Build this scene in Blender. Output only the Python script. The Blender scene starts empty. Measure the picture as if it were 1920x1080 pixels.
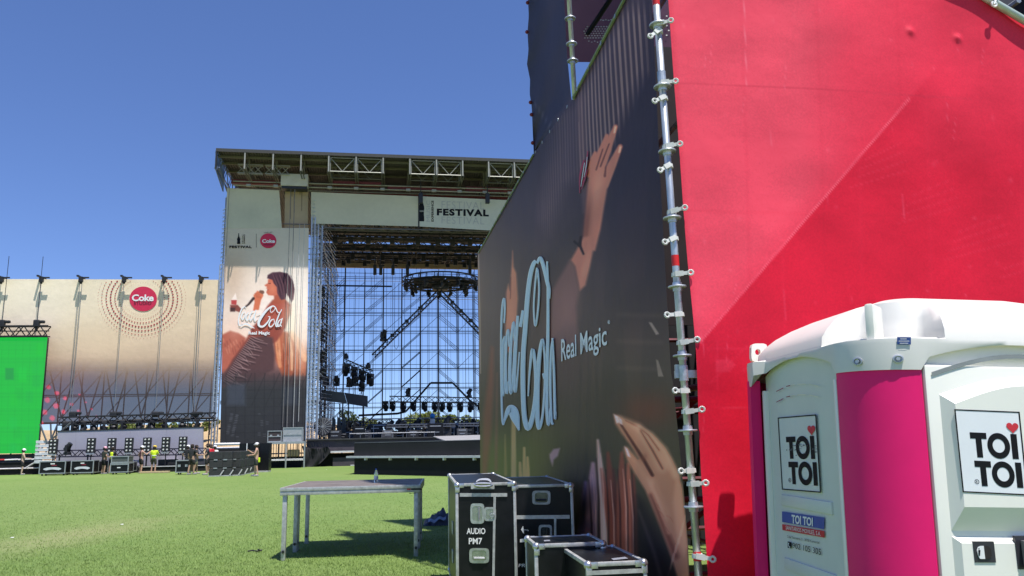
import bpy, bmesh, math, random
import numpy as np
from mathutils import Vector, Matrix
random.seed(7); RNG = np.random.default_rng(7)
sc = bpy.context.scene
COL = sc.collection
R_ = math.radians
# ---------------------------------------------------------------- camera
FPX = 1480.0                       # focal length in pixels of a 1920 wide frame
PITCH, ROLL, CAMZ = R_(11.0), R_(1.2), 1.55
_fw = Vector((0, math.cos(PITCH), math.sin(PITCH)))
_r0 = Vector((1, 0, 0)); _u0 = Vector((0, -math.sin(PITCH), math.cos(PITCH)))
_rt = math.cos(ROLL) * _r0 - math.sin(ROLL) * _u0
_up = math.sin(ROLL) * _r0 + math.cos(ROLL) * _u0
CAM = Vector((0, 0, CAMZ))
cd = bpy.data.cameras.new("camera"); cam = bpy.data.objects.new("camera", cd); COL.objects.link(cam)
cd.sensor_width = 36.0; cd.lens = FPX / 1920 * 36.0; cd.clip_end = 5000; cd.clip_start = 0.05
mw = Matrix((_rt, _up, -_fw)).transposed().to_4x4(); mw.translation = CAM
cam.matrix_world = mw
sc.camera = cam
# ---------------------------------------------------------------- light
SUN_EL = R_(72.0)
SUN_TO = Vector((0.205, -0.285, 1.0)).normalized()           # towards the sun: right and behind the camera
w = bpy.data.worlds.new("World"); sc.world = w; w.use_nodes = True
nt = w.node_tree; nt.nodes.clear()
sky = nt.nodes.new("ShaderNodeTexSky"); sky.sky_type = 'NISHITA'; sky.sun_disc = False
sky.sun_elevation = math.asin(SUN_TO.z); sky.sun_rotation = math.atan2(SUN_TO.x, SUN_TO.y)
sky.altitude = 600; sky.air_density = 1.0; sky.dust_density = 0.0; sky.ozone_density = 4.0
bg = nt.nodes.new("ShaderNodeBackground"); bg.inputs[1].default_value = 0.093
ow = nt.nodes.new("ShaderNodeOutputWorld")
_tc = nt.nodes.new("ShaderNodeTexCoord"); _m1 = nt.nodes.new("ShaderNodeVectorMath"); _m1.operation = 'MULTIPLY_ADD'
_m1.inputs[1].default_value = (1, 1, 1); _m1.inputs[2].default_value = (0, 0, .03)      # keeps the pale band low on the horizon
_m2 = nt.nodes.new("ShaderNodeVectorMath"); _m2.operation = 'NORMALIZE'
nt.links.new(_tc.outputs["Generated"], _m1.inputs[0]); nt.links.new(_m1.outputs[0], _m2.inputs[0]); nt.links.new(_m2.outputs[0], sky.inputs[0])
_m3 = nt.nodes.new('ShaderNodeVectorMath'); _m3.operation = 'MULTIPLY'; _m3.inputs[1].default_value = (.86, .93, 1.22)      # the deep blue of this dry summer sky
nt.links.new(sky.outputs[0], _m3.inputs[0]); nt.links.new(_m3.outputs[0], bg.inputs[0]); nt.links.new(bg.outputs[0], ow.inputs[0])
sd = bpy.data.lights.new("sun", 'SUN'); sd.energy = 4.8; sd.angle = R_(0.53); sd.color = (1.0, 0.965, 0.92)
so = bpy.data.objects.new("sun", sd); COL.objects.link(so)
so.rotation_euler = SUN_TO.to_track_quat('Z', 'Y').to_euler()
sc.view_settings.view_transform = 'Standard'; sc.view_settings.look = 'None'
sc.view_settings.exposure = 0.5; sc.view_settings.gamma = 1.0
try: sc.view_settings.use_curve_mapping = False
except Exception: pass
# ---------------------------------------------------------------- survey: from measured picture points to places
def ray(px, py):
    return _rt * ((px - 960) / FPX) + _up * ((540 - py) / FPX) + _fw
def atY(px, py, Y):
    d = ray(px, py); return CAM + d * (Y / d.y)
def ground(px, py, z=0.0):
    d = ray(px, py); return CAM + d * ((z - CAMZ) / d.z)
def onplane(px, py, P0, n):
    d = ray(px, py); return CAM + d * ((P0 - CAM).dot(n) / d.dot(n))
def proj(P):
    """points (N,3) -> picture points"""
    P = np.asarray(P, float) - np.array(CAM)
    x = P @ np.array(_rt); y = P @ np.array(_up); z = P @ np.array(_fw)
    return 960 + FPX * x / z, 540 - FPX * y / z
TH = math.atan(0.163)
E1 = Vector((math.cos(TH), math.sin(TH), 0)); E2 = Vector((-math.sin(TH), math.cos(TH), 0)); UZ = Vector((0, 0, 1))
STAGE0 = Vector((-21.9, 60.0, 0))
POLE0 = Vector((1.16, 5.2, 0))
def S(px, py, off=0.0): return onplane(px, py, STAGE0 + E2 * off, E2)      # the stage front and planes behind it
def Bp(px, py, off=0.0): return onplane(px, py, POLE0 + E1 * off, E1)      # the dark banner's plane
def Rp(px, py, off=0.0): return onplane(px, py, POLE0 + E2 * off, E2)      # the red banner's plane
def lin(c):
    c = np.asarray(c, float) / 255.0
    return np.where(c <= 0.04045, c / 12.92, ((c + 0.055) / 1.055) ** 2.4)
# ---------------------------------------------------------------- materials
MATS = {}
def M(name, rgb=(.5, .5, .5), rough=.6, metal=0.0, var=.18, scale=6.0, bump=0.0, spec=.4, stretch=None, transl=0.0, emit=None, sheen=0.0):
    if name in MATS: return MATS[name]
    m = bpy.data.materials.new(name); m.use_nodes = True
    nt = m.node_tree; L = nt.links; p = nt.nodes["Principled BSDF"]
    p.inputs["Roughness"].default_value = rough; p.inputs["Metallic"].default_value = metal
    p.inputs["Specular IOR Level"].default_value = spec
    if sheen: p.inputs["Sheen Weight"].default_value = sheen
    tc = nt.nodes.new("ShaderNodeTexCoord"); mp = nt.nodes.new("ShaderNodeMapping")
    L.new(tc.outputs["Object"], mp.inputs[0])
    if stretch: mp.inputs["Scale"].default_value = stretch
    nz = nt.nodes.new("ShaderNodeTexNoise"); nz.inputs["Scale"].default_value = scale; nz.inputs["Detail"].default_value = 6
    nz.inputs["Roughness"].default_value = .62
    L.new(mp.outputs[0], nz.inputs["Vector"])
    mr = nt.nodes.new("ShaderNodeMapRange"); mr.inputs[1].default_value = .3; mr.inputs[2].default_value = .7
    mr.inputs[3].default_value = 1 - var; mr.inputs[4].default_value = 1 + var * .8
    L.new(nz.outputs["Fac"], mr.inputs[0])
    vm = nt.nodes.new("ShaderNodeVectorMath"); vm.operation = 'SCALE'
    vm.inputs[0].default_value = rgb; L.new(mr.outputs[0], vm.inputs["Scale"])
    L.new(vm.outputs[0], p.inputs["Base Color"])
    if bump:
        b = nt.nodes.new("ShaderNodeBump"); b.inputs["Strength"].default_value = bump; b.inputs["Distance"].default_value = .02
        L.new(nz.outputs["Fac"], b.inputs["Height"]); L.new(b.outputs[0], p.inputs["Normal"])
    if emit:
        p.inputs["Emission Color"].default_value = (*emit[:3], 1); p.inputs["Emission Strength"].default_value = emit[3]
    if transl:
        t = nt.nodes.new("ShaderNodeBsdfTranslucent"); L.new(vm.outputs[0], t.inputs[0])
        mx = nt.nodes.new("ShaderNodeMixShader"); mx.inputs[0].default_value = transl
        L.new(p.outputs[0], mx.inputs[1]); L.new(t.outputs[0], mx.inputs[2])
        L.new(mx.outputs[0], nt.nodes["Material Output"].inputs[0])
    MATS[name] = m; return m
def print_mat(name, gain=(1, 1, 1), rough=.7, alpha=False, transl=0.0, weave=0.06, wscale=90.0):
    """a printed fabric: the printed picture is the mesh's colour attribute"""
    m = bpy.data.materials.new(name); m.use_nodes = True
    nt = m.node_tree; L = nt.links; p = nt.nodes["Principled BSDF"]
    p.inputs["Roughness"].default_value = rough; p.inputs["Specular IOR Level"].default_value = .25
    at = nt.nodes.new("ShaderNodeAttribute"); at.attribute_name = "print"
    vm = nt.nodes.new("ShaderNodeVectorMath"); vm.operation = 'MULTIPLY'; vm.inputs[1].default_value = gain
    L.new(at.outputs["Color"], vm.inputs[0])
    tc = nt.nodes.new("ShaderNodeTexCoord"); nz = nt.nodes.new("ShaderNodeTexNoise"); nz.inputs["Scale"].default_value = wscale
    nz.inputs["Detail"].default_value = 5; nz.inputs["Roughness"].default_value = .7
    L.new(tc.outputs["Object"], nz.inputs["Vector"])
    mr = nt.nodes.new("ShaderNodeMapRange"); mr.inputs[1].default_value = .25; mr.inputs[2].default_value = .75
    mr.inputs[3].default_value = 1 - weave; mr.inputs[4].default_value = 1 + weave
    L.new(nz.outputs["Fac"], mr.inputs[0])
    v2 = nt.nodes.new("ShaderNodeVectorMath"); v2.operation = 'SCALE'
    L.new(vm.outputs[0], v2.inputs[0]); L.new(mr.outputs[0], v2.inputs["Scale"])
    L.new(v2.outputs[0], p.inputs["Base Color"])
    n2 = nt.nodes.new("ShaderNodeTexNoise"); n2.inputs["Scale"].default_value = 2.2; n2.inputs["Detail"].default_value = 3
    L.new(tc.outputs["Object"], n2.inputs["Vector"])
    b = nt.nodes.new("ShaderNodeBump"); b.inputs["Strength"].default_value = .35; b.inputs["Distance"].default_value = .04
    L.new(n2.outputs["Fac"], b.inputs["Height"]); L.new(b.outputs[0], p.inputs["Normal"])
    out = nt.nodes["Material Output"]; sh = p.outputs[0]
    if transl:
        t = nt.nodes.new("ShaderNodeBsdfTranslucent"); L.new(v2.outputs[0], t.inputs[0])
        mx = nt.nodes.new("ShaderNodeMixShader"); mx.inputs[0].default_value = transl
        L.new(sh, mx.inputs[1]); L.new(t.outputs[0], mx.inputs[2]); sh = mx.outputs[0]
    if alpha:
        tr = nt.nodes.new("ShaderNodeBsdfTransparent"); mx = nt.nodes.new("ShaderNodeMixShader")
        L.new(at.outputs["Alpha"], mx.inputs[0]); L.new(tr.outputs[0], mx.inputs[1]); L.new(sh, mx.inputs[2]); sh = mx.outputs[0]
    L.new(sh, out.inputs[0]); MATS[name] = m; return m
# ---------------------------------------------------------------- mesh builder
XF = {}
class MB:
    def __init__(s): s.v = []; s.f = []
    def add(s, vs, fs):
        o = len(s.v); s.v += [tuple(q) for q in vs]; s.f += [tuple(i + o for i in f) for f in fs]; return s
    def quad(s, a, b, c, d): return s.add([a, b, c, d], [(0, 1, 2, 3)])
    def box(s, c, size, X=None, Y=None, Z=None):
        X = X or Vector((1, 0, 0)); Y = Y or Vector((0, 1, 0)); Z = Z or UZ; c = Vector(c)
        hx, hy, hz = size[0] / 2, size[1] / 2, size[2] / 2
        vs = [c + X * (hx * i) + Y * (hy * j) + Z * (hz * k) for k in (-1, 1) for j in (-1, 1) for i in (-1, 1)]
        return s.add(vs, [(0, 2, 3, 1), (4, 5, 7, 6), (0, 1, 5, 4), (2, 6, 7, 3), (0, 4, 6, 2), (1, 3, 7, 5)])
    def bbox(s, c, size, bev=.01, X=None, Y=None, Z=None):
        """a box with chamfered edges"""
        X = X or Vector((1, 0, 0)); Y = Y or Vector((0, 1, 0)); Z = Z or UZ; c = Vector(c)
        bm = bmesh.new(); bmesh.ops.create_cube(bm, size=1.0)
        for v in bm.verts: v.co = Vector((v.co.x * size[0], v.co.y * size[1], v.co.z * size[2]))
        bmesh.ops.bevel(bm, geom=bm.edges[:], offset=bev, segments=2, affect='EDGES', profile=.6)
        bm.verts.index_update()
        vs = [c + X * v.co.x + Y * v.co.y + Z * v.co.z for v in bm.verts]
        fs = [tuple(v.index for v in f.verts) for f in bm.faces]
        bm.free(); return s.add(vs, fs)
    def tube(s, p, q, r, n=6, r2=None, cap=True):
        p = Vector(p); q = Vector(q); d = (q - p)
        if d.length < 1e-6: return s
        d.normalize(); a = d.orthogonal().normalized(); b = d.cross(a); r2 = r if r2 is None else r2
        vs = []
        for c, rr in ((p, r), (q, r2)):
            for i in range(n):
                t = 2 * math.pi * i / n; vs.append(c + a * (rr * math.cos(t)) + b * (rr * math.sin(t)))
        fs = [(i, (i + 1) % n, n + (i + 1) % n, n + i) for i in range(n)]
        if cap: fs += [tuple(range(n))[::-1], tuple(range(n, 2 * n))]
        return s.add(vs, fs)
    def path(s, pts, r, n=6):
        for a, b in zip(pts, pts[1:]): s.tube(a, b, r, n)
        return s
    def ball(s, c, r, n=8, m=6, sc=(1, 1, 1)):
        c = Vector(c); vs = [c + Vector((0, 0, -r * sc[2]))]
        for j in range(1, m):
            t = -math.pi / 2 + math.pi * j / m
            for i in range(n):
                u = 2 * math.pi * i / n
                vs.append(c + Vector((r * sc[0] * math.cos(t) * math.cos(u), r * sc[1] * math.cos(t) * math.sin(u), r * sc[2] * math.sin(t))))
        vs.append(c + Vector((0, 0, r * sc[2]))); fs = []
        for i in range(n): fs.append((0, 1 + (i + 1) % n, 1 + i))
        for j in range(m - 2):
            for i in range(n):
                a = 1 + j * n + i; b = 1 + j * n + (i + 1) % n; fs.append((a, b, b + n, a + n))
        k = len(vs) - 1
        for i in range(n): fs.append((k, 1 + (m - 2) * n + i, 1 + (m - 2) * n + (i + 1) % n))
        return s.add(vs, fs)
    def lathe(s, prof, c=(0, 0, 0), n=16, X=None, Y=None, Z=None):
        """profile of (radius, height)"""
        X = X or Vector((1, 0, 0)); Y = Y or Vector((0, 1, 0)); Z = Z or UZ; c = Vector(c); vs = []; fs = []
        for r, h in prof:
            for i in range(n):
                t = 2 * math.pi * i / n; vs.append(c + X * (r * math.cos(t)) + Y * (r * math.sin(t)) + Z * h)
        for j in range(len(prof) - 1):
            for i in range(n):
                a = j * n + i; b = j * n + (i + 1) % n; fs.append((a, b, b + n, a + n))
        fs.append(tuple(range(n))[::-1]); fs.append(tuple(range((len(prof) - 1) * n, len(prof) * n)))
        return s.add(vs, fs)
    def plate(s, pts, thick):
        """a flat outline (list of 3D points) given thickness along the vector"""
        n = len(pts); t = Vector(thick); pts = [Vector(p) for p in pts]
        vs = pts + [p + t for p in pts]
        fs = [tuple(range(n))[::-1], tuple(range(n, 2 * n))] + [(i, (i + 1) % n, n + (i + 1) % n, n + i) for i in range(n)]
        return s.add(vs, fs)
    def truss(s, p, q, w=.3, h=.3, r=.025, rb=.014, step=None, up=None, n=4, faces=(0, 1, 2, 3)):
        """four-chord lattice beam"""
        p = Vector(p); q = Vector(q); d = (q - p); Ln = d.length; d.normalize()
        up = Vector(up) if up else UZ
        sd_ = d.cross(up)
        if sd_.length < 1e-4: sd_ = d.orthogonal()
        sd_.normalize(); uu = sd_.cross(d).normalized()
        cs = [sd_ * (w / 2 * a) + uu * (h / 2 * b) for a, b in ((-1, -1), (1, -1), (1, 1), (-1, 1))]
        for c in cs: s.tube(p + c, q + c, r, n)
        step = step or max(w, h); k = max(1, int(round(Ln / step)))
        for fi in faces:
            a = cs[fi]; b = cs[(fi + 1) % 4]
            for i in range(k):
                t0 = p + d * (Ln * i / k); t1 = p + d * (Ln * (i + 1) / k)
                if i % 2 == 0: s.tube(t0 + a, t1 + b, rb, 3, cap=False)
                else: s.tube(t0 + b, t1 + a, rb, 3, cap=False)
        return s
    def build(s, name, mat, parent=None, smooth=False, local=False):
        me = bpy.data.meshes.new(name)
        vs = s.v
        if parent is not None and not local and parent in XF:
            im = XF[parent].inverted(); vs = [tuple(im @ Vector(v)) for v in vs]
        me.from_pydata(vs, [], s.f); me.update()
        if mat: me.materials.append(mat)
        if smooth: me.polygons.foreach_set("use_smooth", [True] * len(me.polygons))
        o = bpy.data.objects.new(name, me); COL.objects.link(o)
        if parent is not None:
            o.parent = parent
            if parent in XF: XF[o] = XF[parent]
        return o
def smooth_by_angle(o, ang=40):
    me = o.data
    me.polygons.foreach_set("use_smooth", [True] * len(me.polygons))
    try: me.set_sharp_from_angle(angle=R_(ang))
    except Exception: pass
def thing(name, label, cat, loc=(0, 0, 0), rot=(0, 0, 0), group=None, scale=1.0):
    o = bpy.data.objects.new(name, None); COL.objects.link(o); o.empty_display_size = .2
    o.location = loc; o.rotation_euler = rot
    o['label'] = label; o['category'] = cat
    if group: o['group'] = group
    from mathutils import Euler
    m = Euler(rot, 'XYZ').to_matrix().to_4x4() @ Matrix.Scale(scale, 4); o.scale = (scale,) * 3; m.translation = Vector(loc); XF[o] = m
    return o
def tag(o, label, cat, group=None):
    o['label'] = label; o['category'] = cat
    if group: o['group'] = group
    return o
def dup(root, loc, rotz=None, label=None, scale=None, rot=None):
    r = root.copy(); COL.objects.link(r); r.location = loc
    if rotz is not None: r.rotation_euler = (0, 0, rotz)
    if rot is not None: r.rotation_euler = rot
    if scale: r.scale = scale
    if label: r['label'] = label
    def rec(src, dst):
        for ch in list(src.children):
            c = ch.copy(); COL.objects.link(c); c.parent = dst; rec(ch, c)
    rec(root, r); return r
# ---------------------------------------------------------------- printed pictures
def grid_mesh(name, P, mat, rgb=None, alpha=None, parent=None):
    """P: (rows, cols, 3) world points; rgb: (rows*cols,3) sRGB 0-255"""
    r, c, _ = P.shape; pts = P.reshape(-1, 3)
    if parent is not None and parent in XF:
        im = np.array(XF[parent].inverted()); pts = pts @ im[:3, :3].T + im[:3, 3]
    idx = np.arange(r * c).reshape(r, c)
    f = np.stack([idx[:-1, :-1], idx[:-1, 1:], idx[1:, 1:], idx[1:, :-1]], -1).reshape(-1, 4)
    me = bpy.data.meshes.new(name); me.vertices.add(len(pts)); me.vertices.foreach_set("co", pts.ravel().astype(np.float32))
    me.loops.add(f.size); me.loops.foreach_set("vertex_index", f.ravel().astype(np.int32))
    me.polygons.add(len(f)); me.polygons.foreach_set("loop_start", np.arange(0, f.size, 4, dtype=np.int32))
    me.polygons.foreach_set("loop_total", np.full(len(f), 4, dtype=np.int32))
    me.update(calc_edges=True); me.validate()
    me.polygons.foreach_set("use_smooth", [True] * len(me.polygons))
    if rgb is not None:
        ca = me.color_attributes.new("print", 'FLOAT_COLOR', 'POINT')
        A = np.ones((len(pts), 4), np.float32); A[:, :3] = lin(np.clip(rgb, 0, 255))
        if alpha is not None: A[:, 3] = alpha
        ca.data.foreach_set("color", A.ravel())
    me.materials.append(mat)
    o = bpy.data.objects.new(name, me); COL.objects.link(o)
    if parent is not None: o.parent = parent; XF[o] = XF[parent]
    return o
def quad_grid(fn, tl, tr, br, bl, rows, cols):
    """a grid spanning four picture corners laid onto the surface fn; returns world points and picture coords"""
    t = np.linspace(0, 1, rows)[:, None]; u = np.linspace(0, 1, cols)[None, :]
    A = [np.array(fn(*p)) for p in (tl, tr, br, bl)]
    P = ((1 - t) * (1 - u))[..., None] * A[0] + ((1 - t) * u)[..., None] * A[1] + (t * u)[..., None] * A[2] + (t * (1 - u))[..., None] * A[3]
    x, y = proj(P.reshape(-1, 3)); return P, x, y
class Paint:
    def __init__(s, x, y, col=(128, 128, 128)):
        s.x = x; s.y = y; s.c = np.tile(np.array(col, float), (len(x), 1))
    def mix(s, col, m):
        m = np.clip(m, 0, 1)[:, None]; s.c = s.c * (1 - m) + np.asarray(col, float) * m
    def ramp(s, t, stops):
        ts = [a for a, _ in stops]
        for k in range(3): s.c[:, k] = np.interp(t, ts, [c[k] for _, c in stops])
    def sdpoly(s, pts):
        p = np.array(pts, float); d = np.full(len(s.x), 1e9); ins = np.zeros(len(s.x), bool); n = len(p)
        for i in range(n):
            a = p[i]; b = p[(i + 1) % n]; e = b - a
            wx = s.x - a[0]; wy = s.y - a[1]
            t = np.clip((wx * e[0] + wy * e[1]) / max(e @ e, 1e-9), 0, 1)
            d = np.minimum(d, (wx - t * e[0]) ** 2 + (wy - t * e[1]) ** 2)
            if a[1] != b[1]:
                c = ((a[1] > s.y) != (b[1] > s.y)) & (s.x < (b[0] - a[0]) * (s.y - a[1]) / (b[1] - a[1]) + a[0]); ins ^= c
        d = np.sqrt(d); return np.where(ins, -d, d)
    def poly(s, pts, col, soft=2.0, a=1.0): s.mix(col, a * np.clip(.5 - s.sdpoly(pts) / soft, 0, 1))
    def stroke(s, pts, col, soft=1.5, a=1.0):
        """tapered stroke: points of (x, y, half width)"""
        d = np.full(len(s.x), 1e9)
        if len(pts) == 1: pts = pts * 2
        for p, q in zip(pts, pts[1:]):
            ex, ey = q[0] - p[0], q[1] - p[1]; l2 = max(ex * ex + ey * ey, 1e-9)
            t = np.clip(((s.x - p[0]) * ex + (s.y - p[1]) * ey) / l2, 0, 1)
            d = np.minimum(d, np.hypot(s.x - p[0] - t * ex, s.y - p[1] - t * ey) - (p[2] + (q[2] - p[2]) * t))
        s.mix(col, a * np.clip(.5 - d / soft, 0, 1))
    def blob(s, cx, cy, rx, ry, col, a=1.0, ang=0.0):
        ca, sa = math.cos(ang), math.sin(ang); dx = s.x - cx; dy = s.y - cy
        q = ((dx * ca + dy * sa) / rx) ** 2 + ((-dx * sa + dy * ca) / ry) ** 2; s.mix(col, a * np.exp(-q))
    def noise(s, amp, sx, sy, seed=0):
        r = np.random.default_rng(seed); n = np.zeros(len(s.x))
        for k in range(14):
            f = 2 ** r.uniform(0, 3); th = r.uniform(0, 6.28)
            n += np.sin(s.x / sx * f * math.cos(th) + s.y / sy * f * math.sin(th) + r.uniform(0, 6.28)) / f ** .6
        s.c *= (1 + amp * n / 3)[:, None]
def smooth_path(pts, k=6):
    """Catmull-Rom through points of any dimension"""
    p = np.array(pts, float)
    if len(p) < 3: return p
    q = np.vstack([2 * p[0] - p[1], p, 2 * p[-1] - p[-2]]); out = []
    for i in range(1, len(q) - 2):
        for t in np.linspace(0, 1, k, endpoint=False):
            a, b, c, d = q[i - 1], q[i], q[i + 1], q[i + 2]
            out.append(.5 * (2 * b + (c - a) * t + (2 * a - 5 * b + 4 * c - d) * t * t + (3 * b - a - 3 * c + d) * t ** 3))
    out.append(p[-1]); return np.array(out)
def ribbon(mb, pts, fn, k=6):
    """flat pen stroke: points (x,y,full width) laid on a surface by fn(x,y)"""
    p = smooth_path(pts, k); d = np.gradient(p[:, :2], axis=0); l = np.maximum(np.hypot(d[:, 0], d[:, 1]), 1e-9)
    nx, ny = -d[:, 1] / l, d[:, 0] / l; h = np.maximum(p[:, 2], .05) / 2
    vs = []
    for i in range(len(p)):
        vs.append(fn(p[i, 0] + nx[i] * h[i], p[i, 1] + ny[i] * h[i])); vs.append(fn(p[i, 0] - nx[i] * h[i], p[i, 1] - ny[i] * h[i]))
    mb.add(vs, [(2 * i, 2 * i + 1, 2 * i + 3, 2 * i + 2) for i in range(len(p) - 1)])
def flat(mb, pts, fn): mb.add([fn(*p) for p in pts], [tuple(range(len(pts)))])
def disc(mb, cx, cy, rx, ry, fn, n=28): flat(mb, [(cx + rx * math.cos(2 * math.pi * i / n), cy + ry * math.sin(2 * math.pi * i / n)) for i in range(n)], fn)
def ring(mb, cx, cy, ro, ri, fn, n=32, a0=0, a1=2 * math.pi, asp=1.0):
    vs = []
    for i in range(n + 1):
        t = a0 + (a1 - a0) * i / n
        for r in (ro, ri): vs.append(fn(cx + r * math.cos(t) * asp, cy + r * math.sin(t)))
    mb.add(vs, [(2 * i, 2 * i + 1, 2 * i + 3, 2 * i + 2) for i in range(n)])
def text(mb, s, fn, bold=0.0, space=1.0):
    """words as flat letters: fn maps (0..1 across, 0..1 up the capital height) onto a surface"""
    cu = bpy.data.curves.new("lettering", 'FONT'); cu.body = s; cu.size = 1; cu.offset = bold; cu.space_character = space
    cu.resolution_u = 3; cu.fill_mode = 'FRONT'
    o = bpy.data.objects.new("lettering", cu); COL.objects.link(o)
    dg = bpy.context.evaluated_depsgraph_get(); me = bpy.data.meshes.new_from_object(o.evaluated_get(dg))
    xs = [v.co.x for v in me.vertices]; x0, x1 = min(xs), max(xs); cap = 0.69 + bold
    vs = [fn((v.co.x - x0) / (x1 - x0), v.co.y / cap) for v in me.vertices]
    mb.add(vs, [tuple(p.vertices) for p in me.polygons])
    bpy.data.objects.remove(o); bpy.data.curves.remove(cu); bpy.data.meshes.remove(me)
def quadmap(surf, bl, br, tr, tl):
    """0..1 x 0..1 onto four picture corners laid on a surface"""
    A = [Vector(surf(*p)) for p in (bl, br, tr, tl)]
    return lambda u, v: A[0] * ((1 - u) * (1 - v)) + A[1] * (u * (1 - v)) + A[2] * (u * v) + A[3] * ((1 - u) * v)
# common materials
ALU = M("brushed_aluminium", (.50, .50, .48), .45, .45, .3, 16)
ALUD = M("worn_aluminium", (.42, .43, .43), .5, .6, .25, 20)
GALV = M("galvanised_steel", (.5, .52, .54), .45, .7, .25, 18, bump=.1)
BLK = M("black_painted_metal", (.022, .022, .024), .5, .1, .3, 10)
BLKF = M("black_fabric", (.02, .019, .022), .85, 0, .25, 4)
BLKP = M("black_laminate_panel", (.007, .007, .008), .34, 0, .5, 9, spec=.3)
WHT = M("white_vinyl", (.78, .78, .76), .5, 0, .05, 10)
STEEL = M("dark_scaffold_steel", (.16, .17, .19), .5, .5, .3, 10)
SCAF = M("grey_scaffold_steel", (.34, .36, .39), .5, .5, .3, 10)
MAROON = M("maroon_painted_steel", (.13, .03, .04), .55, .1, .3, 8)
INK = M("black_print_ink", (.009, .009, .011), .65, 0, .1, 30, spec=.15)
REDI = M("red_print_ink", (.62, .03, .045), .55, 0, .1, 30)
# ================================================================ GROUND
def structure(o): o['kind'] = 'structure'; return o
EARTH = M("dry_earth", (.34, .27, .18), .95, 0, .3, .15, bump=.3)
structure(MB().quad((-1500, -600, -.02), (1500, -600, -.02), (1500, 3000, -.02), (-1500, 3000, -.02)).build("ground", EARTH))
def turf_mat():
    m = bpy.data.materials.new("turf"); m.use_nodes = True; nt = m.node_tree; L = nt.links; p = nt.nodes["Principled BSDF"]
    p.inputs["Roughness"].default_value = .75; p.inputs["Specular IOR Level"].default_value = .25
    g = nt.nodes.new("ShaderNodeNewGeometry")
    def nz(scale, det=6, rough=.6):
        n = nt.nodes.new("ShaderNodeTexNoise"); n.inputs["Scale"].default_value = scale; n.inputs["Detail"].default_value = det
        n.inputs["Roughness"].default_value = rough; L.new(g.outputs["Position"], n.inputs["Vector"]); return n.outputs["Fac"]
    def ramp(src, stops):
        r = nt.nodes.new("ShaderNodeValToRGB"); L.new(src, r.inputs[0]); e = r.color_ramp.elements
        e[0].position, e[0].color = stops[0][0], (*stops[0][1], 1); e[1].position, e[1].color = stops[1][0], (*stops[1][1], 1)
        for a, c in stops[2:]:
            q = e.new(a); q.color = (*c, 1)
        return r.outputs[0]
    def mix(f, a, b, mode='MIX'):
        x = nt.nodes.new("ShaderNodeMix"); x.data_type = 'RGBA'; x.blend_type = mode
        if isinstance(f, float): x.inputs["Factor"].default_value = f
        else: L.new(f, x.inputs["Factor"])
        L.new(a, x.inputs["A"]); L.new(b, x.inputs["B"]); return x.outputs["Result"]
    fine = ramp(nz(55, 8, .75), [(.30, (.10, .17, .03)), (.70, (.22, .31, .09))])
    mid = ramp(nz(1.1, 6, .65), [(.32, (.115, .20, .040)), (.66, (.215, .275, .085))])
    big = ramp(nz(.13, 4, .5), [(.35, (.125, .215, .045)), (.62, (.21, .275, .085))])
    c = mix(.5, mid, big); c = mix(.42, c, fine)
    # worn straw coloured patch
    sh = nt.nodes.new("ShaderNodeVectorMath"); sh.operation = 'MULTIPLY_ADD'; L.new(g.outputs["Position"], sh.inputs[0]); sh.inputs[1].default_value = (1.15, .36, 0); sh.inputs[2].default_value = (8.3 * 1.15, -15.2 * .36, 0)
    pos = nt.nodes.new("ShaderNodeVectorMath"); pos.operation = 'LENGTH'; L.new(sh.outputs["Vector"], pos.inputs[0])
    a = nt.nodes.new("ShaderNodeMath"); a.operation = 'MULTIPLY_ADD'; L.new(nz(.9, 6, .7), a.inputs[0]); a.inputs[1].default_value = -2.2; L.new(pos.outputs["Value"], a.inputs[2])
    mr = nt.nodes.new("ShaderNodeMapRange"); mr.inputs[1].default_value = -1.0; mr.inputs[2].default_value = .6; mr.inputs[3].default_value = .45; mr.inputs[4].default_value = 0
    L.new(a.outputs[0], mr.inputs[0])
    straw = ramp(nz(18, 6, .7), [(.3, (.27, .25, .12)), (.7, (.44, .37, .22))])
    c = mix(mr.outputs[0], c, straw)
    L.new(c, p.inputs["Base Color"])
    b = nt.nodes.new("ShaderNodeBump"); b.inputs["Strength"].default_value = .7; b.inputs["Distance"].default_value = .03
    L.new(nz(70, 8, .8), b.inputs["Height"]); L.new(b.outputs[0], p.inputs["Normal"])
    return m
TURF = turf_mat()
def gpt(px, py): p = ground(px, py); return (p.x, p.y, 0)
structure(MB().add([(-70, -20, 0), (60, -20, 0), (60, 78, 0), (4, 68.5, 0), (-8, 64, 0), (-17, 60.5, 0), (-26, 56.5, 0), (-42, 54.5, 0), (-70, 50, 0)], [tuple(range(9))]).build("lawn", TURF))
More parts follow.
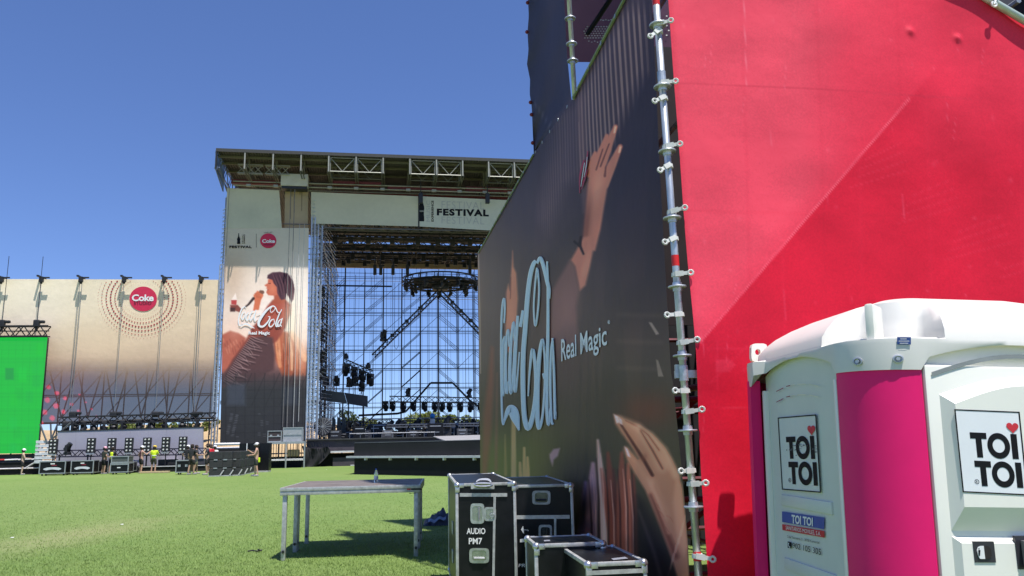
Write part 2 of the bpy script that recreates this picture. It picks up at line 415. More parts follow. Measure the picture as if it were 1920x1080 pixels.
def blades():
    n = 135000; r = RNG
    u = r.random(n); y = 8.9 / (1 - u * (1 - 8.9 / 48.0)); x = r.uniform(-.72, .06, n) * y
    keep = (((x + 8.3) * 1.15) ** 2 + ((y - 15.2) * .36) ** 2 > .9) | (r.random(n) < .6); x = x[keep]; y = y[keep]; n = len(x)
    hgt = r.uniform(.014, .034, n); a = r.uniform(0, 6.28, n); wd = r.uniform(.003, .006, n)
    dx = np.cos(a) * wd; dy = np.sin(a) * wd; lx = r.normal(0, .012, n); ly = r.normal(0, .012, n)
    V = np.zeros((n, 3, 3)); V[:, 0] = np.stack([x - dx, y - dy, np.zeros(n)], 1); V[:, 1] = np.stack([x + dx, y + dy, np.zeros(n)], 1)
    V[:, 2] = np.stack([x + lx, y + ly, hgt], 1)
    me = bpy.data.meshes.new("grass"); me.vertices.add(n * 3); me.vertices.foreach_set("co", V.ravel().astype(np.float32))
    me.loops.add(n * 3); me.loops.foreach_set("vertex_index", np.arange(n * 3, dtype=np.int32))
    me.polygons.add(n); me.polygons.foreach_set("loop_start", np.arange(0, n * 3, 3, dtype=np.int32)); me.polygons.foreach_set("loop_total", np.full(n, 3, dtype=np.int32))
    me.update(calc_edges=True)
    me.materials.append(M("grass_blade", (.26, .36, .10), .6, 0, .35, 3.0, transl=.3))
    o = bpy.data.objects.new("grass", me); COL.objects.link(o); o['kind'] = 'stuff'; o['label'] = 'short bright green turf blades of the lawn'
blades()

# ================================================================ DARK CROWD BANNER
def interp(y, pts): return float(np.interp(y, [p[0] for p in pts], [p[1] for p in pts]))
EDGE_R = [(-120, 1212), (0, 1222), (360, 1241), (540, 1249), (640, 1254), (700, 1258), (720, 1262), (850, 1276), (930, 1283), (1020, 1289), (1080, 1291), (1270, 1303)]
EDGE_T = [(897, 474), (1000, 290), (1075, 183), (1170, 0), (1214, -112)]
def s_of(P): return (P - POLE0).dot(E2)
SF = s_of(Bp(897, 600)); ZT = [(s_of(Bp(*p)), Bp(*p).z) for p in EDGE_T]
def crowd_banner():
    root = thing("crowd_banner", "dark printed scaffold banner with raised hands, blue script lettering and a tagline beside it", "banner", tuple(POLE0 + E2 * 6))
    rows, cols = 640, 260
    ztab = sorted((Bp(x, y).z, s_of(Bp(x, y))) for y, x in EDGE_R)
    P = np.zeros((rows, cols, 3)); n1 = np.array(E1); n2 = np.array(E2)
    zt = sorted(ZT)
    for j in range(cols):
        u = j / (cols - 1)
        for i in range(0, rows):
            t = i / (rows - 1)
            # even steps in 1/distance so that near cloth is as fine as far cloth
            d0 = 5.2 + .987 * 0.0; inv = (1 - u) / (5.2 + SF) + u / 5.2
            s = 1 / inv - 5.2
            top = np.interp(s, [a for a, _ in zt], [b for _, b in zt])
            z = top + (0.02 - top) * t
            if u > .8:
                e = np.interp(z, [a for a, _ in ztab], [b for _, b in ztab]); s = s + (e) * ((u - .8) / .2) ** 2
            k = np.array(POLE0) + n2 * s; k[2] = z
            wob = .004 * math.sin(z * 3.1 + s * 1.3) + .003 * math.sin(s * 5.0 + z * .7)
            P[i, j] = k + n1 * wob
    x, y = proj(P.reshape(-1, 3)); q = Paint(x, y)
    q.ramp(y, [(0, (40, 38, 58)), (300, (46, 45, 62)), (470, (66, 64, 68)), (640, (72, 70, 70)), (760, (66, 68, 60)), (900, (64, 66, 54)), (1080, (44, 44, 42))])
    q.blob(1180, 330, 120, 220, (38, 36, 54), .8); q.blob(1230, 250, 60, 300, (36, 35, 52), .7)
    q.blob(905, 560, 60, 140, (92, 90, 92), .6); q.blob(1000, 400, 60, 60, (58, 56, 76), .6)
    q.blob(950, 870, 70, 60, (96, 112, 60), .9); q.blob(1010, 850, 70, 70, (74, 84, 52), .7); q.blob(1085, 890, 55, 45, (46, 48, 44), .8)  # lawn's green bounce light partly painted into the lower left
    q.blob(1180, 760, 90, 50, (58, 58, 54), .6)
    # shutters of pale stripes behind the hand
    reg = np.clip(.5 - q.sdpoly([(1012, 410), (1040, 215), (1075, 196), (1170, 12), (1215, -90), (1212, 130), (1160, 236), (1135, 300), (1092, 330), (1060, 350), (1030, 440)]) / 26, 0, 1)
    sv = (P.reshape(-1, 3) - np.array(POLE0)) @ n2
    st = (sv / .134) % 1.0; on = np.clip((.26 - np.abs(st - .5)) / .10, 0, 1)
    fade = np.clip((y - 10) / 50 + .55, .4, 1) * np.where(x < 1085, .5, 1.0)
    q.mix((118, 112, 124), reg * on * fade * .8)
    q.mix((72, 66, 84), reg * (1 - on) * .35)
    q.poly([(1080, 190), (1092, 170), (1104, 400), (1092, 400)], (84, 76, 90), 6, .5)
    # raised hand and forearm
    sk = (150, 108, 104); sd2 = (96, 62, 60); hl = (178, 140, 132)
    q.poly([(1094, 440), (1099, 390), (1102, 345), (1108, 310), (1120, 300), (1138, 320), (1140, 345), (1134, 380), (1126, 430), (1116, 470), (1094, 470)], sk, 5)
    q.stroke([(1116, 335, 11), (1138, 282, 8), (1154, 238, 4.5)], sk, 3); q.stroke([(1112, 325, 10), (1128, 285, 7.5), (1138, 255, 4)], sk, 3)
    q.stroke([(1106, 325, 8), (1112, 300, 6), (1116, 287, 3.5)], sk, 3); q.stroke([(1132, 345, 10), (1148, 308, 8), (1163, 275, 4.5)], sk, 3)
    for a in ([(1126, 312, 1.5), (1142, 270, 1)], [(1118, 318, 1.5), (1130, 280, 1)], [(1134, 330, 2.2), (1136, 312, 1)]): q.stroke(a, (74, 46, 48), 2, .95)
    q.stroke([(1152, 248, 1.6), (1154, 238, 1.6)], (214, 186, 176), 2, .8); q.stroke([(1161, 285, 1.8), (1163, 276, 1.6)], (214, 186, 176), 2, .8)
    q.blob(1120, 350, 12, 40, hl, .45, .15); q.blob(1100, 420, 7, 50, sd2, .7, .1)
    q.poly([(1094, 445), (1118, 440), (1110, 480), (1098, 535), (1087, 545), (1078, 500), (1070, 488)], sk, 5); q.blob(1098, 500, 7, 34, hl, .4, .25)
    q.stroke([(1077, 453, 2.2), (1088, 462, 2.6), (1094, 476, 2)], (34, 30, 34), 2); q.stroke([(1089, 444, 2), (1087, 460, 3.5)], (38, 32, 36), 2)
    q.poly([(1069, 487), (1078, 500), (1086, 545), (1080, 575), (1084, 640), (1040, 680), (1030, 650), (1036, 545), (1048, 522)], (100, 84, 90), 8, .9)
    q.blob(1060, 590, 22, 60, (118, 100, 106), .5, .2); q.blob(1058, 690, 40, 60, (72, 66, 68), .6)
    # smaller hands at the left
    q.poly([(948, 620), (949, 548), (953, 532), (956, 545), (959, 500), (961, 470), (963, 500), (968, 512), (971, 560), (967, 620), (962, 660), (950, 660)], (158, 118, 106), 4, .95)
    q.stroke([(957, 560, 1.2), (958, 520, .8)], sd2, 2, .7); q.blob(958, 600, 8, 40, (176, 132, 118), .5)
    q.poly([(903, 890), (906, 780), (914, 720), (921, 650), (925, 652), (926, 720), (922, 800), (913, 890)], (116, 80, 68), 8, .65)
    q.stroke([(930, 880, 3), (932, 700, 1)], (118, 92, 80), 5, .6); q.stroke([(948, 890, 3), (947, 815, 1)], (134, 128, 86), 3, .7)
    q.poly([(958, 900), (959, 780), (962, 760), (967, 790), (968, 900)], (156, 146, 108), 3, .9)
    for a in ([(976, 900, 3.5), (975, 868, 2.5)], [(983, 900, 4), (983, 840, 2.4)], [(990, 900, 4), (989, 858, 2.4)]): q.stroke(a, (152, 142, 104), 2, .9)
    q.poly([(1030, 852), (1038, 842), (1050, 840), (1046, 855), (1038, 862), (1036, 874), (1031, 860)], (150, 138, 160), 4, .8)
    # hair and strips of cloth low down
    for xa, xb, ya, w0, col in ((1098, 1092, 905, 9, (112, 98, 132)), (1112, 1108, 870, 11, (150, 132, 146)), (1121, 1132, 826, 6, (178, 164, 168)), (1128, 1148, 880, 7, (124, 74, 66)),
                               (1140, 1150, 850, 8, (104, 62, 54)), (1150, 1160, 880, 6, (72, 46, 44)), (1166, 1166, 850, 9, (120, 74, 64)), (1178, 1180, 870, 8, (142, 92, 80)), (1188, 1190, 890, 6, (96, 58, 52))):
        q.stroke([(xa, ya, w0 * .35), ((xa + xb) / 2, ya + 60, w0), (xb, 1000, w0 * 1.1), (xb + 4, 1100, w0)], col, 5, .92)
    for xa, ya in ((1104, 900), (1118, 860), (1136, 880), (1158, 880), (1172, 870), (1184, 880)):
        q.stroke([(xa, ya, .8), (xa + 5, ya + 80, 1.8), (xa + 6, 1080, 1.5)], (40, 30, 32), 3, .75)
    for xa, ya in ((1111, 890), (1126, 850), (1145, 900), (1168, 880), (1181, 900)):
        q.stroke([(xa, ya, .6), (xa + 6, ya + 70, 1.2), (xa + 7, 1060, .8)], (196, 176, 178), 2, .55)
    q.blob(1090, 960, 14, 40, (22, 22, 24), .9, .25); q.blob(1215, 770, 50, 34, (98, 62, 50), .6)
    # the big hand reaching in at the lower right
    def bx(a, b): return (880 + a / 3.176, 740 + b / 3.176)
    q.poly([bx(*p) for p in ((858, 118), (890, 122), (930, 150), (1000, 180), (1060, 215), (1150, 300), (1205, 380), (1245, 470), (1268, 560), (1300, 900), (1312, 1120), (1250, 1120), (1185, 920), (1110, 720), (1050, 570), (985, 470), (940, 390), (925, 310), (950, 330), (1000, 390), (1010, 380), (960, 300), (905, 230), (870, 175))], (158, 124, 106), 6)
    q.stroke([bx(905, 150) + (5,), bx(1000, 200) + (9,), bx(1080, 290) + (12,), bx(1150, 420) + (13,)], (186, 152, 132), 12, .75)
    q.stroke([bx(985, 190) + (3,), bx(1080, 240) + (5,), bx(1160, 330) + (6,), bx(1230, 480) + (7,)], (196, 164, 144), 10, .7)
    q.stroke([bx(935, 330) + (4,), bx(1000, 410) + (7,), bx(1080, 540) + (10,), bx(1160, 720) + (10,)], (178, 140, 120), 12, .8)
    q.stroke([bx(905, 180) + (1.5,), bx(975, 290) + (2.6,), bx(1040, 390) + (3,), bx(1090, 480) + (3,)], (66, 38, 34), 4, .95)
    q.stroke([bx(1020, 215) + (1,), bx(1090, 330) + (2.2,), bx(1150, 440) + (2,)], (96, 62, 52), 4, .8)
    q.stroke([bx(1080, 600) + (3,), bx(1150, 760) + (5,), bx(1230, 960) + (6,)], (104, 62, 54), 9, .8)
    q.poly([bx(1235, 470), bx(1262, 540), bx(1300, 900), bx(1280, 960), bx(1235, 860), bx(1210, 640)], (182, 146, 128), 8, .8)
    q.stroke([bx(930, 155) + (.8,), bx(1005, 190) + (1.4,), bx(1065, 240) + (1.6,), bx(1130, 330) + (1.4,)], (112, 78, 66), 3.5, .8)
    q.stroke([bx(1060, 500) + (1,), bx(1120, 620) + (2.4,), bx(1185, 820) + (3,)], (198, 160, 140), 8, .6)
    q.blob(*bx(1010, 190), 7, 4, (206, 174, 154), .7, .5); q.blob(*bx(1085, 525), 6, 9, (196, 156, 136), .6); q.blob(*bx(1040, 375), 5, 8, (120, 78, 66), .5, .6)
    for a, b in ((1120, 690), (1150, 780), (1175, 720), (1095, 640)): q.stroke([bx(a, b) + (.5,), bx(a + 22, b + 12) + (.8,), bx(a + 40, b + 40) + (.4,)], (124, 84, 72), 2.5, .5)
    for k in range(6): q.stroke([bx(1285 - k * 14, 720 + k * 45) + (.6,), bx(1262 - k * 16, 840 + k * 50) + (1,)], (206, 178, 160), 2.5, .55)
    q.poly([bx(*p) for p in ((862, 118), (884, 128), (896, 165), (876, 170))], (206, 198, 210), 3); q.poly([bx(*p) for p in ((888, 130), (908, 150), (912, 180), (896, 170))], (196, 186, 198), 3)
    q.poly([bx(*p) for p in ((925, 310), (942, 322), (960, 372), (942, 366))], (204, 196, 212), 3)
    q.poly([bx(*p) for p in ((1000, 600), (1040, 640), (1110, 800), (1180, 980), (1230, 1120), (1000, 1120), (985, 800))], (38, 36, 36), 14, .8)
    q.stroke([bx(1010, 690) + (1,), bx(1100, 940) + (3,), bx(1150, 1120) + (3,)], (84, 80, 82), 7, .6)
    q.poly([(1216, 604), (1222, 605), (1236, 626), (1230, 628)], (150, 150, 156), 2, .7); q.poly([(1230, 674), (1234, 676), (1244, 706), (1234, 706)], (140, 140, 142), 2, .6)
    for yy in (590, 640, 690): q.stroke([(1160, yy, 4), (1240, yy + 2, 4)], (96, 92, 92), 8, .22)
    # hem along the far edge and faint creases
    q.stroke([(897, 478, 1.2), (899, 560, 1), (901, 700, 1)], (150, 148, 152), 1.5, .6)
    q.noise(.045, 60, 90, 3)
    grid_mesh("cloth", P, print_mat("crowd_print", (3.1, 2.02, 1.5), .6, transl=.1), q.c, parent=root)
    # lettering
    def lay(off): return lambda a, b: Bp(a, b, off)
    strokes = [
        [(945.5, 606, 2), (946.8, 575, 3), (945, 560, 3.4), (941.5, 580, 3.2), (939.8, 625, 3), (939.6, 690, 3), (940.4, 740, 3), (942, 785, 3.4), (944, 797, 3)],
        [(943.5, 797, 2), (947, 786, 4), (951, 774, 9), (957, 767, 16), (962, 771, 20), (966, 783, 18), (970, 795, 10), (973.5, 807, 2)],
        [(946.5, 630, 2), (943, 645, 4), (942, 690, 5), (943, 742, 3), (946.5, 715, 2.6), (947.6, 660, 3), (946.5, 630, 2)],
        [(955, 650, 2.6), (953, 618, 3), (949.5, 640, 4), (948, 690, 5), (950, 738, 4), (953.5, 715, 2)],
        [(965, 640, 3), (963, 604, 3.5), (958.5, 640, 5), (956, 700, 6), (958, 738, 4.5), (962, 700, 3), (966, 630, 3)],
        [(971, 592, 4.5), (967, 650, 6), (964.5, 710, 6), (966.5, 735, 4.5), (971, 700, 2.2), (974, 660, 1.5)],
        [(975.6, 613, 5.5), (978.5, 598, 6), (981, 582, 5.5)],
        [(990.5, 743, 1.5), (993, 700, 3.2), (998.5, 655, 5.5), (1004, 690, 6), (1004.5, 735, 7), (999, 780, 8.5), (990, 803, 10), (983, 778, 9), (980.5, 715, 9), (981.5, 660, 9), (985, 615, 9), (989, 560, 9), (994, 518, 8.5), (1000, 496, 8), (1005, 489, 6)],
        [(1007, 502, 3), (1003, 540, 2.6), (1001, 580, 2.6), (1004, 611, 3), (1009, 580, 2.8), (1011, 540, 2.6), (1008, 505, 3)],
        [(1007, 494, 4), (1012.5, 484, 6), (1017, 492, 7), (1022, 510, 7), (1027, 532, 7), (1030, 545, 5), (1030.5, 560, 2)],
        [(1021, 652, 3), (1016.5, 637, 4.5), (1011, 672, 7.5), (1008, 720, 8.5), (1007.5, 775, 8.5), (1010.5, 803, 6.5), (1017, 782, 4), (1021.5, 730, 4), (1022, 680, 3.4), (1019.5, 645, 3)],
        [(1018, 700, 3), (1022, 710, 4), (1025.5, 694, 3)],
        [(1026, 490, 2.4), (1027.5, 540, 4.5), (1027.5, 620, 5.5), (1026, 700, 6), (1025.5, 765, 6), (1028.5, 797, 4.5), (1032, 765, 2.5)],
        [(1036.5, 634, 2.5), (1033.5, 660, 3.5), (1032, 720, 4), (1034, 785, 4), (1037, 796, 3)],
        [(1036, 634, 3), (1038.5, 690, 4), (1040, 745, 4.5), (1041, 785, 4), (1042.5, 772, 1.6)]]
    wm = MB(); bm_ = MB()
    for k, st in enumerate(strokes):
        ribbon(wm, [(a, b, c * .85 + 1.7) for a, b, c in st], lay(-.012 - k * .0003)); ribbon(bm_, [(a, b, c * .78) for a, b, c in st], lay(-.017 - k * .0003))
    wm.build("letter_outline", M("pale_letter_edge", (.96, .94, .93), .6, 0, .05, 20), root)
    bm_.build("script_lettering", M("sky_blue_letters", (.70, .82, .92), .6, 0, .08, 20), root)
    tm = MB(); text(tm, "Real Magic", quadmap(lay(-.014), (1052.5, 677), (1138, 645.5), (1137, 607), (1052, 636)), .012)
    tm.build("tagline", M("white_letters", (.95, .92, .92), .6, 0, .05, 20), root); tm = MB()
    ring(tm, 1141.5, 604, 3.6, 2.7, lay(-.014), asp=.6); text(tm, "R", quadmap(lay(-.014), (1140.2, 606.5), (1142.8, 606), (1142.8, 602), (1140.2, 602.5)), .02)
    tm.build("registered_mark", MATS["white_letters"], root)
    # small red script up the wall beside the hand
    rm = MB(); 
    for st in ([(1087, 362, 1.5), (1087, 335, 3), (1090, 318, 4), (1095, 300, 3)], [(1092, 345, 2), (1094, 322, 3.5), (1100, 300, 3), (1102, 283, 2)], [(1096, 338, 2), (1098, 318, 3), (1102, 300, 3)], [(1090, 355, 1), (1095, 340, 2.5), (1101, 318, 2)]):
        ribbon(rm, st, lay(-.012 - .00004 * len(rm.v)))
    rm.build("red_script", M("red_script_ink", (.5, .05, .09), .6, 0, .1, 20), root)
    wm2 = MB(); 
    for k, st in enumerate(([(1089, 350, .8), (1092, 330, 1.6), (1096, 305, 1.4)], [(1095, 332, .8), (1099, 312, 1.6), (1101, 294, 1)])): ribbon(wm2, st, lay(-.02 - k * .0005))
    wm2.build("white_script", WHT, root)
    # rope hem along the top
    hm = MB(); tp = [Bp(*p, -.02) for p in EDGE_T]; hm.path([tp[0], tp[1]], .014, 6).build("top_hem", M("green_webbing", (.22, .26, .18), .8, 0, .2, 12), root)
    hm = MB().path([tp[2], tp[3], tp[4]], .016, 6); hm.build("top_hem", M("green_webbing", (.22, .26, .18), .8, 0, .2, 12), root)
    em = MB()
    for k in range(26):
        t = k / 25; s = SF * (1 - t) + .2 * t; z = float(np.interp(s, [a for a, _ in zt], [b for _, b in zt])) - .05
        c = POLE0 + E2 * s + UZ * z - E1 * .03; em.lathe([(.02, 0), (.02, .006), (.009, .006)], c, 10, E2, UZ, -E1)
    em.build("eyelet", ALUD, root)
    return root
crowd_banner()

def tower_banner_upper():
    root = thing("tall_dark_banner", "plain dark navy banner rising as a tall strip above the crowd print", "banner", tuple(POLE0 + E2 * 9))
    left = [(-1130, 973), (-700, 980), (-300, 985), (-40, 989), (0, 990), (30, 991.5), (60, 989), (95, 991), (120, 988), (150, 994), (175, 993), (200, 997), (250, 999), (292, 1001)]
    right = [(-1130, 1024), (-700, 1042), (-300, 1052), (0, 1058), (100, 1063), (183, 1071), (192, 1073), (230, 1050), (262, 1026), (292, 1003)]
    ys = np.linspace(-1130, 292, 150); P = np.zeros((150, 40, 3))
    for i, y in enumerate(ys):
        a, b = interp(y, left), interp(y, right)
        for j in range(40):
            u = j / 39; P[i, j] = np.array(Bp(a + (b - a) * u, y, .05 + .05 * math.sin(u * 3.1) + .015 * math.sin(y * .05 + u * 9)))
    x, y = proj(P.reshape(-1, 3)); q = Paint(x, y, (42, 42, 62))
    q.poly([(1000, 190), (1062, 282), (1080, 180), (1060, 0), (1030, -40), (1010, 60)], (46, 45, 66), 10, .9)
    q.stroke([(1001, 192, 1), (1063, 282, 1.6)], (84, 86, 110), 2.2, .6); q.poly([(1040, 230), (1075, 180), (1070, 250), (1060, 275)], (78, 68, 84), 14, .7)  # the diagonal fold's shading is painted in as a pale line
    q.noise(.05, 40, 80, 5)
    grid_mesh("cloth", P, print_mat("navy_cloth", (2.1, 1.7, 1.5), .65, transl=.1), q.c, parent=root)
    t = MB()
    for yy in (5, 60, 192, 215, 268): 
        a = interp(yy, left); t.ball(Bp(a - 1, yy, .02), .028, 8, 5)
    t.build("tie", M("red_cord", (.2, .03, .04), .7), root)
tower_banner_upper()

# ================================================================ SCAFFOLD TOWER INSIDE THE BANNERS
def rosette(mb, c, ax, r=.061):
    a = ax.orthogonal().normalized(); b = ax.cross(a)
    mb.lathe([(.03, -.03), (.032, -.006), (r, -.006), (r + .002, 0), (r, .006), (.032, .006), (.03, .03)], c, 18, a, b, ax)
def tie(mb, side, y, yp, ex, pole):
    """rubber tie: loop on the pole and a tongue with an eyelet ring"""
    pa, pb = pole; c = pole_at(y); ax = (pa - pb).normalized()
    e = atY(ex, yp, c.y - .02); d = (e - c); L = d.length; d.normalize(); n = Vector((0, -1, 0)); upv = d.cross(n).normalized()
    mb.lathe([(.027, -.013), (.033, -.013), (.033, .013), (.027, .013)], c, 14, ax.orthogonal().normalized(), ax.cross(ax.orthogonal().normalized()), (ax + d * .12).normalized())
    m = c + d * (L / 2 - .008); mb.box(m + n * .032, (L - .02, .006, .024), d, n, upv); mb.box(c + d * .012 + n * .034, (.055, .014, .034), d, n, upv)
    k = 12; pts = [e + n * .034 + d * (.016 * math.cos(2 * math.pi * i / k)) + upv * (.016 * math.sin(2 * math.pi * i / k)) for i in range(k + 1)]
    mb.path(pts, .0075, 6)
pa, pb = atY(1230, 0, 5.2), atY(1310, 1080, 5.2)
def pole_at(y): return atY(1230 + 80 * y / 1080, y, 5.2)
PDIR = (pa - pb).normalized()
pbot = pb + (pb - pa) * ((pb.z - 0.0) / (pa.z - pb.z)); ptop = pa + (pa - pb) * .25
def corner_pole():
    root = thing("scaffold_pole", "galvanised scaffold pole with ring rosettes and red tape, between dark and red banner", "pole", (pbot.x, pbot.y, 0))
    MB().tube(pbot, ptop, .0242, 20).build("tube", M("galvanised_pole", (.50, .53, .56), .4, .6, .35, 22, bump=.15, stretch=(1, 1, .25)), root, smooth=True)
    for yy in (47, 163, 284, 409, 538, 667, 807, 950, 1105):
        c = pole_at(yy); m = MB(); rosette(m, c, PDIR); o = m.build("rosette", GALV, root); smooth_by_angle(o, 30)
    for yy, h in ((2, .07), (489, .075), (1043, .055)):
        c = pole_at(yy); a = PDIR.orthogonal().normalized(); MB().lathe([(.0252, -h / 2), (.0252, h / 2)], c, 20, a, PDIR.cross(a), PDIR).build("tape_band", M("red_tape", (.65, .02, .02), .45, 0, .15, 30), root)
    for yy in (147, 700, 1262 - 40):
        c = pole_at(yy); a = PDIR.orthogonal().normalized(); MB().lathe([(.0275, -.05), (.03, -.05), (.03, .05), (.0275, .05)], c, 16, a, PDIR.cross(a), PDIR).build("sleeve", GALV, root)
    m = MB(); c = pole_at(667)
    m.box(c + Vector((.035, .03, -.12)), (.17, .045, .05)); m.box(c + Vector((.115, .02, -.08)), (.03, .05, .11)); m.box(c + Vector((-.03, .04, -.10)), (.03, .04, .09))
    m.build("wedge_coupler", GALV, root)
corner_pole()

def red_banner():
    root = thing("red_banner", "large plain red mesh banner with a diagonal crease behind the portable toilet", "banner", tuple(POLE0 + E1 * 2))
    edge = [(-190, 1238), (0, 1251), (360, 1276), (500, 1286), (720, 1304), (900, 1314), (1080, 1326), (1290, 1341)]
    fa, fb = Rp(1310, 645), Rp(1705, 185); fd = (fb - fa); FL = fd.length; fd.normalize(); fn = fd.cross(E2); 
    if fn.z > 0: fn = -fn                                   # towards the lower right
    ln0, ln1 = Rp(1855, 0), Rp(1920, 38)
    def a_of(P): return (P - POLE0).dot(E1)
    et = sorted((Rp(x, y).z, a_of(Rp(x, y))) for y, x in edge); amax = 6.0; ztop = 5.35
    sl = (ln1.z - ln0.z) / (a_of(ln1) - a_of(ln0))
    rows, cols = 400, 420; P = np.zeros((rows, cols, 3)); n2 = np.array(E2)
    for j in range(cols):
        u = j / (cols - 1)
        for i in range(rows):
            t = i / (rows - 1); a0 = np.interp(0, [q[0] for q in et], [q[1] for q in et])
            a = a0 + (amax - a0) * u ** 1.15
            zt_ = min(ztop, ln0.z + sl * (a - a_of(ln0)) + (.02 * math.sin(a * 12) if a > 3 else 0)); zt_ = max(zt_, .3)
            z = zt_ + (.03 - zt_) * t
            e = np.interp(z, [q[0] for q in et], [q[1] for q in et]); a = a + (e - a0) * max(0, 1 - u * 3)
            k = np.array(POLE0) + np.array(E1) * a; k[2] = z
            r = Vector(k) - fa; al = r.dot(fd) / FL; pe = r.dot(fn)
            f = math.exp(-max(0, al - .98) ** 2 * 30) * math.exp(-max(0, -al) ** 2 * 8)
            h = .05 * f * (math.exp(-pe / .55) if pe > 0 else math.exp(pe / 1.9))
            h += .006 * math.sin(a * 9 + z * 1.5) * math.sin(z * 2.3) + .004 * math.sin(a * 3 - z * 5)
            for cx, cz, hh in ((1703, 62, .016), (1795, 72, .016)):
                c = Rp(cx, cz); h += hh * math.exp(-((a - a_of(c)) ** 2 + (z - c.z) ** 2) / .0009)
            P[i, j] = k - n2 * h
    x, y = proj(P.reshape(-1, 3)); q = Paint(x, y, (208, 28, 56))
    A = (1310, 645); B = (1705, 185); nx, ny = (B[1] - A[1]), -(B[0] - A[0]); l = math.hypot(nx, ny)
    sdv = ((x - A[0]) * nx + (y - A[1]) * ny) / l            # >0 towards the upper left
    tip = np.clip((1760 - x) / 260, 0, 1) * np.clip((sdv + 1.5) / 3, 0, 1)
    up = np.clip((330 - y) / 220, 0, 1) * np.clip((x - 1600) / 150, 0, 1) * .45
    q.mix((222, 76, 94), np.clip(tip * np.clip(sdv / 200 + .8, 0, 1) + up, 0, 1) * .95)  # sheen of the upper left painted into the cloth's colour
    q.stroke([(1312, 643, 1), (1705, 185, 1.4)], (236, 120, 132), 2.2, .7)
    q.stroke([(1262, 156, 1), (1500, 165, 1.2), (1820, 186, 1)], (186, 50, 70), 3, .55); q.stroke([(1400, 160, .7), (1395, 0, .7)], (240, 150, 160), 1.6, .5)
    for k in range(14): q.stroke([(1620 + k * 22 - (k % 4) * 30, 300 + k * 17, .6), (1690 + k * 24 - (k % 4) * 20, 268 + k * 17, .5)], (226, 70, 92), 2, .5)
    for k in range(26):
        xx = RNG.uniform(1290, 1880); yy = RNG.uniform(20, 900); q.stroke([(xx, yy, .5), (xx + RNG.uniform(-6, 6), yy + RNG.uniform(10, 60), .4)], (236, 130, 144), 1.5, .4)
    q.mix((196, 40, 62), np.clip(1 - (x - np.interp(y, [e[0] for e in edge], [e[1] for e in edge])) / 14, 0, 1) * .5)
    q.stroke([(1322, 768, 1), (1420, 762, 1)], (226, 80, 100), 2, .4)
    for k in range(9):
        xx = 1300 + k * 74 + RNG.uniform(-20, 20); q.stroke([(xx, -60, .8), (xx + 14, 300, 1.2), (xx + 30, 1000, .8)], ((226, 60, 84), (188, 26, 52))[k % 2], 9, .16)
    for yy in (395, 640, 880): q.stroke([(1270, yy, .9), (1600, yy + 8, .9), (1920, yy + 18, .9)], (190, 30, 52), 3, .3)
    for k in range(60):
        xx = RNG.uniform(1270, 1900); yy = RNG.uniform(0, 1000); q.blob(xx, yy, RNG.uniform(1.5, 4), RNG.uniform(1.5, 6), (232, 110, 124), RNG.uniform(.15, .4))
    q.poly([(1342, 676), (1366, 672), (1380, 684), (1366, 698), (1342, 698)], (224, 70, 92), 3, .45)
    for a, b in (((1330, 720), (1400, 650)), ((1345, 730), (1345, 640)), ((1325, 655), (1410, 652))): q.stroke([a + (1.5,), b + (1.5,)], (226, 62, 86), 3, .3)
    q.noise(.03, 50, 50, 8)
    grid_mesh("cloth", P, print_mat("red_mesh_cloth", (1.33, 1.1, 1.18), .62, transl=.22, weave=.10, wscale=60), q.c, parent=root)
    rail = MB().tube(Rp(1770, -50, -.03), Rp(1990, 79, -.03), .03, 10); o = rail.build("top_rail", M("greenish_rail", (.45, .52, .46), .45, .3, .2, 14), root); smooth_by_angle(o)
    m = MB(); c = Rp(1864, 8, -.07)
    m.path([c + E1 * (.02 * math.cos(k / 2)) + UZ * (.02 * math.sin(k / 2)) for k in range(14)], .008, 5); m.tube(c, c + E1 * .05 + UZ * .09, .009, 6); m.build("tie", WHT, root)
    RUB = M("white_rubber_tie", (.62, .62, .58), .55, 0, .15, 20)
    for y, ex, ye in ((48, 1256, 43), (158, 1265, 156), (276, 1273, 273), (398, 1282, 392), (515, 1293, 513), (643, 1305, 638), (772, 1314, 768), (907, 1321, 905), (1042, 1334, 1047)):
        m = MB(); tie(m, 1, y, ye, ex, (pa, pb)); o = m.build("tie", RUB, root); smooth_by_angle(o, 35)
    cb = bpy.data.objects["crowd_banner"]
    for y, ex, ye in ((60, 1218, 72), (185, 1226, 193), (312, 1236, 322), (448, 1245, 456), (590, 1249, 592), (733, 1264, 733), (882, 1275, 883)):
        m = MB(); tie(m, -1, y, ye, ex, (pa, pb)); o = m.build("tie", RUB, cb); smooth_by_angle(o, 35)
red_banner()

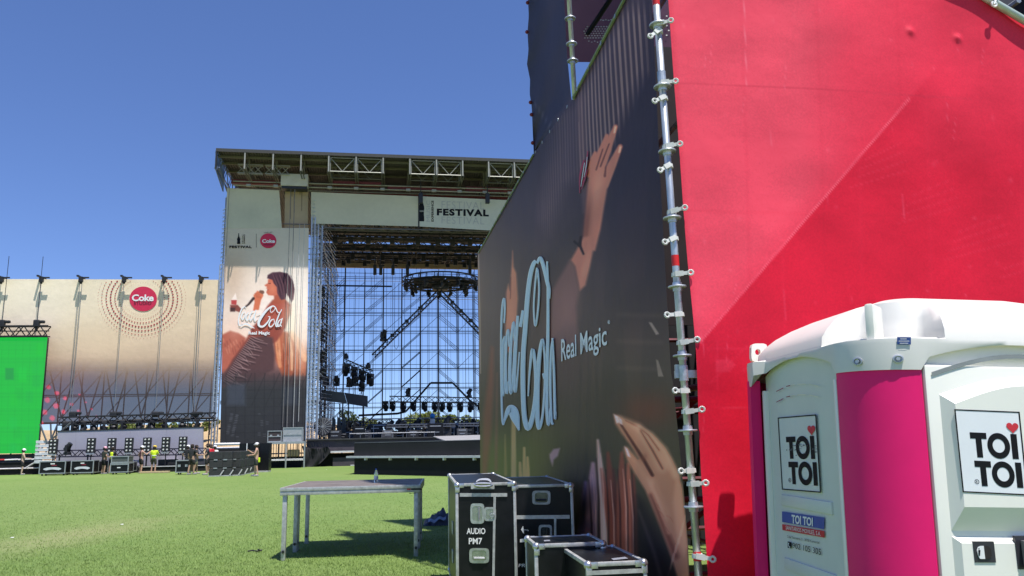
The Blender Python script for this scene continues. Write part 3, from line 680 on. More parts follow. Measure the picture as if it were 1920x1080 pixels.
def inner_tower():
    root = thing("scaffold_tower", "maroon and grey scaffold frame inside the banners, seen through the gap beside the pole", "scaffold", tuple(POLE0 + E1 * 1.5 + E2 * 4))
    for s in (2.1, 3.45, 5.6, 8.1, 10.9):
        for a in (.12, 1.6, 3.1):
            if s == 3.45: continue
            top = 15.5 if 3.4 < s < 6 else 5.1
            p = POLE0 + E2 * s + E1 * a; MB().tube(p, p + UZ * top, .024, 10).build("standard", GALV, root, smooth=True)
    for s in (2.1, 5.6, 8.1, 10.9):
        for z in (.35, 1.0, 1.9, 2.9, 3.9, 4.9):
            p = POLE0 + E2 * s + UZ * z; MB().tube(p + E1 * .1, p + E1 * 3.1, .03, 8).build("ledger", MAROON, root)
    for a in (.2, 1.6, 3.1):
        for z in (.4, 1.9, 3.9, 5.0):
            p = POLE0 + E1 * a + UZ * z; MB().tube(p + E2 * .2, p + E2 * 10.9, .024, 6).build("ledger", MAROON if z < 3 else SCAF, root)
    for k in range(5):
        p = POLE0 + E2 * (2.1 + .02 * k); MB().tube(p + E1 * .2 + UZ * (.4 + k), p + E1 * 3 + UZ * (2.4 + k), .024, 6).build("brace", MAROON, root)
    for k, z in enumerate((1.45, 2.2, 2.45)):
        p = POLE0 + E2 * 3.0 + E1 * (.33 + .09 * k) + UZ * z; MB().bbox(p, (.34, .06, .16), .01, E1, E2).build("plank_end", ALUD, root)
    p = POLE0 + E2 * 8.3
    MB().tube(atY(1100, 66, 11.5), atY(1150, -10, 11.2), .04, 8).build("brace", BLK, root)
    c0 = POLE0 + E2 * 3.45 + E1 * .1
    q0, q1 = Bp(1067, 0, .0), Bp(1077.5, 180, .0); MB().tube(q0 + (q0 - q1) * 8, q1 - (q0 - q1) * .03, .026, 12).build("standard", MATS["galvanised_pole"], root, smooth=True)
    for yy in (36, 84, 116):
        m = MB(); rosette(m, q0 + (q1 - q0) * (yy / 180), UZ, .06); m.build("rosette", GALV, root)
inner_tower()
def inner_sheets():
    P, x, y = quad_grid(lambda a, b: Rp(a, b, 6.2), (1040, -1000), (1270, -1000), (1290, 118), (1040, 116), 160, 60)  # top stretched far out of view to widen the tower's shadow on the lawn
    root = thing("purple_banner", "dusky purple mesh banner with bright holes, seen above the crowd print's top edge", "banner", tuple(POLE0 + E2 * 6.2 + E1))
    q = Paint(x, y, (112, 78, 98)); q.blob(1200, 60, 60, 90, (84, 58, 84), .7); q.noise(.04, 30, 30, 2)
    grid_mesh("cloth", P, print_mat("purple_cloth", (1.3, 1.3, 1.3), .7, transl=.6), q.c, parent=root)
    m = MB(); f = lambda a, b: Rp(a, b, 6.17)
    for r in range(6):
        for k in range(11):
            xx = 1096 + k * 5.2 + (r % 2) * 2.6 - r * .4; yy = 50 + r * 4.2
            if abs(xx - 1118) < 26 - abs(r - 2) * 3 + 8 * (r % 2): disc(m, xx, yy, 1.9, 1.3, f, 8)
    for k in range(5): disc(m, 1126 + k * 5, 37 + (k % 2), 2.2, 1.2, f, 8); disc(m, 1250 + (k % 2) * 4, 30 + k * 9, 1.8, 1.3, f, 8); disc(m, 1104 + k * 5.5, 77 + (k % 2) * 2, 1.6, 1.2, f, 8)
    m.build("bright_hole", M("daylit_hole", (.8, .8, .8), .8), root)  # pale discs standing in for daylight through the mesh
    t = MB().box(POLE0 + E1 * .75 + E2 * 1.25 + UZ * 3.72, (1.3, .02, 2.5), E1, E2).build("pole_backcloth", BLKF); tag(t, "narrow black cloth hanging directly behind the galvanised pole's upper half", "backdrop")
    t = MB().box(POLE0 + E1 * 1.6 + E2 * 4.2 + UZ * 12.9, (3.2, .03, 10.6), E1, E2).build("shade_sheet", M("navy_sheet", (.03, .03, .05), .8)); tag(t, "unseen navy sheet added high on the scaffold tower to fill its shadow on the lawn", "banner")  # added out of view, only to fill the tower's shadow on the lawn
    d = POLE0 + E2 * 6.6
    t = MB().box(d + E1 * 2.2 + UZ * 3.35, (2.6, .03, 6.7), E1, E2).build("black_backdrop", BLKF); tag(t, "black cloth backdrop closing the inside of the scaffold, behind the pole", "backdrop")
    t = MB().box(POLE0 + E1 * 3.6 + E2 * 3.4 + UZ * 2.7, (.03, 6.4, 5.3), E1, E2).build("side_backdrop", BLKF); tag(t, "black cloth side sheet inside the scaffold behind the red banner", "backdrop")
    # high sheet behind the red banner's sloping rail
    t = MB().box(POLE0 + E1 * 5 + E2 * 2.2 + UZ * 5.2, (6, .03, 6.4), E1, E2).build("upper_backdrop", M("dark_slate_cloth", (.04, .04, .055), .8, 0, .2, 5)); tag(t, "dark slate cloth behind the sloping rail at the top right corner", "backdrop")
inner_sheets()

def scraps():
    p = ground(478, 1036); m = MB().path([p + Vector((-.11, 0, .02)), p + Vector((-.04, .01, .03)), p + Vector((.03, -.01, .02)), p + Vector((.10, .02, .03))], .012, 6); m.path([p + Vector((.07, .02, .02)), p + Vector((.06, -.05, .05))], .012, 6)
    tag(m.build("cable_scrap", BLK), "short scrap of black cable lying on the grass left of the table", "cable")
    for k, (x, y, l) in enumerate(((228, 985, "small white paper scrap on the grass, left of the table"), (22, 1010, "small white paper scrap on the grass at the photo's left edge"), (612, 881, "tiny white scrap on the grass before the stage"))):
        p = ground(x, y); o = MB().plate([p + Vector((-.03, -.01, .02)), p + Vector((.035, -.015, .015)), p + Vector((.03, .02, .025)), p + Vector((-.015, .025, .02))], (0, 0, .004)).build("paper_scrap", WHT); tag(o, l, "litter")
scraps()
# ================================================================ PORTABLE TOILET
def toilet():
    W = 1.2; D = 1.21; r = .22; zE = 1.79; SC = 1.2
    root = thing("portable_toilet", "white and magenta portable toilet with black TOI TOI signs before the red banner", "portable toilet", (1.235 * SC, 2.933 * SC, CAMZ * (1 - SC)), (0, .037, .078), scale=SC)
    X = XF[root]; o0 = X.translation; ax = (X.to_3x3() @ Vector((1, 0, 0))); ay = X.to_3x3() @ Vector((0, 1, 0)); az = X.to_3x3() @ UZ
    side = lambda off=0: (lambda a, b: onplane(a, b, o0 + ax * (.02 - off), ax))
    front = lambda off=0: (lambda a, b: onplane(a, b, o0 + ay * (.0 - off), ay))
    PL = M("white_moulded_plastic", (.83, .81, .72), .32, 0, .03, 3, spec=.45)
    SIDE = M("milky_plastic_panel", (.63, .66, .60), .4, 0, .06, 2.5, spec=.4)
    MAG = M("magenta_plastic", (.80, .005, .145), .45, 0, .06, 5, spec=.35)
    L = lambda x, y, z: X @ Vector((x, y, z))
    def outline(ins, n=14, rr=None):
        rr = max(.02, (rr or r) - ins * .6); a0, a1 = ins, W - ins; out = []
        for cx, cy, s in ((a0 + rr, a0 + rr, math.pi), (a1 - rr, a0 + rr, 1.5 * math.pi), (a1 - rr, a1 - rr, 0), (a0 + rr, a1 - rr, .5 * math.pi)):
            for k in range(n + 1): t = s + .5 * math.pi * k / n; out.append((cx + rr * math.cos(t), cy + rr * math.sin(t)))
            c2 = {0: None}
        return out
    def dense(pts, k=10):
        out = []; n = len(pts)
        for i in range(n):
            a = pts[i]; b = pts[(i + 1) % n]; m = k if math.dist(a, b) > .1 else 1
            for q in range(m): out.append((a[0] + (b[0] - a[0]) * q / m, a[1] + (b[1] - a[1]) * q / m))
        return out
    # corner posts: quarter rounds
    for cx, cy, s in ((r, r, math.pi), (W - r, r, 1.5 * math.pi), (W - r, D - r, 0), (r - .055, D - r + .01, .5 * math.pi)):
        m = MB(); n = 16; prof = [(cx + r * math.cos(s + .5 * math.pi * k / n), cy + r * math.sin(s + .5 * math.pi * k / n)) for k in range(n + 1)]
        inn = [(cx + (r - .05) * math.cos(s + .5 * math.pi * k / n), cy + (r - .05) * math.sin(s + .5 * math.pi * k / n)) for k in range(n, -1, -1)]
        zs = [.28 + (zE + .03 - .28) * k / 6 for k in range(7)]; q = prof + inn; nn = len(q); vs = []
        for z in zs: vs += [L(a, b, z) for a, b in q]
        fs = [(j * nn + i, j * nn + (i + 1) % nn, (j + 1) * nn + (i + 1) % nn, (j + 1) * nn + i) for j in range(6) for i in range(nn)] + [tuple(range(nn)), tuple(range(6 * nn, 7 * nn))]
        m.add(vs, fs); smooth_by_angle(m.build("corner_post", MAG, root), 40)
    # side, rear and far panels
    def arch_panel(name, P0, P1, nrm, mat, top, arch, th=.03, z0=.29):
        n = 20; pts = [(P0[0], P0[1], z0), (P1[0], P1[1], z0)]
        for k in range(n + 1):
            t = 1 - k / n; pts.append((P0[0] + (P1[0] - P0[0]) * t, P0[1] + (P1[1] - P0[1]) * t, top + arch * math.sin(math.pi * t)))
        return MB().plate([L(*p) for p in pts], X.to_3x3() @ (Vector(nrm) * th)).build(name, mat, root)
    arch_panel("side_panel", (.02, r + .002), (.02, D - r - .002), (1, 0, 0), SIDE, zE + .05, .10)
    arch_panel("side_panel", (W - .02, r), (W - .02, D - r), (-1, 0, 0), SIDE, zE + .05, .10)
    arch_panel("rear_panel", (r, D - .02), (W - r, D - .02), (0, -1, 0), PL, zE + .05, .10)
    arch_panel("door_frame", (r + .002, .022), (W - r - .002, .022), (0, 1, 0), PL, zE + .10, .06)
    for y0, y1 in ((r + .003, r + .028), (D - r - .028, D - r - .003)):
        m = MB().bbox(L(.012, (y0 + y1) / 2, 1.03), (.03, y1 - y0, 1.48), .006, ax, ay, az); smooth_by_angle(m.build("panel_rib", PL, root), 40)
    for zz in (.55, .98, 1.26):                            # moulded steps in the side panel
        m = MB().bbox(L(.018, D / 2, zz), (.012, .5, .05), .005, ax, ay, az); smooth_by_angle(m.build("panel_rib", SIDE, root), 40)
    # door with raised fields
    m = MB().bbox(L(r + .005 + (W - 2 * r - .01) / 2, .004, 1.05), (W - 2 * r - .012, .03, 1.52), .012, ax, ay, az); smooth_by_angle(m.build("door", PL, root), 40)
    dr = [o for o in root.children if o.name.startswith("door") and not o.name.startswith("door_frame")][0]
    def field(x0, x1, z0, z1, y, h, ins, arch=0.0, ins_b=None):
        mb = MB(); n = 44; ib = ins_b or ins
        def loop(i, yy, bi):
            p = [(x0 + i, z0 + bi), (x1 - i, z0 + bi)]
            for k in range(n + 1):
                t = 1 - k / n; p.append((x0 + i + (x1 - x0 - 2 * i) * t, z1 - i + arch * math.sin(math.pi * t)))
            return [L(a, yy, b) for a, b in p]
        a = loop(0, y, 0); b = loop(ins, y - h, ib); nn = len(a)
        mb.add(a + b, [(i, (i + 1) % nn, nn + (i + 1) % nn, nn + i) for i in range(nn)] + [tuple(range(nn, 2 * nn))])
        return mb
    f1 = field(r + .055, W - r - .055, 1.215, 1.70, -.011, .035, .035, .07, .085); f1.build("raised_field", PL, dr)
    f2 = field(r + .055, W - r - .055, 1.02, 1.195, -.011, .022, .02); f2.build("raised_field", PL, dr)
    f3 = field(r + .075, W - r - .055, .35, .985, -.011, .03, .05); f3.build("raised_field", PL, dr)
    m = MB()
    for t in range(14):
        a = r + .03 + (W - 2 * r - .06) * t / 14; b = r + .03 + (W - 2 * r - .06) * (t + 1) / 14
        za = 1.765 + .075 * math.sin(math.pi * t / 14); zb = 1.765 + .075 * math.sin(math.pi * (t + 1) / 14)
        m.add([L(a, -.014, za), L(b, -.014, zb), L(b, -.014, zb + .016), L(a, -.014, za + .016)], [(0, 1, 2, 3)])
    m.build("door_top_seal", M("grey_seal", (.25, .27, .27), .7), dr)
    # roof: collar with tabs over the posts and a dome with dents at the corners
    ring_pts = dense(outline(0.0), 22); n = len(ring_pts); cxy = (W / 2, D / 2)
    def is_post(p): return min(p[0], W - p[0]) < r * .99 + .02 and min(p[1], D - p[1]) < r * .99 + .02
    levels = [(-.006, 'b'), (-.009, .10), (-.007, .118), (-.004, .124), (.0, .158), (.028, .195), (.07, .232), (.13, .268), (.21, .304), (.31, .334), (.43, .352), (.58, .358)]
    vs = []; inner = []
    for ins, h in levels:
        pts = dense(outline(max(-.03, ins)), 22) if ins < .5 else None
        for i, p in enumerate(ring_pts):
            x = cxy[0] + (p[0] - cxy[0]) * (1 - ins / .6); y = cxy[1] + (p[1] - cxy[1]) * (1 - ins / .6)
            if h == 'b':
                if is_post(p): z = zE
                else:
                    t = (p[0] - r) / (W - 2 * r) if min(p[1], D - p[1]) < .05 else (p[1] - r) / (D - 2 * r)
                    z = zE + .035 + .065 * math.sin(math.pi * min(1, max(0, t))) ** .8
            else:
                z = zE + h
                # dented corner above the collar
                ca = math.atan2(p[1] - cxy[1], p[0] - cxy[0]); k = min(abs(((ca - q + math.pi) % (2 * math.pi)) - math.pi) for q in (-math.pi / 4, -3 * math.pi / 4))
                dent = max(0, 1 - (k / .33) ** 8) * (1 if .12 < h < .32 else 0) * max(0, 1 - (max(0, h - .15) / .16) ** 2)
                x += (cxy[0] - p[0]) * .30 * dent; y += (cxy[1] - p[1]) * .30 * dent
            if p[0] < r + .05 and p[1] > D - r - .05 and (h == 'b' or h < .12): x -= .05 * min(1, (r + .05 - p[0]) / .15)
            vs.append(L(x, y, z))
    m = MB(); fs = []
    for j in range(len(levels) - 1):
        for i in range(n):
            a = j * n + i; b = j * n + (i + 1) % n; fs.append((a, b, b + n, a + n))
    fs.append(tuple(range((len(levels) - 1) * n, len(levels) * n)))
    m.add(vs, fs)
    # inner lip of the collar
    lip = [L(cxy[0] + (p[0] - cxy[0]) * .93, cxy[1] + (p[1] - cxy[1]) * .93, zE + .13) for p in ring_pts]
    k0 = len(m.v); m.add(lip, []); m.f += [(i, k0 + i, k0 + (i + 1) % n, (i + 1) % n) for i in range(n)]
    roof = m.build("roof", M("white_roof_plastic", (.66, .645, .59), .4, 0, .05, 2, spec=.45), root); smooth_by_angle(roof, 50)
    # lifting lug on the near corner, pierced tab at the far corner
    c = L(.115, .115, zE + .185); dg = (ax + ay).normalized(); dn = (ax - ay).normalized()
    m = MB().bbox(c, (.15, .04, .15), .012, dg, dn, az); smooth_by_angle(m.build("lifting_lug", PL, roof), 40)
    m = MB(); fn = lambda a, b: onplane(a, b, L(.05, D - .05, 0), (ay + ax * -.1).normalized())
    e = fn(1421, 660); u = (fn(1433, 660) - e).normalized(); v = (fn(1421, 648) - e).normalized(); s = (fn(1433, 660) - e).length / 12.0
    n2 = 24; A = []; B = []
    for k in range(n2):
        t = 2 * math.pi * k / n2; cx_, cy_ = math.cos(t), math.sin(t)
        sq = 1 / (abs(cx_) ** 5 + abs(cy_) ** 5) ** .2; A.append(e + u * (s * 15 * cx_ * sq + s * 3) + v * (s * 16 * cy_ * sq - s * 1)); B.append(e + u * (s * 5.2 * cx_) + v * (s * 5.2 * cy_))
    th = ay * .03; vs = A + B + [p + th for p in A] + [p + th for p in B]
    fs = []
    for k in range(n2):
        k1 = (k + 1) % n2; fs += [(k, k1, n2 + k1, n2 + k), (2 * n2 + k, 3 * n2 + k, 3 * n2 + k1, 2 * n2 + k1), (k, 2 * n2 + k, 2 * n2 + k1, k1), (n2 + k, n2 + k1, 3 * n2 + k1, 3 * n2 + k)]
    m.add(vs, fs); m.build("lifting_eye", PL, roof)
    for px, py in ((1608, 678), (1684, 673)):
        d = ray(px, py); best = None
        # where the view meets the round corner of the collar
        for t in np.linspace(2.2, 5.0, 1400):
            q = XF[root].inverted() @ (CAM + d * (t / d.y)); rr = math.hypot(q.x - r, q.y - r)
            if q.x < r + .01 and q.y < r + .01 and rr <= r + .014: best = q; break
        if best is None: best = Vector((r * .3, r * .3, zE + .05))
        nn = Vector((best.x - r, best.y - r, 0)).normalized(); wn = X.to_3x3() @ nn; tg = az.cross(wn)
        m = MB().lathe([(.016, -.012), (.016, .002), (.012, .003), (.012, -.003), (.008, -.004), (.006, .004)], X @ best, 18, tg, az, wn); smooth_by_angle(m.build("bolt", GALV, roof), 30)
    def corner_hit(px, py, off):
        d = ray(px, py)
        for t in np.linspace(2.2, 5.0, 3000):
            q = XF[root].inverted() @ (CAM + d * (t / d.y))
            if q.x < r + .02 and q.y < r + .02 and math.hypot(q.x - r, q.y - r) <= r + .011 + off: return X @ q
            if q.x >= r and q.y > -.011 - off: return X @ q
        return L(.2, -.03, zE + .05)
    def patch(m, x0, y0, x1, y1, off, n=6):
        vs = []
        for i in range(n + 1):
            x = x0 + (x1 - x0) * i / n; vs += [corner_hit(x, y1, off), corner_hit(x, y0, off)]
        m.add(vs, [(2 * i, 2 * i + 2, 2 * i + 3, 2 * i + 1) for i in range(n)])
    m = MB(); patch(m, 1682, 632, 1708, 646, .003); lab = m.build("maker_plate", M("blue_plate", (.03, .07, .24), .4), roof)
    m = MB()
    for yy, x0, x1 in ((635, 1688, 1700), (639, 1685, 1705), (643, 1687, 1703)): patch(m, x0, yy, x1, yy + 1, .005, 4)
    m.build("plate_print", WHT, lab)
    # signs
    def sign(surf0, surf1, surf2, surf3, bl, br, tr, tl, name, bgm=None):
        wq = quadmap(surf0, bl, br, tr, tl); m = MB(); m.add([wq(0, 0), wq(1, 0), wq(1, 1), wq(0, 1)], [(0, 1, 2, 3)]); sg = m.build(name, bgm or M("white_sign", (.78, .79, .80), .4, 0, .04, 5), root)
        f = quadmap(surf1, bl, br, tr, tl); m = MB(); e = .022; ev = .015
        for a in ((0, 0, 1, ev), (0, 1 - ev, 1, 1), (0, ev, e, 1 - ev), (1 - e, ev, 1, 1 - ev)): m.add([f(a[0], a[1]), f(a[2], a[1]), f(a[2], a[3]), f(a[0], a[3])], [(0, 1, 2, 3)])
        m.build("sign_border", INK, sg)
        m = MB(); 
        for t0, v0 in ((.20, .425), (.225, .085)):
            h = .30
            for a in ((t0, v0 + h - .075, t0 + .25, v0 + h), (t0 + .08, v0, t0 + .17, v0 + h - .075)): m.add([f(a[0], a[1]), f(a[2], a[1]), f(a[2], a[3]), f(a[0], a[3])], [(0, 1, 2, 3)])
            ring(m, t0 + .425, v0 + h / 2, .155, .083, f, 40, asp=1.12)
            a = (t0 + .62, v0, t0 + .715, v0 + h); m.add([f(a[0], a[1]), f(a[2], a[1]), f(a[2], a[3]), f(a[0], a[3])], [(0, 1, 2, 3)])
        ring(m, .235, .135, .028, .022, f, 20, asp=1.25); text(m, "R", lambda u, v: f(.222 + .026 * u, .122 + .024 * v), .01)
        m.build("sign_lettering", INK, sg)
        m = MB(); f2 = quadmap(surf2, bl, br, tr, tl); hp = []
        for k in range(40):
            t = 2 * math.pi * k / 40; hx = 16 * math.sin(t) ** 3; hy = 13 * math.cos(t) - 5 * math.cos(2 * t) - 2 * math.cos(3 * t) - math.cos(4 * t); hp.append((.865 + hx * .0058, .805 + hy * .0046))
        m.add([f2(*p) for p in hp], [tuple(range(40))]); m.build("heart", REDI, sg)
    sign(front(.0468), front(.0476), front(.0484), None, (1805, 923), (1928, 929), (1912, 772), (1789, 767), "front_sign")
    sign(side(.006), side(.008), side(.009), None, (1466, 918), (1539, 924), (1530, 777), (1458, 783), "side_sign", M("milky_sign", (.65, .68, .65), .4, 0, .05, 5))
    def C6(x, y): return (1440 + x / 7.2, 930 + y / 7.2)
    s0 = side(.006); s1 = side(.008)
    m = MB(); flat(m, [C6(190, 352), C6(760, 450), C6(760, 290), C6(188, 208)], s0); bl = m.build("blue_label", M("blue_sticker", (.035, .08, .34), .45, 0, .05, 10), root)
    m = MB(); text(m, "TOI TOI", quadmap(s1, C6(318, 362), C6(605, 405), C6(605, 292), C6(318, 250)), .035); m.build("label_lettering", WHT, bl)
    m = MB(); flat(m, [C6(195, 460), C6(762, 562), C6(762, 472), C6(190, 380)], s0); rl = m.build("red_label", M("red_sticker", (.55, .02, .03), .45, 0, .05, 10), root)
    m = MB(); text(m, "SANITARIOS MOVILES, S.A.", quadmap(s1, C6(240, 450), C6(712, 538), C6(712, 482), C6(240, 398)), .0); m.build("label_lettering", WHT, rl)
    m = MB(); text(m, "Calle Telemetria, 2 - 28700 Comercial", quadmap(s0, C6(258, 563), C6(692, 645), C6(692, 612), C6(258, 530)), 0); 
    text(m, "902 105 305", quadmap(s0, C6(332, 700), C6(715, 798), C6(715, 715), C6(332, 628)), .0)
    flat(m, [C6(265, 698), C6(315, 708), C6(315, 625), C6(265, 612)], s0); m.build("phone_lettering", INK, root)
    m = MB(); ribbon(m, [(1440 + a / 7.2, 930 + b / 7.2, c / 7.2) for a, b, c in ((280, 632, 14), (274, 655, 9), (283, 680, 9), (298, 694, 14))], s1); m.build("phone_handset", WHT, root)
    m = MB(); m2 = MB()
    def C5(x, y): return (1400 + x / 5.4, 540 + y / 5.4)
    for dy in (0, 108):
        for a, b, c, d, red in ((300, 1052, 372, 1016, 1), (400, 1001, 440, 991, 1), (446, 990, 485, 984, 0), (512, 978, 596, 977, 0), (632, 980, 722, 999, 0)):
            p = C5(a, b + dy); q = C5(c, d + dy); flat(m2 if red else m, [p, q, (q[0], q[1] - 1.6), (p[0], p[1] - 1.6)], side(.012))
    m.build("vent_slit", M("cream_slit", (.75, .72, .55), .6), root); m2.build("vent_slit", M("red_slit", (.3, .01, .03), .6), root)
    # grime on the side sign
    m = MB()
    for k in range(26):
        x = RNG.uniform(1474, 1532); y = 840 + RNG.normal(0, 6) + (x - 1500) * .05; disc(m, x, y, RNG.uniform(.5, 2.6), RNG.uniform(.4, 1.4), side(.0105 + k * .0001), 7)
    m.build("scuff", M("grey_scuff", (.13, .13, .14), .8), root)
    # lock indicator and handle
    g0, g1, g2 = front(.036), front(.039), front(.042)
    def C7(x, y): return (1740 + x / 9.0, 960 + y / 9.0)
    m = MB(); q = [g0(*C7(*p)) for p in ((798, 853), (1150, 853), (1112, 497), (758, 497))]; m.plate(q, ay * .012); lk = m.build("lock_indicator", M("black_lock_plate", (.03, .028, .035), .35, spec=.5), root)
    m = MB(); flat(m, [C7(840, 720), C7(862, 775), C7(890, 792), C7(966, 792), C7(940, 570), C7(880, 572), C7(840, 590), C7(822, 640)], g1); m.build("indicator_window", WHT, lk)
    m = MB(); flat(m, [C7(850, 640), C7(885, 640), C7(880, 740), C7(862, 740)], g2); disc(m, *C7(860, 622), 1.1, 1.4, g2, 10); m.build("figure_mark", INK, lk)
    m = MB(); flat(m, [C7(966, 792), C7(1040, 785), C7(1078, 740), C7(1060, 620), C7(1020, 575), C7(940, 570)], g1); m.build("indicator_shutter", M("brown_black_shutter", (.025, .018, .018), .4), lk)
    m = MB(); q = [g0(*C7(*p)) for p in ((1525, 968), (1900, 968), (1870, 405), (1462, 405))]; m.plate(q, ay * .012); hd = m.build("door_handle", M("black_lock_plate"), root)
    m = MB(); q = [g1(*C7(*p)) for p in ((1620, 930), (1800, 930), (1780, 470), (1560, 480))]; m.plate(q, -ay * .03); m.build("grip", M("grey_grip", (.18, .17, .17), .45), hd)
toilet()

# ================================================================ FLIGHT CASES
CHROME = M("case_steel", (.58, .58, .58), .3, .85, .2, 22)
def case_frame(c, X, Y, w, d, h):
    """c: centre of the base; X,Y: horizontal axes"""
    ex = .027; t = .006; edges = []
    for sx in (-1, 1):
        for sy in (-1, 1): edges.append((c + X * (sx * (w / 2 - ex / 2 + t)) + Y * (sy * (d / 2 - ex / 2 + t)) + UZ * (h / 2), (ex, ex, h - .05)))
    for sz in (0, 1):
        for sy in (-1, 1): edges.append((c + Y * (sy * (d / 2 - ex / 2 + t)) + UZ * (sz * h + (ex / 2 - t) * (1 - 2 * sz)), (w - .05, ex, ex)))
        for sx in (-1, 1): edges.append((c + X * (sx * (w / 2 - ex / 2 + t)) + UZ * (sz * h + (ex / 2 - t) * (1 - 2 * sz)), (ex, d - .05, ex)))
    return edges
def near_case(label, FL, FR, BL, z, extra=None):
    """front-left, front-right and back-left picture points of the top"""
    A = ground(*FL, z); B = ground(*FR, z); Cc = ground(*BL, z)
    w = (B - A).length; Y = (Cc - A); d = Y.length; Y.normalize(); X = Vector((Y.y, -Y.x, 0)); h = z - .10
    c = A + X * (w / 2) + Y * (d / 2); c.z = .10
    yaw = math.atan2(X.y, X.x)
    root = thing("flight_case", label, "flight case", (c.x, c.y, 0), (0, 0, yaw), "flight cases beside the dark banner")
    m = MB().bbox(c + UZ * (h / 2), (w - .004, d - .004, h), .004, X, Y); m.build("shell", BLKP, root)
    for e in case_frame(c, X, Y, w, d, h):
        m = MB().bbox(e[0], e[1], .005, X, Y); smooth_by_angle(m.build("edge_trim", ALU, root), 35)
    for sx in (-1, 1):
        for sy in (-1, 1):
            for sz in (0, 1):
                p = c + X * (sx * (w / 2 - .012)) + Y * (sy * (d / 2 - .012)) + UZ * (h * sz + .012 * (1 - 2 * sz))
                m = MB().ball(p, .03, 12, 8)
                for ax, nx in ((X, sx), (UZ, 1 - 2 * sz)): m.bbox(p + (X * -sx * .035 if ax is X else UZ * (1 - 2 * sz) * .035) + Y * (sy * .02), (.05, .006, .04) if ax is X else (.04, .006, .05), .002, X, Y)
                smooth_by_angle(m.build("corner_cap", CHROME, root), 40)
    for sx in (-1, 1):
        for sy in (-1, 1):
            p = c + X * (sx * (w / 2 - .09)) + Y * (sy * (d / 2 - .12)); p.z = .05
            m = MB().lathe([(.03, -.02), (.05, -.018), (.05, .018), (.03, .02)], p, 16, UZ, Y, X); m.box(p + UZ * .035, (.06, .06, .03), X, Y); m.build("castor", BLK, root)
    ff = lambda off: (lambda a, b: onplane(a, b, c - Y * (d / 2 + off), Y))
    tt = lambda off: (lambda a, b: ground(a, b, z + off))
    return root, ff, tt, c, X, Y, w, d, h
def dish(root, ff, x0, y0, x1, y1, name="recessed_latch", bar=True, dark=False):
    fr = ff(.009); m = MB(); rx, ry = (x1 - x0) / 2, (y1 - y0) / 2; cx, cy = (x0 + x1) / 2, (y0 + y1) / 2; n = 32
    def sq(sc, k): t = 2 * math.pi * k / n; a, b = math.cos(t), math.sin(t); s = 1 / (abs(a) ** 6 + abs(b) ** 6) ** (1 / 6); return (cx + rx * sc * a * s, cy + ry * sc * b * s)
    o = [fr(*sq(1, k)) for k in range(n)]; i = [fr(*sq(.72, k)) for k in range(n)]; bk = [ff(-.012)(*sq(.66, k)) for k in range(n)]
    b0 = [ff(-.001)(*sq(1.02, k)) for k in range(n)]
    m.add(o + i + bk + b0, [(k, (k + 1) % n, n + (k + 1) % n, n + k) for k in range(n)] + [(n + k, n + (k + 1) % n, 2 * n + (k + 1) % n, 2 * n + k) for k in range(n)] + [(3 * n + k, 3 * n + (k + 1) % n, (k + 1) % n, k) for k in range(n)])
    a = m.build(name, CHROME if not dark else ALUD, root); 
    m = MB(); f3 = ff(.004); m.add([f3(*sq(.70, k)) for k in range(n)], [tuple(range(n))]); m.build("dish", M("dish_steel_dark", (.10, .11, .10), .25, .8, .3, 25) if dark else M("dish_steel", (.42, .44, .42), .25, .9, .2, 25), a)
    if bar:
        m = MB(); p = ff(.022)(x0 + rx * .45, cy + ry * .35); q = ff(.022)(x1 - rx * .45, cy + ry * .35)
        if ry > rx * 1.2: p = ff(.022)(cx + rx * .25, y0 + ry * .4); q = ff(.022)(cx + rx * .25, y1 - ry * .4)
        m.tube(p, q, .009, 8); smooth_by_angle(m.build("grip", BLK if dark else ALUD, a), 40)
    return a
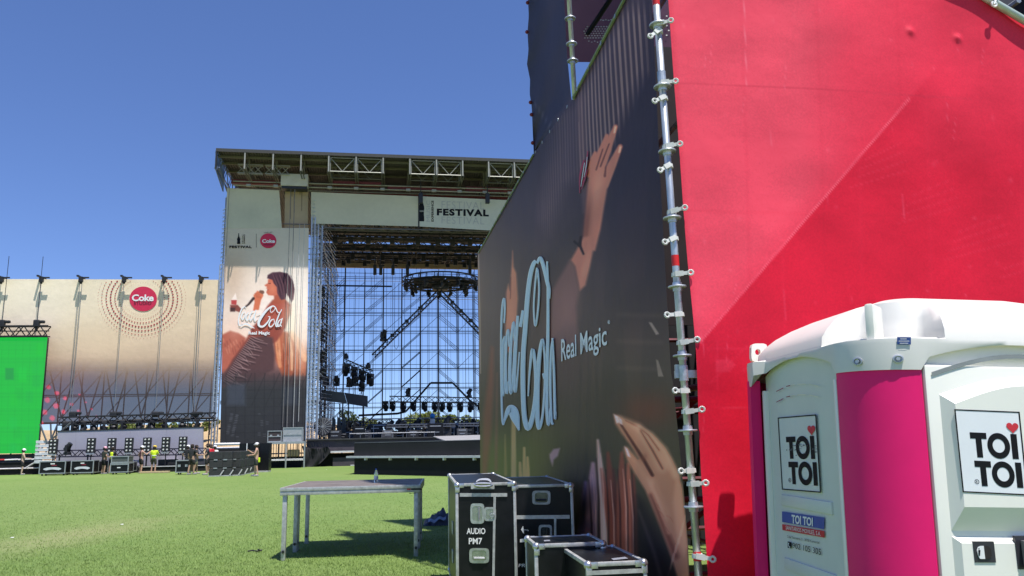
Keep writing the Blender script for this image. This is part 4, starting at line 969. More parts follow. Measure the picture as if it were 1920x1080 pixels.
def near_cases():
    def K(x, y): return (820 + x / 4.571, 880 + y / 4.571)
    root, ff, tt, c, X, Y, w, d, h = near_case("tall black flight case stencilled AUDIO PM7 beside the table", (855, 908), (951, 909), (841, 890), 1.18)
    def strip(root, f, a, b, wd, name="trim_strip"):
        m = MB(); p, q = a, b; dx, dy = q[0] - p[0], q[1] - p[1]; l = math.hypot(dx, dy); nx, ny = -dy / l * wd / 2, dx / l * wd / 2
        v = [f(p[0] + nx, p[1] + ny), f(q[0] + nx, q[1] + ny), f(q[0] - nx, q[1] - ny), f(p[0] - nx, p[1] - ny)]; m.plate(v, Y * .008); m.build(name, ALU, root)
    strip(root, ff(.010), (862, 928), (951, 928), 6.5); strip(root, ff(.012), (927.5, 931.5), (924, 1160), 4.5)
    dish(root, ff, 882, 944, 908, 982); dish(root, ff, 880, 1028, 917, 1056)
    dish(root, ff, 908, 951, 930, 977, "butterfly_latch", bar=False); m = MB(); f = ff(.02); q = f(923, 966); m.lathe([(.012, -.004), (.02, -.004), (.02, .004), (.012, .004)], q, 14, X, UZ, Y); m.bbox(q, (.05, .008, .014), .003, X, Y); m.build("latch_knob", CHROME, root)
    m = MB(); text(m, "AUDIO", quadmap(ff(.004), (875, 1001), (910, 1001), (910, 990), (875, 990)), .02); text(m, "PM7", quadmap(ff(.004), (879, 1020), (904, 1020), (904, 1008.5), (879, 1008.5)), .02); m.build("stencil_lettering", WHT, root)
    m = MB(); g = tt(.004); ribbon(m, [(893, 903, 2), (900, 899, 3), (915, 899, 4), (921, 904, 2)], g); m.build("top_scuff", M("pale_scuff", (.35, .37, .42), .5), root)
    fr = ff(.018); m = MB(); m.plate([fr(883, 917), fr(927, 917), fr(927, 906), fr(883, 906)], Y * .01); pl = m.build("handle_plate", ALU, root)
    m = MB(); f = ff(.04); pts = [f(889 + a, b) for a, b in ((0, 909), (4, 907), (12, 906.5), (22, 906.5), (30, 907), (34, 909), (30, 911), (22, 912), (12, 912), (4, 911), (0, 909))]; m.path(pts, .012, 8); smooth_by_angle(m.build("carry_handle", CHROME, pl), 40)
    # side latches seen edge-on
    for z in (.35, .62):
        m = MB().bbox(c - X * (w / 2 + .006) + Y * (-.3) + UZ * z, (.012, .14, .12), .004, X, Y); m.build("side_latch", ALU, root)
    root, ff, tt, c, X, Y, w, d, h = near_case("wide black flight case with umbrella stencil, behind the two low cases", (957, 911), (1073, 910), (933, 896), 1.15)
    strip(root, ff(.010), (962, 970), (1068, 969), 7); strip(root, ff(.012), (1041, 973), (1041, 1200), 4)
    dish(root, ff, 998, 920, 1032, 946, dark=True); dish(root, ff, 1010, 984, 1035, 1016, dark=True)
    m = MB(); f = ff(.004); flat(m, [(977, 993), (980, 987), (981, 986.5), (982, 993), (982.5, 1001), (980, 998)], f); ribbon(m, [(982, 993.5, 1), (990, 994, 1), (990, 996, 1)], f)
    flat(m, [(975, 1011), (981, 1010), (984, 1012), (984, 1016), (975, 1017)], f); text(m, "PRO", quadmap(f, (972, 1063), (994, 1063), (995, 1057), (973, 1057)), .02); m.build("stencil_mark", WHT, root)
    root, ff, tt, c, X, Y, w, d, h = near_case("knee high black flight case with plain front, behind the lowest case", (1003, 1022), (1137, 1020), (986, 1007.5), .81)
    m = MB(); g = tt(.006); flat(m, [(1020, 1015), (1032, 1014.5), (1030, 1012), (1020, 1012.5)], g); m.build("top_label", M("grey_label", (.25, .26, .3), .4), root)
    root, ff, tt, c, X, Y, w, d, h = near_case("low black flight case with broad silver edges, nearest to the camera", (1100, 1057), (1210, 1052), (1055, 1028), .77)
    strip(root, ff(.012), (1100, 1075), (1205, 1070), 8)
    m = MB(); g = tt(.006); flat(m, [(1150, 1050), (1178, 1047), (1172, 1044), (1146, 1047)], g); m.build("top_label", M("grey_label"), root)
near_cases()

# ================================================================ STAGE DECK TABLES, BOTTLE, SHEET
def deck(label, FL, X, w, d, z=.98):
    Y = Vector((-X.y, X.x, 0)); yaw = math.atan2(X.y, X.x); c = FL + X * (w / 2) + Y * (d / 2)
    root = thing("stage_deck_table", label, "table", (c.x, c.y, 0), (0, 0, yaw), "stage decks used as a table")
    o = MB().bbox(Vector((c.x, c.y, z - .008)), (w - .06, d - .06, .018), .003, X, Y).build("deck_board", M("brown_phenolic_board", (.17, .14, .125), .5, 0, .3, 5, bump=.15), root)
    for s in (-1, 1):
        m = MB().bbox(Vector((c.x, c.y, z - .026)) + Y * (s * (d / 2 - .015)), (w, .03, .05), .004, X, Y); m.bbox(Vector((c.x, c.y, z - .079)) + Y * (s * (d / 2 - .018)), (w - .004, .024, .052), .004, X, Y); smooth_by_angle(m.build("side_rail", ALU, root), 35)
        m = MB().bbox(Vector((c.x, c.y, z - .052)) + X * (s * (w / 2 - .015)), (.03, d - .064, .104), .004, X, Y); smooth_by_angle(m.build("end_rail", ALU, root), 35)
    for sx in (-1, 1):
        for sy in (-1, 1):
            p = c + X * (sx * (w / 2 - .065)) + Y * (sy * (d / 2 - .065))
            m = MB().bbox(Vector((p.x, p.y, (z - .10) / 2)), (.06, .06, z - .10), .006, X, Y); lg = m.build("leg", ALU, root); smooth_by_angle(lg, 35)
            MB().lathe([(.02, -.02), (.02, .02)], Vector((p.x, p.y, .12)) + Y * -.03, 10, X, UZ, Y).build("leg_screw", BLK, lg)
    return root, c, Y
FLt = ground(520, 1053); FLt.z = .98; XT = Vector((1, .085, 0)).normalized(); wT = 1.95
rootA, cA, YT = deck("front aluminium stage deck on legs with maker strips on its rail", FLt, XT, wT, .99)
deck("rear aluminium stage deck on legs, pushed against the front deck", FLt + YT * 1.0, XT, wT, .99)
m = MB(); f = lambda a, b: onplane(a, b, FLt - YT * .003, YT); flat(m, [(763, 918.5), (770, 918.5), (770, 916), (763, 916)], f); m.build("red_rail_sticker", REDI, rootA)
m = MB(); flat(m, [(771, 918.5), (791, 918.2), (791, 915.8), (771, 916)], f); m.build("black_rail_sticker", INK, rootA)
m = MB(); flat(m, [(767, 925.4), (772, 925.4), (772, 924.2), (767, 924.2)], f); flat(m, [(773.5, 925.4), (779, 925.2), (779, 924), (773.5, 924.2)], f); m.build("rail_print", INK, rootA)
def bottle():
    p = ground(705, 904.5, .982)
    root = thing("water_bottle", "small clear water bottle with a blue cap standing on the stage deck table", "bottle", tuple(p))
    g = bpy.data.materials.new("clear_plastic"); g.use_nodes = True; q = g.node_tree.nodes["Principled BSDF"]; q.inputs["Base Color"].default_value = (.82, .88, .95, 1); q.inputs["Transmission Weight"].default_value = .75; q.inputs["Roughness"].default_value = .12; q.inputs["IOR"].default_value = 1.15
    m = MB().lathe([(.03, 0), (.033, .006), (.033, .11), (.03, .13), (.018, .165), (.0125, .178), (.0125, .186)], p, 18); smooth_by_angle(m.build("body", g, root), 50)
    m = MB().lathe([(.0335, .045), (.0337, .046), (.0337, .09), (.0335, .091)], p, 18); m.build("label_band", M("pale_bottle_label", (.62, .66, .72), .5, 0, .2, 60), root)
    m = MB().lathe([(.0145, .184), (.0145, .203), (.012, .206)], p, 14); m.build("cap", M("blue_cap", (.02, .10, .42), .45), root)
bottle()
def heap():
    c = ground(818, 986)
    r = 30; P = np.zeros((22, r, 3))
    for i in range(22):
        for j in range(r):
            u = i / 21 * 2 - 1; v = j / (r - 1) * 2 - 1; k = max(0, 1 - u * u) ** .5 * max(0, 1 - v ** 4) ** .5
            z = .29 * k * (.6 + .25 * math.sin(v * 4 + 1) + .22 * math.sin(v * 9 + u * 5) + .05 * math.sin(u * 11 - v * 7)); P[i, j] = (c.x + .05 + v * .29 + .03 * math.sin(u * 7), c.y + .25 + u * .3, max(.006, z))
    m = M("dark_blue_sheet", (.022, .028, .055), .45, 0, .3, 6, spec=.5)
    o = grid_mesh("crumpled_sheet", P, m); tag(o, "crumpled dark blue sheet lying on the grass behind the tall case", "sheet")
    P2 = np.zeros((8, 24, 3))
    for i in range(8):
        for j in range(24):
            v = j / 23 * 2 - 1; u = i / 7; P2[i, j] = (c.x + .02 + v * .17, c.y - .05 - .05 * u + .02 * math.sin(v * 5), .10 + .05 * (1 - u) + .035 * v + .02 * math.sin(v * 6))
    q = grid_mesh("pale_fold", P2, M("pale_blue_lining", (.20, .24, .34), .5, 0, .3, 10)); q.parent = o
heap()
# ================================================================ MAIN STAGE
def sheet(name, label, cat, fn, tl, tr, br, bl, paint, gain=(1.2, 1.2, 1.2), rows=40, cols=40, base=(178, 172, 155), part="cloth", alpha=None, sag=0.0, mat=None, group=None):
    P, x, y = quad_grid(fn, tl, tr, br, bl, rows, cols)
    c = Vector(P.reshape(-1, 3).mean(0)); c.z = 0
    root = thing(name, label, cat, tuple(c), group=group)
    q = Paint(x, y, base)
    if paint: paint(q)
    al = alpha(x, y) if alpha else None
    if sag: P = P - np.array(E2) * (sag * np.sin(np.linspace(0, 9, cols))[None, :, None] * np.sin(np.linspace(0, 5, rows))[:, None, None])
    grid_mesh(part, P, mat or print_mat(name + "_print", gain, .75, alpha=alpha is not None, weave=.05, wscale=3.0), q.c, al, root)
    return root
CREAM = (176, 172, 150)
def st_front(off): return lambda a, b: S(a, b, off)
# ---- wing banner on the left
def wing():
    def pnt(q):
        t = (q.y - (523 + 0.0 * q.x)) / 268.0
        q.ramp(t, [(0, (205, 198, 176)), (.3, (203, 190, 166)), (.55, (178, 160, 140)), (.68, (112, 98, 90)), (.80, (66, 61, 62)), (1, (56, 54, 57))])
        q.blob(60, 560, 130, 90, (214, 212, 196), .8); q.blob(380, 560, 70, 90, (196, 180, 156), .5); q.blob(180, 640, 120, 40, (206, 188, 160), .4)
        q.blob(120, 745, 70, 60, (112, 66, 76), .35)
        for cx, cy, r in ((91, 726, 4), (107, 737, 4), (122, 747, 3.5), (89, 750, 5), (105, 761, 5), (134, 758, 3), (84, 773, 5), (119, 772, 4), (98, 784, 5), (147, 771, 3), (149, 740, 1.6), (161, 754, 1.6), (172, 767, 1.8), (181, 781, 2), (78, 793, 4)):
            q.stroke([(cx, cy, r)], (206, 58, 76), 1.5)
        q.noise(.02, 70, 30, 4)
    al = lambda x, y: 1 - .16 * np.clip((y - 675) / 75, 0, 1)
    root = sheet("wing_banner", "wide cream banner fading to grey, with a round red badge in a halo of dots", "banner", st_front(0), (-60, 523), (413, 524.5), (404, 784), (-60, 801), pnt, (1.34, 1.2, 1.12), 130, 210, alpha=al)
    f = st_front(-.03); f2 = st_front(-.05)
    m = MB(); disc(m, 268.5, 560.5, 25.8, 23.2, f, 48); bd = m.build("badge", M("red_badge_print", (.58, .02, .07), .6, 0, .1, 4), root)
    m = MB(); text(m, "Coke", quadmap(f2, (247, 564), (288, 564), (288.5, 552), (247.5, 552)), .03, .95); m.build("badge_lettering", WHT, bd)
    m = MB(); text(m, "STUDIO", quadmap(f2, (251, 571), (284, 571), (284, 565.5), (251, 565.5)), .01); m.build("badge_small_lettering", M("dark_red_print", (.10, .01, .03), .6), bd)
    m = MB(); k = 0
    for r, n, s in ((33, 46, .35), (41, 52, .75), (49, 58, 1.15), (57, 62, 1.5), (65, 68, 1.3), (73, 74, .95), (80, 78, .55)):
        for i in range(n):
            t = 2 * math.pi * (i + .5 * (k % 2)) / n; x = 266 + r * 1.03 * math.cos(t); y = 560 + r * .93 * math.sin(t)
            if y > 526: disc(m, x, y, s * 1.1, s * 1.05, f, 8)
        k += 1
    m.build("halo_dots", M("dark_red_dots", (.36, .012, .035), .6), root)["kind"] = "stuff"
wing()
# outriggers, hoists and their cables above the wing banner
def hoists():
    def one(px, bot, two):
        top = S(px, 521, -.45); 
        root = thing("cable_hoist", "black hoist on an outrigger with its cable down the front of the wing banner", "hoist", (top.x, top.y, 0), group="hoists along the wing banner's top edge")
        m = MB().box(S(px, 522, .2) + UZ * .06, (.14, 1.5, .12), E1, E2); m.build("outrigger", BLK, root)
        m = MB().bbox(top - UZ * .12, (.28, .26, .42), .03, E1, E2); m.ball(top - UZ * .38, .1, 8, 6); m.box(top + E1 * .3 + UZ * .02, (.5, .1, .1), E1, E2, UZ); m.build("motor", BLK, root)
        for d in ((-.06, .10) if two else (0,)):
            p = top + E1 * d; q = Vector((p.x, p.y, S(px, bot, -.45).z)); MB().tube(p, q, .022, 5).build("cable", M("steel_cable", (.24, .24, .24), .6, .3), root)
        return root
    labs = [("leftmost cable hoist at the photo's left edge, above the wing banner", 3, 610, 0), ("cable hoist second from the left, above the green screen's right end", 78, 610, 0), ("cable hoist third from the left, with a double cable to the truss", 152, 778, 1), ("cable hoist just left of the round red badge", 233, 778, 0), ("cable hoist just right of the round red badge", 308, 778, 0), ("rightmost cable hoist, with a double cable near the tall tower banner", 377, 778, 1)]
    for l, px, b, two in labs: one(px, b, two)['label'] = l
hoists()
# scaffold behind the wing banner
def wing_scaffold():
    o = S(200, 790, 1.6); root = thing("wing_scaffold", "scaffold standing behind the wing banner, its braces showing through the mesh", "scaffold", (o.x, o.y, 0))
    for i in range(11):
        px = -20 + i * 41
        for off in (.7, 2.7):
            p = S(px, 843, off); p.z = 0; MB().tube(p, p + UZ * 14.0, .05, 6).build("standard", STEEL, root)
    for z in (3.6, 5.6, 7.6, 9.6, 11.6, 13.7):
        for off in (.7, 2.7):
            a = S(-40, 843, off); b = S(405, 843, off); a.z = b.z = z; MB().tube(a, b, .04, 5).build("ledger", STEEL, root)
    for i in range(10):
        for z in (3.6, 5.6, 7.6, 9.6):
            a = S(-20 + i * 41, 843, .7 if i % 2 else 2.7); b = S(21 + i * 41, 843, .7 if i % 2 else 2.7); a.z = z; b.z = z + 2.0; MB().tube(a, b, .036, 5).build("brace", STEEL, root)
    for i in range(6):
        a = S(110 + i * 50, 843, .3); b = S(80 + i * 54, 843, .5); a.z = 3.9; b.z = 7.4; MB().tube(a, b, .05, 5).build("raker", STEEL, root)
        a = S(110 + i * 50, 843, .3); b = S(130 + i * 50, 843, .5); a.z = 3.9; b.z = 7.4; MB().tube(a, b, .05, 5).build("raker", STEEL, root)
wing_scaffold()
# ---- tower with the printed singer
def tower_print(q):
    X, Y = q.x, q.y
    q.ramp((Y - 426) / 410, [(0, (188, 182, 166)), (.16, (196, 184, 166)), (.36, (232, 216, 204)), (.5, (238, 204, 182)), (.58, (176, 112, 98)), (.68, (92, 66, 68)), (.76, (62, 62, 64)), (1, (46, 47, 50))])
    q.blob(440, 530, 26, 60, (184, 152, 124), .6); q.blob(560, 540, 30, 70, (246, 236, 226), .8); q.blob(548, 600, 34, 56, (255, 246, 228), 1.0); q.blob(500, 580, 60, 60, (250, 232, 222), .6); q.blob(480, 540, 30, 40, (236, 214, 196), .6)
    T = lambda x, y: (405 + x / 4.911, 420 + y / 4.911)
    U = lambda x, y: (405 + x / 4.5, 620 + y / 4.5)
    # crowd arms and hands low on both sides
    q.poly([U(40, 40), U(120, 0), U(190, 20), U(250, 60), U(240, 130), U(150, 260), U(60, 360), U(40, 330)], (176, 96, 78), 4)
    q.poly([U(480, 80), U(560, 0), U(640, 20), U(760, 220), U(760, 380), U(560, 380), U(500, 240)], (176, 92, 66), 5)
    q.stroke([U(640, 20) + (5,), U(700, 110) + (6,), U(755, 240) + (5,)], (236, 172, 128), 4, .9); q.stroke([U(620, 60) + (2,), U(640, 200) + (3,), U(640, 330) + (2,)], (240, 196, 156), 3, .7)
    q.stroke([U(520, 60) + (4,), U(525, 170) + (5,), U(540, 300) + (3,)], (224, 150, 108), 3, .8)
    for k in range(16):
        a = U(60 + k * 11, 70 + (k * 37) % 90); q.stroke([a + (1.2,), (a[0] + 2 + k % 3, a[1] + 9 + k % 5, .8)], ((216, 148, 120), (124, 60, 52))[k % 2], 2.5, .5)
    for k in range(14):
        a = U(500 + k * 17, 60 + (k * 53) % 160); q.stroke([a + (1,), (a[0] + 2, a[1] + 14, .8)], ((240, 196, 160), (134, 66, 52))[k % 2], 2.5, .4)
    # the singer: dress, shoulder, raised arm, neck, face in profile, bobbed dark hair
    q.poly([T(590, 680), T(660, 720), T(690, 800), T(640, 960), T(560, 1080), U(440, 130), U(330, 240), U(180, 420), U(60, 480), U(60, 400), U(130, 250), U(260, 60), T(330, 960), T(420, 850), T(470, 760), T(520, 700)], (146, 72, 60), 4)
    q.poly([T(440, 820), T(500, 740), T(600, 690), T(690, 740), T(690, 830), T(600, 900), T(500, 960), T(420, 1000)], (170, 84, 68), 6)
    q.poly([U(290, 60), U(420, 40), U(480, 60), U(500, 200), U(490, 330), U(300, 430), U(60, 470), U(40, 420), U(150, 240)], (86, 60, 62), 6)
    for k in range(26):
        t = k / 25; a = U(300 - 230 * t, 60 + 380 * t); L_ = 14 + 10 * math.sin(k * 1.7); 
        q.stroke([(a[0] - 2, a[1] - 4, .6), (a[0] + 8, a[1] + 1 + k % 3, 1.0), (a[0] + 8 + L_, a[1] + 6 + (k % 4) * 2, .5)], (186, 150, 148), 1.2, .55)
        q.stroke([(a[0] - 2, a[1] - 1, .6), (a[0] + 9, a[1] + 4 + k % 3, .9), (a[0] + 6 + L_, a[1] + 9 + (k % 4) * 2, .5)], (44, 32, 38), 1.3, .6)
    q.poly([T(530, 600), T(610, 600), T(650, 720), T(560, 740), T(510, 730), T(535, 690)], (168, 84, 64), 3)
    q.poly([T(480, 510), T(476, 545), T(448, 562), T(452, 572), T(470, 578), T(462, 592), T(476, 600), T(466, 618), T(462, 630), T(482, 655), T(530, 660), T(575, 650), T(580, 520), T(520, 500)], (196, 104, 80), 2)
    q.blob(*T(520, 590), 7, 12, (216, 130, 100), .7); q.stroke([T(470, 604) + (.5,), T(484, 606) + (.5,)], (120, 40, 36), 1); q.stroke([T(486, 548) + (.5,), T(500, 546) + (.7,)], (60, 30, 32), 1)
    q.poly([T(470, 500), T(476, 470), T(520, 445), T(590, 440), T(660, 455), T(705, 520), T(725, 600), T(715, 690), T(690, 730), T(680, 690), T(650, 640), T(640, 690), T(600, 700), T(565, 640), T(560, 580), T(530, 545), T(520, 515)], (74, 46, 58), 2)
    for k in range(12): q.stroke([T(520 + k * 16, 455 + (k % 3) * 12) + (.5,), T(560 + k * 14, 560) + (.9,), T(585 + k * 12, 690 - (k % 4) * 18) + (.4,)], ((112, 76, 82), (46, 28, 40))[k % 2], 1.2, .7)
    q.poly([T(345, 655), T(380, 615), T(430, 630), T(436, 660), T(415, 700), T(395, 790), T(340, 800), T(355, 720)], (206, 112, 80), 2)
    for k in range(4): q.stroke([T(356 + k * 6, 640 + k * 12) + (.4,), T(400 + k * 5, 636 + k * 14) + (.4,)], (140, 64, 50), 1, .7)
    q.stroke([T(345, 685) + (2.6,), T(300, 740) + (2,), T(265, 768) + (1.4,)], (60, 44, 46), 1.5); q.stroke([T(428, 628) + (3.4,), T(410, 622) + (2.6,)], (120, 84, 70), 1.5)
    q.poly([T(180, 635), T(195, 700), T(188, 760), T(140, 760), T(140, 700), T(165, 660)], (240, 222, 210), 1.5); q.poly([T(140, 700), T(192, 700), T(188, 745), T(140, 740)], (176, 66, 66), 1.5)
    q.poly([T(130, 745), T(200, 745), T(240, 790), T(220, 815), T(180, 800), T(135, 805)], (128, 66, 58), 2); q.poly([T(130, 770), T(180, 770), T(175, 808), T(130, 806)], (64, 40, 42), 2)
    q.stroke([U(620, -200) + (.8,), U(720, 100) + (.6,)], (255, 250, 240), 2, .4)
    q.blob(549, 606, 15, 44, (255, 240, 212), .8); q.blob(563, 655, 12, 46, (244, 190, 150), .5); q.blob(440, 610, 12, 22, (238, 196, 176), .35); q.blob(566, 610, 12, 60, (250, 232, 220), .55)
    # scaffold and gear seen faintly through the lower mesh
    q.mix((46, 48, 52), np.clip((Y - 690) / 40, 0, 1) * .75)
    for k in range(9): q.stroke([(424 + k * 18, 700, .6), (423 + k * 18, 830, .6)], (30, 31, 35), 1.5, .5)
    for k in range(7): q.stroke([(418, 716 + k * 16, .5), (576, 714 + k * 16, .5)], (32, 33, 37), 1.5, .45)
    for k in range(6): q.stroke([(420 + k * 26, 760, .6), (446 + k * 26, 700, .6)], (30, 31, 35), 1.5, .5)
    q.poly([(425, 720), (460, 720), (460, 760), (425, 760)], (74, 82, 98), 8, .5); q.poly([(530, 725), (560, 725), (560, 760), (530, 760)], (70, 78, 92), 8, .45)
    for k in range(46): q.stroke([(424 + (k * 37) % 20 + (60 if k % 5 == 0 else 0), 776 + (k * 13) % 44, .8), (428 + (k * 37) % 20 + (60 if k % 5 == 0 else 0), 776 + (k * 13) % 44, .8)], (84, 86, 92), 1.2, .6)
def logo(mb, fn, fo):
    T = lambda p: (405 + p[0] / 4.911, 420 + p[1] / 4.911, p[2] / 4.911)
    st = [[(278, 772, 4), (262, 762, 8), (240, 778, 11), (218, 830, 12), (207, 895, 11), (220, 935, 9), (244, 905, 6)],
          [(268, 808, 6), (246, 822, 11), (234, 862, 12), (248, 880, 11), (268, 842, 8), (268, 808, 6)],
          [(308, 816, 7), (290, 826, 12), (275, 864, 13), (288, 888, 11), (312, 862, 6)],
          [(350, 800, 7), (324, 818, 12), (308, 862, 13), (322, 886, 11), (348, 842, 8), (362, 800, 8)], [(370, 790, 11), (352, 850, 13), (358, 888, 12), (384, 866, 6)],
          [(376, 836, 11), (410, 822, 11)],
          [(205, 930, 3), (232, 940, 9), (262, 922, 15), (296, 926, 17), (326, 946, 13), (356, 960, 4)],
          [(603, 786, 4), (588, 815, 9), (566, 808, 9), (546, 768, 10), (520, 756, 12), (472, 788, 19), (424, 846, 24), (394, 902, 24), (400, 938, 20), (436, 942, 17), (478, 900, 13), (497, 858, 9), (478, 852, 4)],
          [(520, 756, 5), (500, 788, 6), (508, 814, 6), (534, 796, 6), (548, 768, 5)],
          [(534, 874, 6), (504, 890, 12), (488, 930, 13), (506, 946, 11), (536, 914, 8), (534, 874, 6)],
          [(606, 786, 5), (580, 836, 11), (552, 915, 13), (560, 945, 11), (584, 920, 5)],
          [(604, 874, 6), (578, 894, 11), (566, 930, 12), (582, 942, 9), (606, 900, 7)], [(612, 866, 9), (594, 922, 11), (604, 944, 7)]]
    for k, s in enumerate(st): ribbon(mb, [T(p) for p in s], lambda a, b, k=k: fn(a, b, fo - k * .003), 5)
def tower():
    root = sheet("tower_banner", "tall banner with a printed singer, white script lettering and a Festival mark on top", "banner", st_front(0), (422, 427), (579, 427.5), (574, 829), (412.5, 836), tower_print, (1.15, 1.1, 1.08), 300, 130)
    f = st_front(-.03); f2 = st_front(-.05); f3 = st_front(-.07)
    m = MB(); logo(m, lambda a, b, o: S(a, b, o), -.04); m.build("script_lettering", M("white_lettering_far", (.82, .82, .82), .6, 0, .03), root)
    m = MB(); text(m, "Real Magic", quadmap(f, (466, 627), (506, 627), (506, 621), (466, 621)), .03); m.build("tagline", MATS["white_lettering_far"], root)
    m = MB(); disc(m, 503, 451.5, 15.2, 14, f, 40); bd = m.build("badge", MATS["red_badge_print"], root)
    m = MB(); text(m, "Coke", quadmap(f2, (491.5, 455), (515.5, 455), (515.5, 448.5), (491.5, 448.5)), .03, .95); m.build("badge_lettering", WHT, bd)
    m = MB(); text(m, "STUDIO", quadmap(f2, (494, 460), (512, 460), (512, 457.5), (494, 457.5)), .02); m.build("badge_small_lettering", MATS["dark_red_print"], bd)
    m = MB(); text(m, "LIVE AT", quadmap(f, (495, 437), (511, 436.5), (511, 434.5), (495, 435)), 0); text(m, "FESTIVAL", quadmap(f, (430, 465), (472, 465), (472, 460.5), (430, 460.5)), .05, 1.15)
    flat(m, [(480.3, 464), (480.9, 464), (480.9, 438), (480.3, 438)], f)
    def btl(m, cx, y0, y1, w, fn):
        h = y1 - y0; pr = [(0, .22), (.02, .26), (.04, .2), (.2, .24), (.3, .36), (.42, .62), (.5, .86), (.56, .92), (.66, .8), (.76, .78), (.88, .9), (.96, .92), (1, .8)]
        flat(m, [(cx - w / 2 * b, y0 + h * a) for a, b in pr] + [(cx + w / 2 * b, y0 + h * a) for a, b in pr[::-1]], fn)
    btl(m, 447.5, 437.5, 457.5, 6.5, f)
    text(m, "EXPERIENCE", lambda u, v: f(459.2 - v * 2.4, 456.5 - u * 17), .02); text(m, "MUSIC", lambda u, v: f(456 - v * 2.4, 456.5 - u * 17), .0)
    m.build("festival_mark", INK, root)
    # plain header cloths
    def shade(q): q.noise(.035, 60, 40, 9); q.blob(470, 400, 30, 20, (158, 156, 138), .5)
    sheet("header_cloth", "plain cream cloth on the tower, above the singer banner's Festival mark", "banner", st_front(-.02), (426, 352.5), (523.5, 357), (528.5, 428), (423, 428), shade, (1.15, 1.15, 1.15), 24, 24, CREAM)
    def sh2(q):
        q.noise(.03, 30, 60, 10)
        for x, y in ((545, 410), (552, 398), (566, 395), (548, 368), (563, 364)): q.stroke([(x, 352, .7), (x - .5, y, .5)], (60, 54, 48), 1.5, .7)
    sheet("pillar_cloth", "narrow tan cloth with dark drip stains, below the small box sign", "banner", st_front(.5), (534.5, 352), (578, 354), (577.5, 427), (533, 427), sh2, (1.05, 1.02, .95), 60, 40, (170, 154, 128))
    root2 = thing("box_sign", "small plain cream box under the roof edge, over the drip stained cloth", "box", tuple(S(552, 843, -.5)))
    c = (S(526.5, 325, -.6) + S(577, 349, -.6)) / 2; wd = (S(577, 325, -.6) - S(526.5, 325, -.6)).length; hh = S(526.5, 325, -.6).z - S(526.5, 347.5, -.6).z
    MB().bbox(c + E2 * .45, (wd, .9, hh), .03, E1, E2).build("box_shell", M("cream_box_cloth", (.50, .48, .40), .7, 0, .1, 2), root2)
    MB().box(c + E2 * .45 - UZ * (hh / 2 + .12), (wd * .94, .8, .2), E1, E2).build("box_underside", BLK, root2)
    sheet("header_banner", "long plain cream header banner across the stage, left of the Festival lettering", "banner", st_front(-.02), (583.5, 360), (784, 368), (784, 424.5), (583, 419), lambda q: q.noise(.03, 70, 40, 12), (1.15, 1.15, 1.15), 20, 60, CREAM)
    fb = sheet("festival_banner", "cream header banner with black FESTIVAL lettering and a bottle silhouette", "banner", st_front(-.02), (786.5, 368), (1060, 380), (1060, 440), (786.5, 424.5), lambda q: q.noise(.03, 70, 40, 13), (1.15, 1.17, 1.17), 20, 60, (176, 174, 158))
    m = MB(); text(m, "FESTIVAL", quadmap(f, (819, 403), (916.5, 405), (916.5, 393), (819, 391)), .055, 1.18); text(m, "EXPERIENCE", lambda u, v: f(813 - v * 4.2 + 0, 415.5 - u * 39.5), .03); btl(m, 790.5, 360, 415, 11, f); m.build("festival_lettering", INK, fb)
    m = MB(); text(m, "MUSIC", lambda u, v: f(806.5 - v * 7, 415.5 - u * 39.5), .0); 
    text(m, "FESTIVAL", quadmap(f, (828, 391), (908, 393), (908, 379), (828, 377)), -.01, 1.1); text(m, "FESTIVAL", quadmap(f, (828, 419), (908, 421), (908, 408), (828, 406)), -.01, 1.1)
    m.build("ghost_lettering", M("pale_grey_print", (.36, .36, .33), .7, 0, .05), fb)
    m = MB(); text(m, "coca", quadmap(f2, (786.8, 397), (794.5, 397), (794.5, 393), (786.8, 393)), .02); m.build("bottle_lettering", MATS["pale_grey_print"], fb)
    m = MB(); m.tube(S(785.3, 366, -.04), S(785.3, 428, -.04), .05, 6); o = m.build("banner_joint", BLK); tag(o, "thin black upright between the two header banners", "upright")
    for px, l in ((790, "black speaker hung under the roof over the bottle silhouette"), (915, "black speaker hung under the roof at the end of the FESTIVAL lettering")):
        c = S(px - 1, 372, -.7); rt = thing("hung_speaker", l, "speaker", tuple(c), group="black speakers hung on the header")
        MB().bbox(c, (.34, .34, .85), .04, E1, E2).build("cabinet", BLK, rt); MB().tube(c + UZ * .4, c + UZ * 1.5, .04, 6).build("hanger", BLK, rt)
    # ropes down the tower face
    for px, y0, y1, o_, l in ((430, 352, 838, -.25, "thin rope down the left side of the tower, beside the Festival mark"), (545.5, 350, 800, -.3, "thin rope down the singer banner, just right of the red badge"), (553, 350, 806, -.35, "thicker dark rope down the singer banner's right half"), (562, 420, 806, -.3, "pale rope down the singer banner's right half"), (571, 420, 790, -.3, "thin rope near the singer banner's right edge")):
        a = S(px, y0, o_); b = Vector((a.x, a.y, S(px, y1, o_).z)); o = MB().tube(a, b, .022 if px != 553 else .03, 5).build("rope", M("grey_rope", (.2, .19, .18), .8) if px < 560 else M("pale_rope", (.45, .44, .42), .8)); tag(o, l, "rope")
tower()
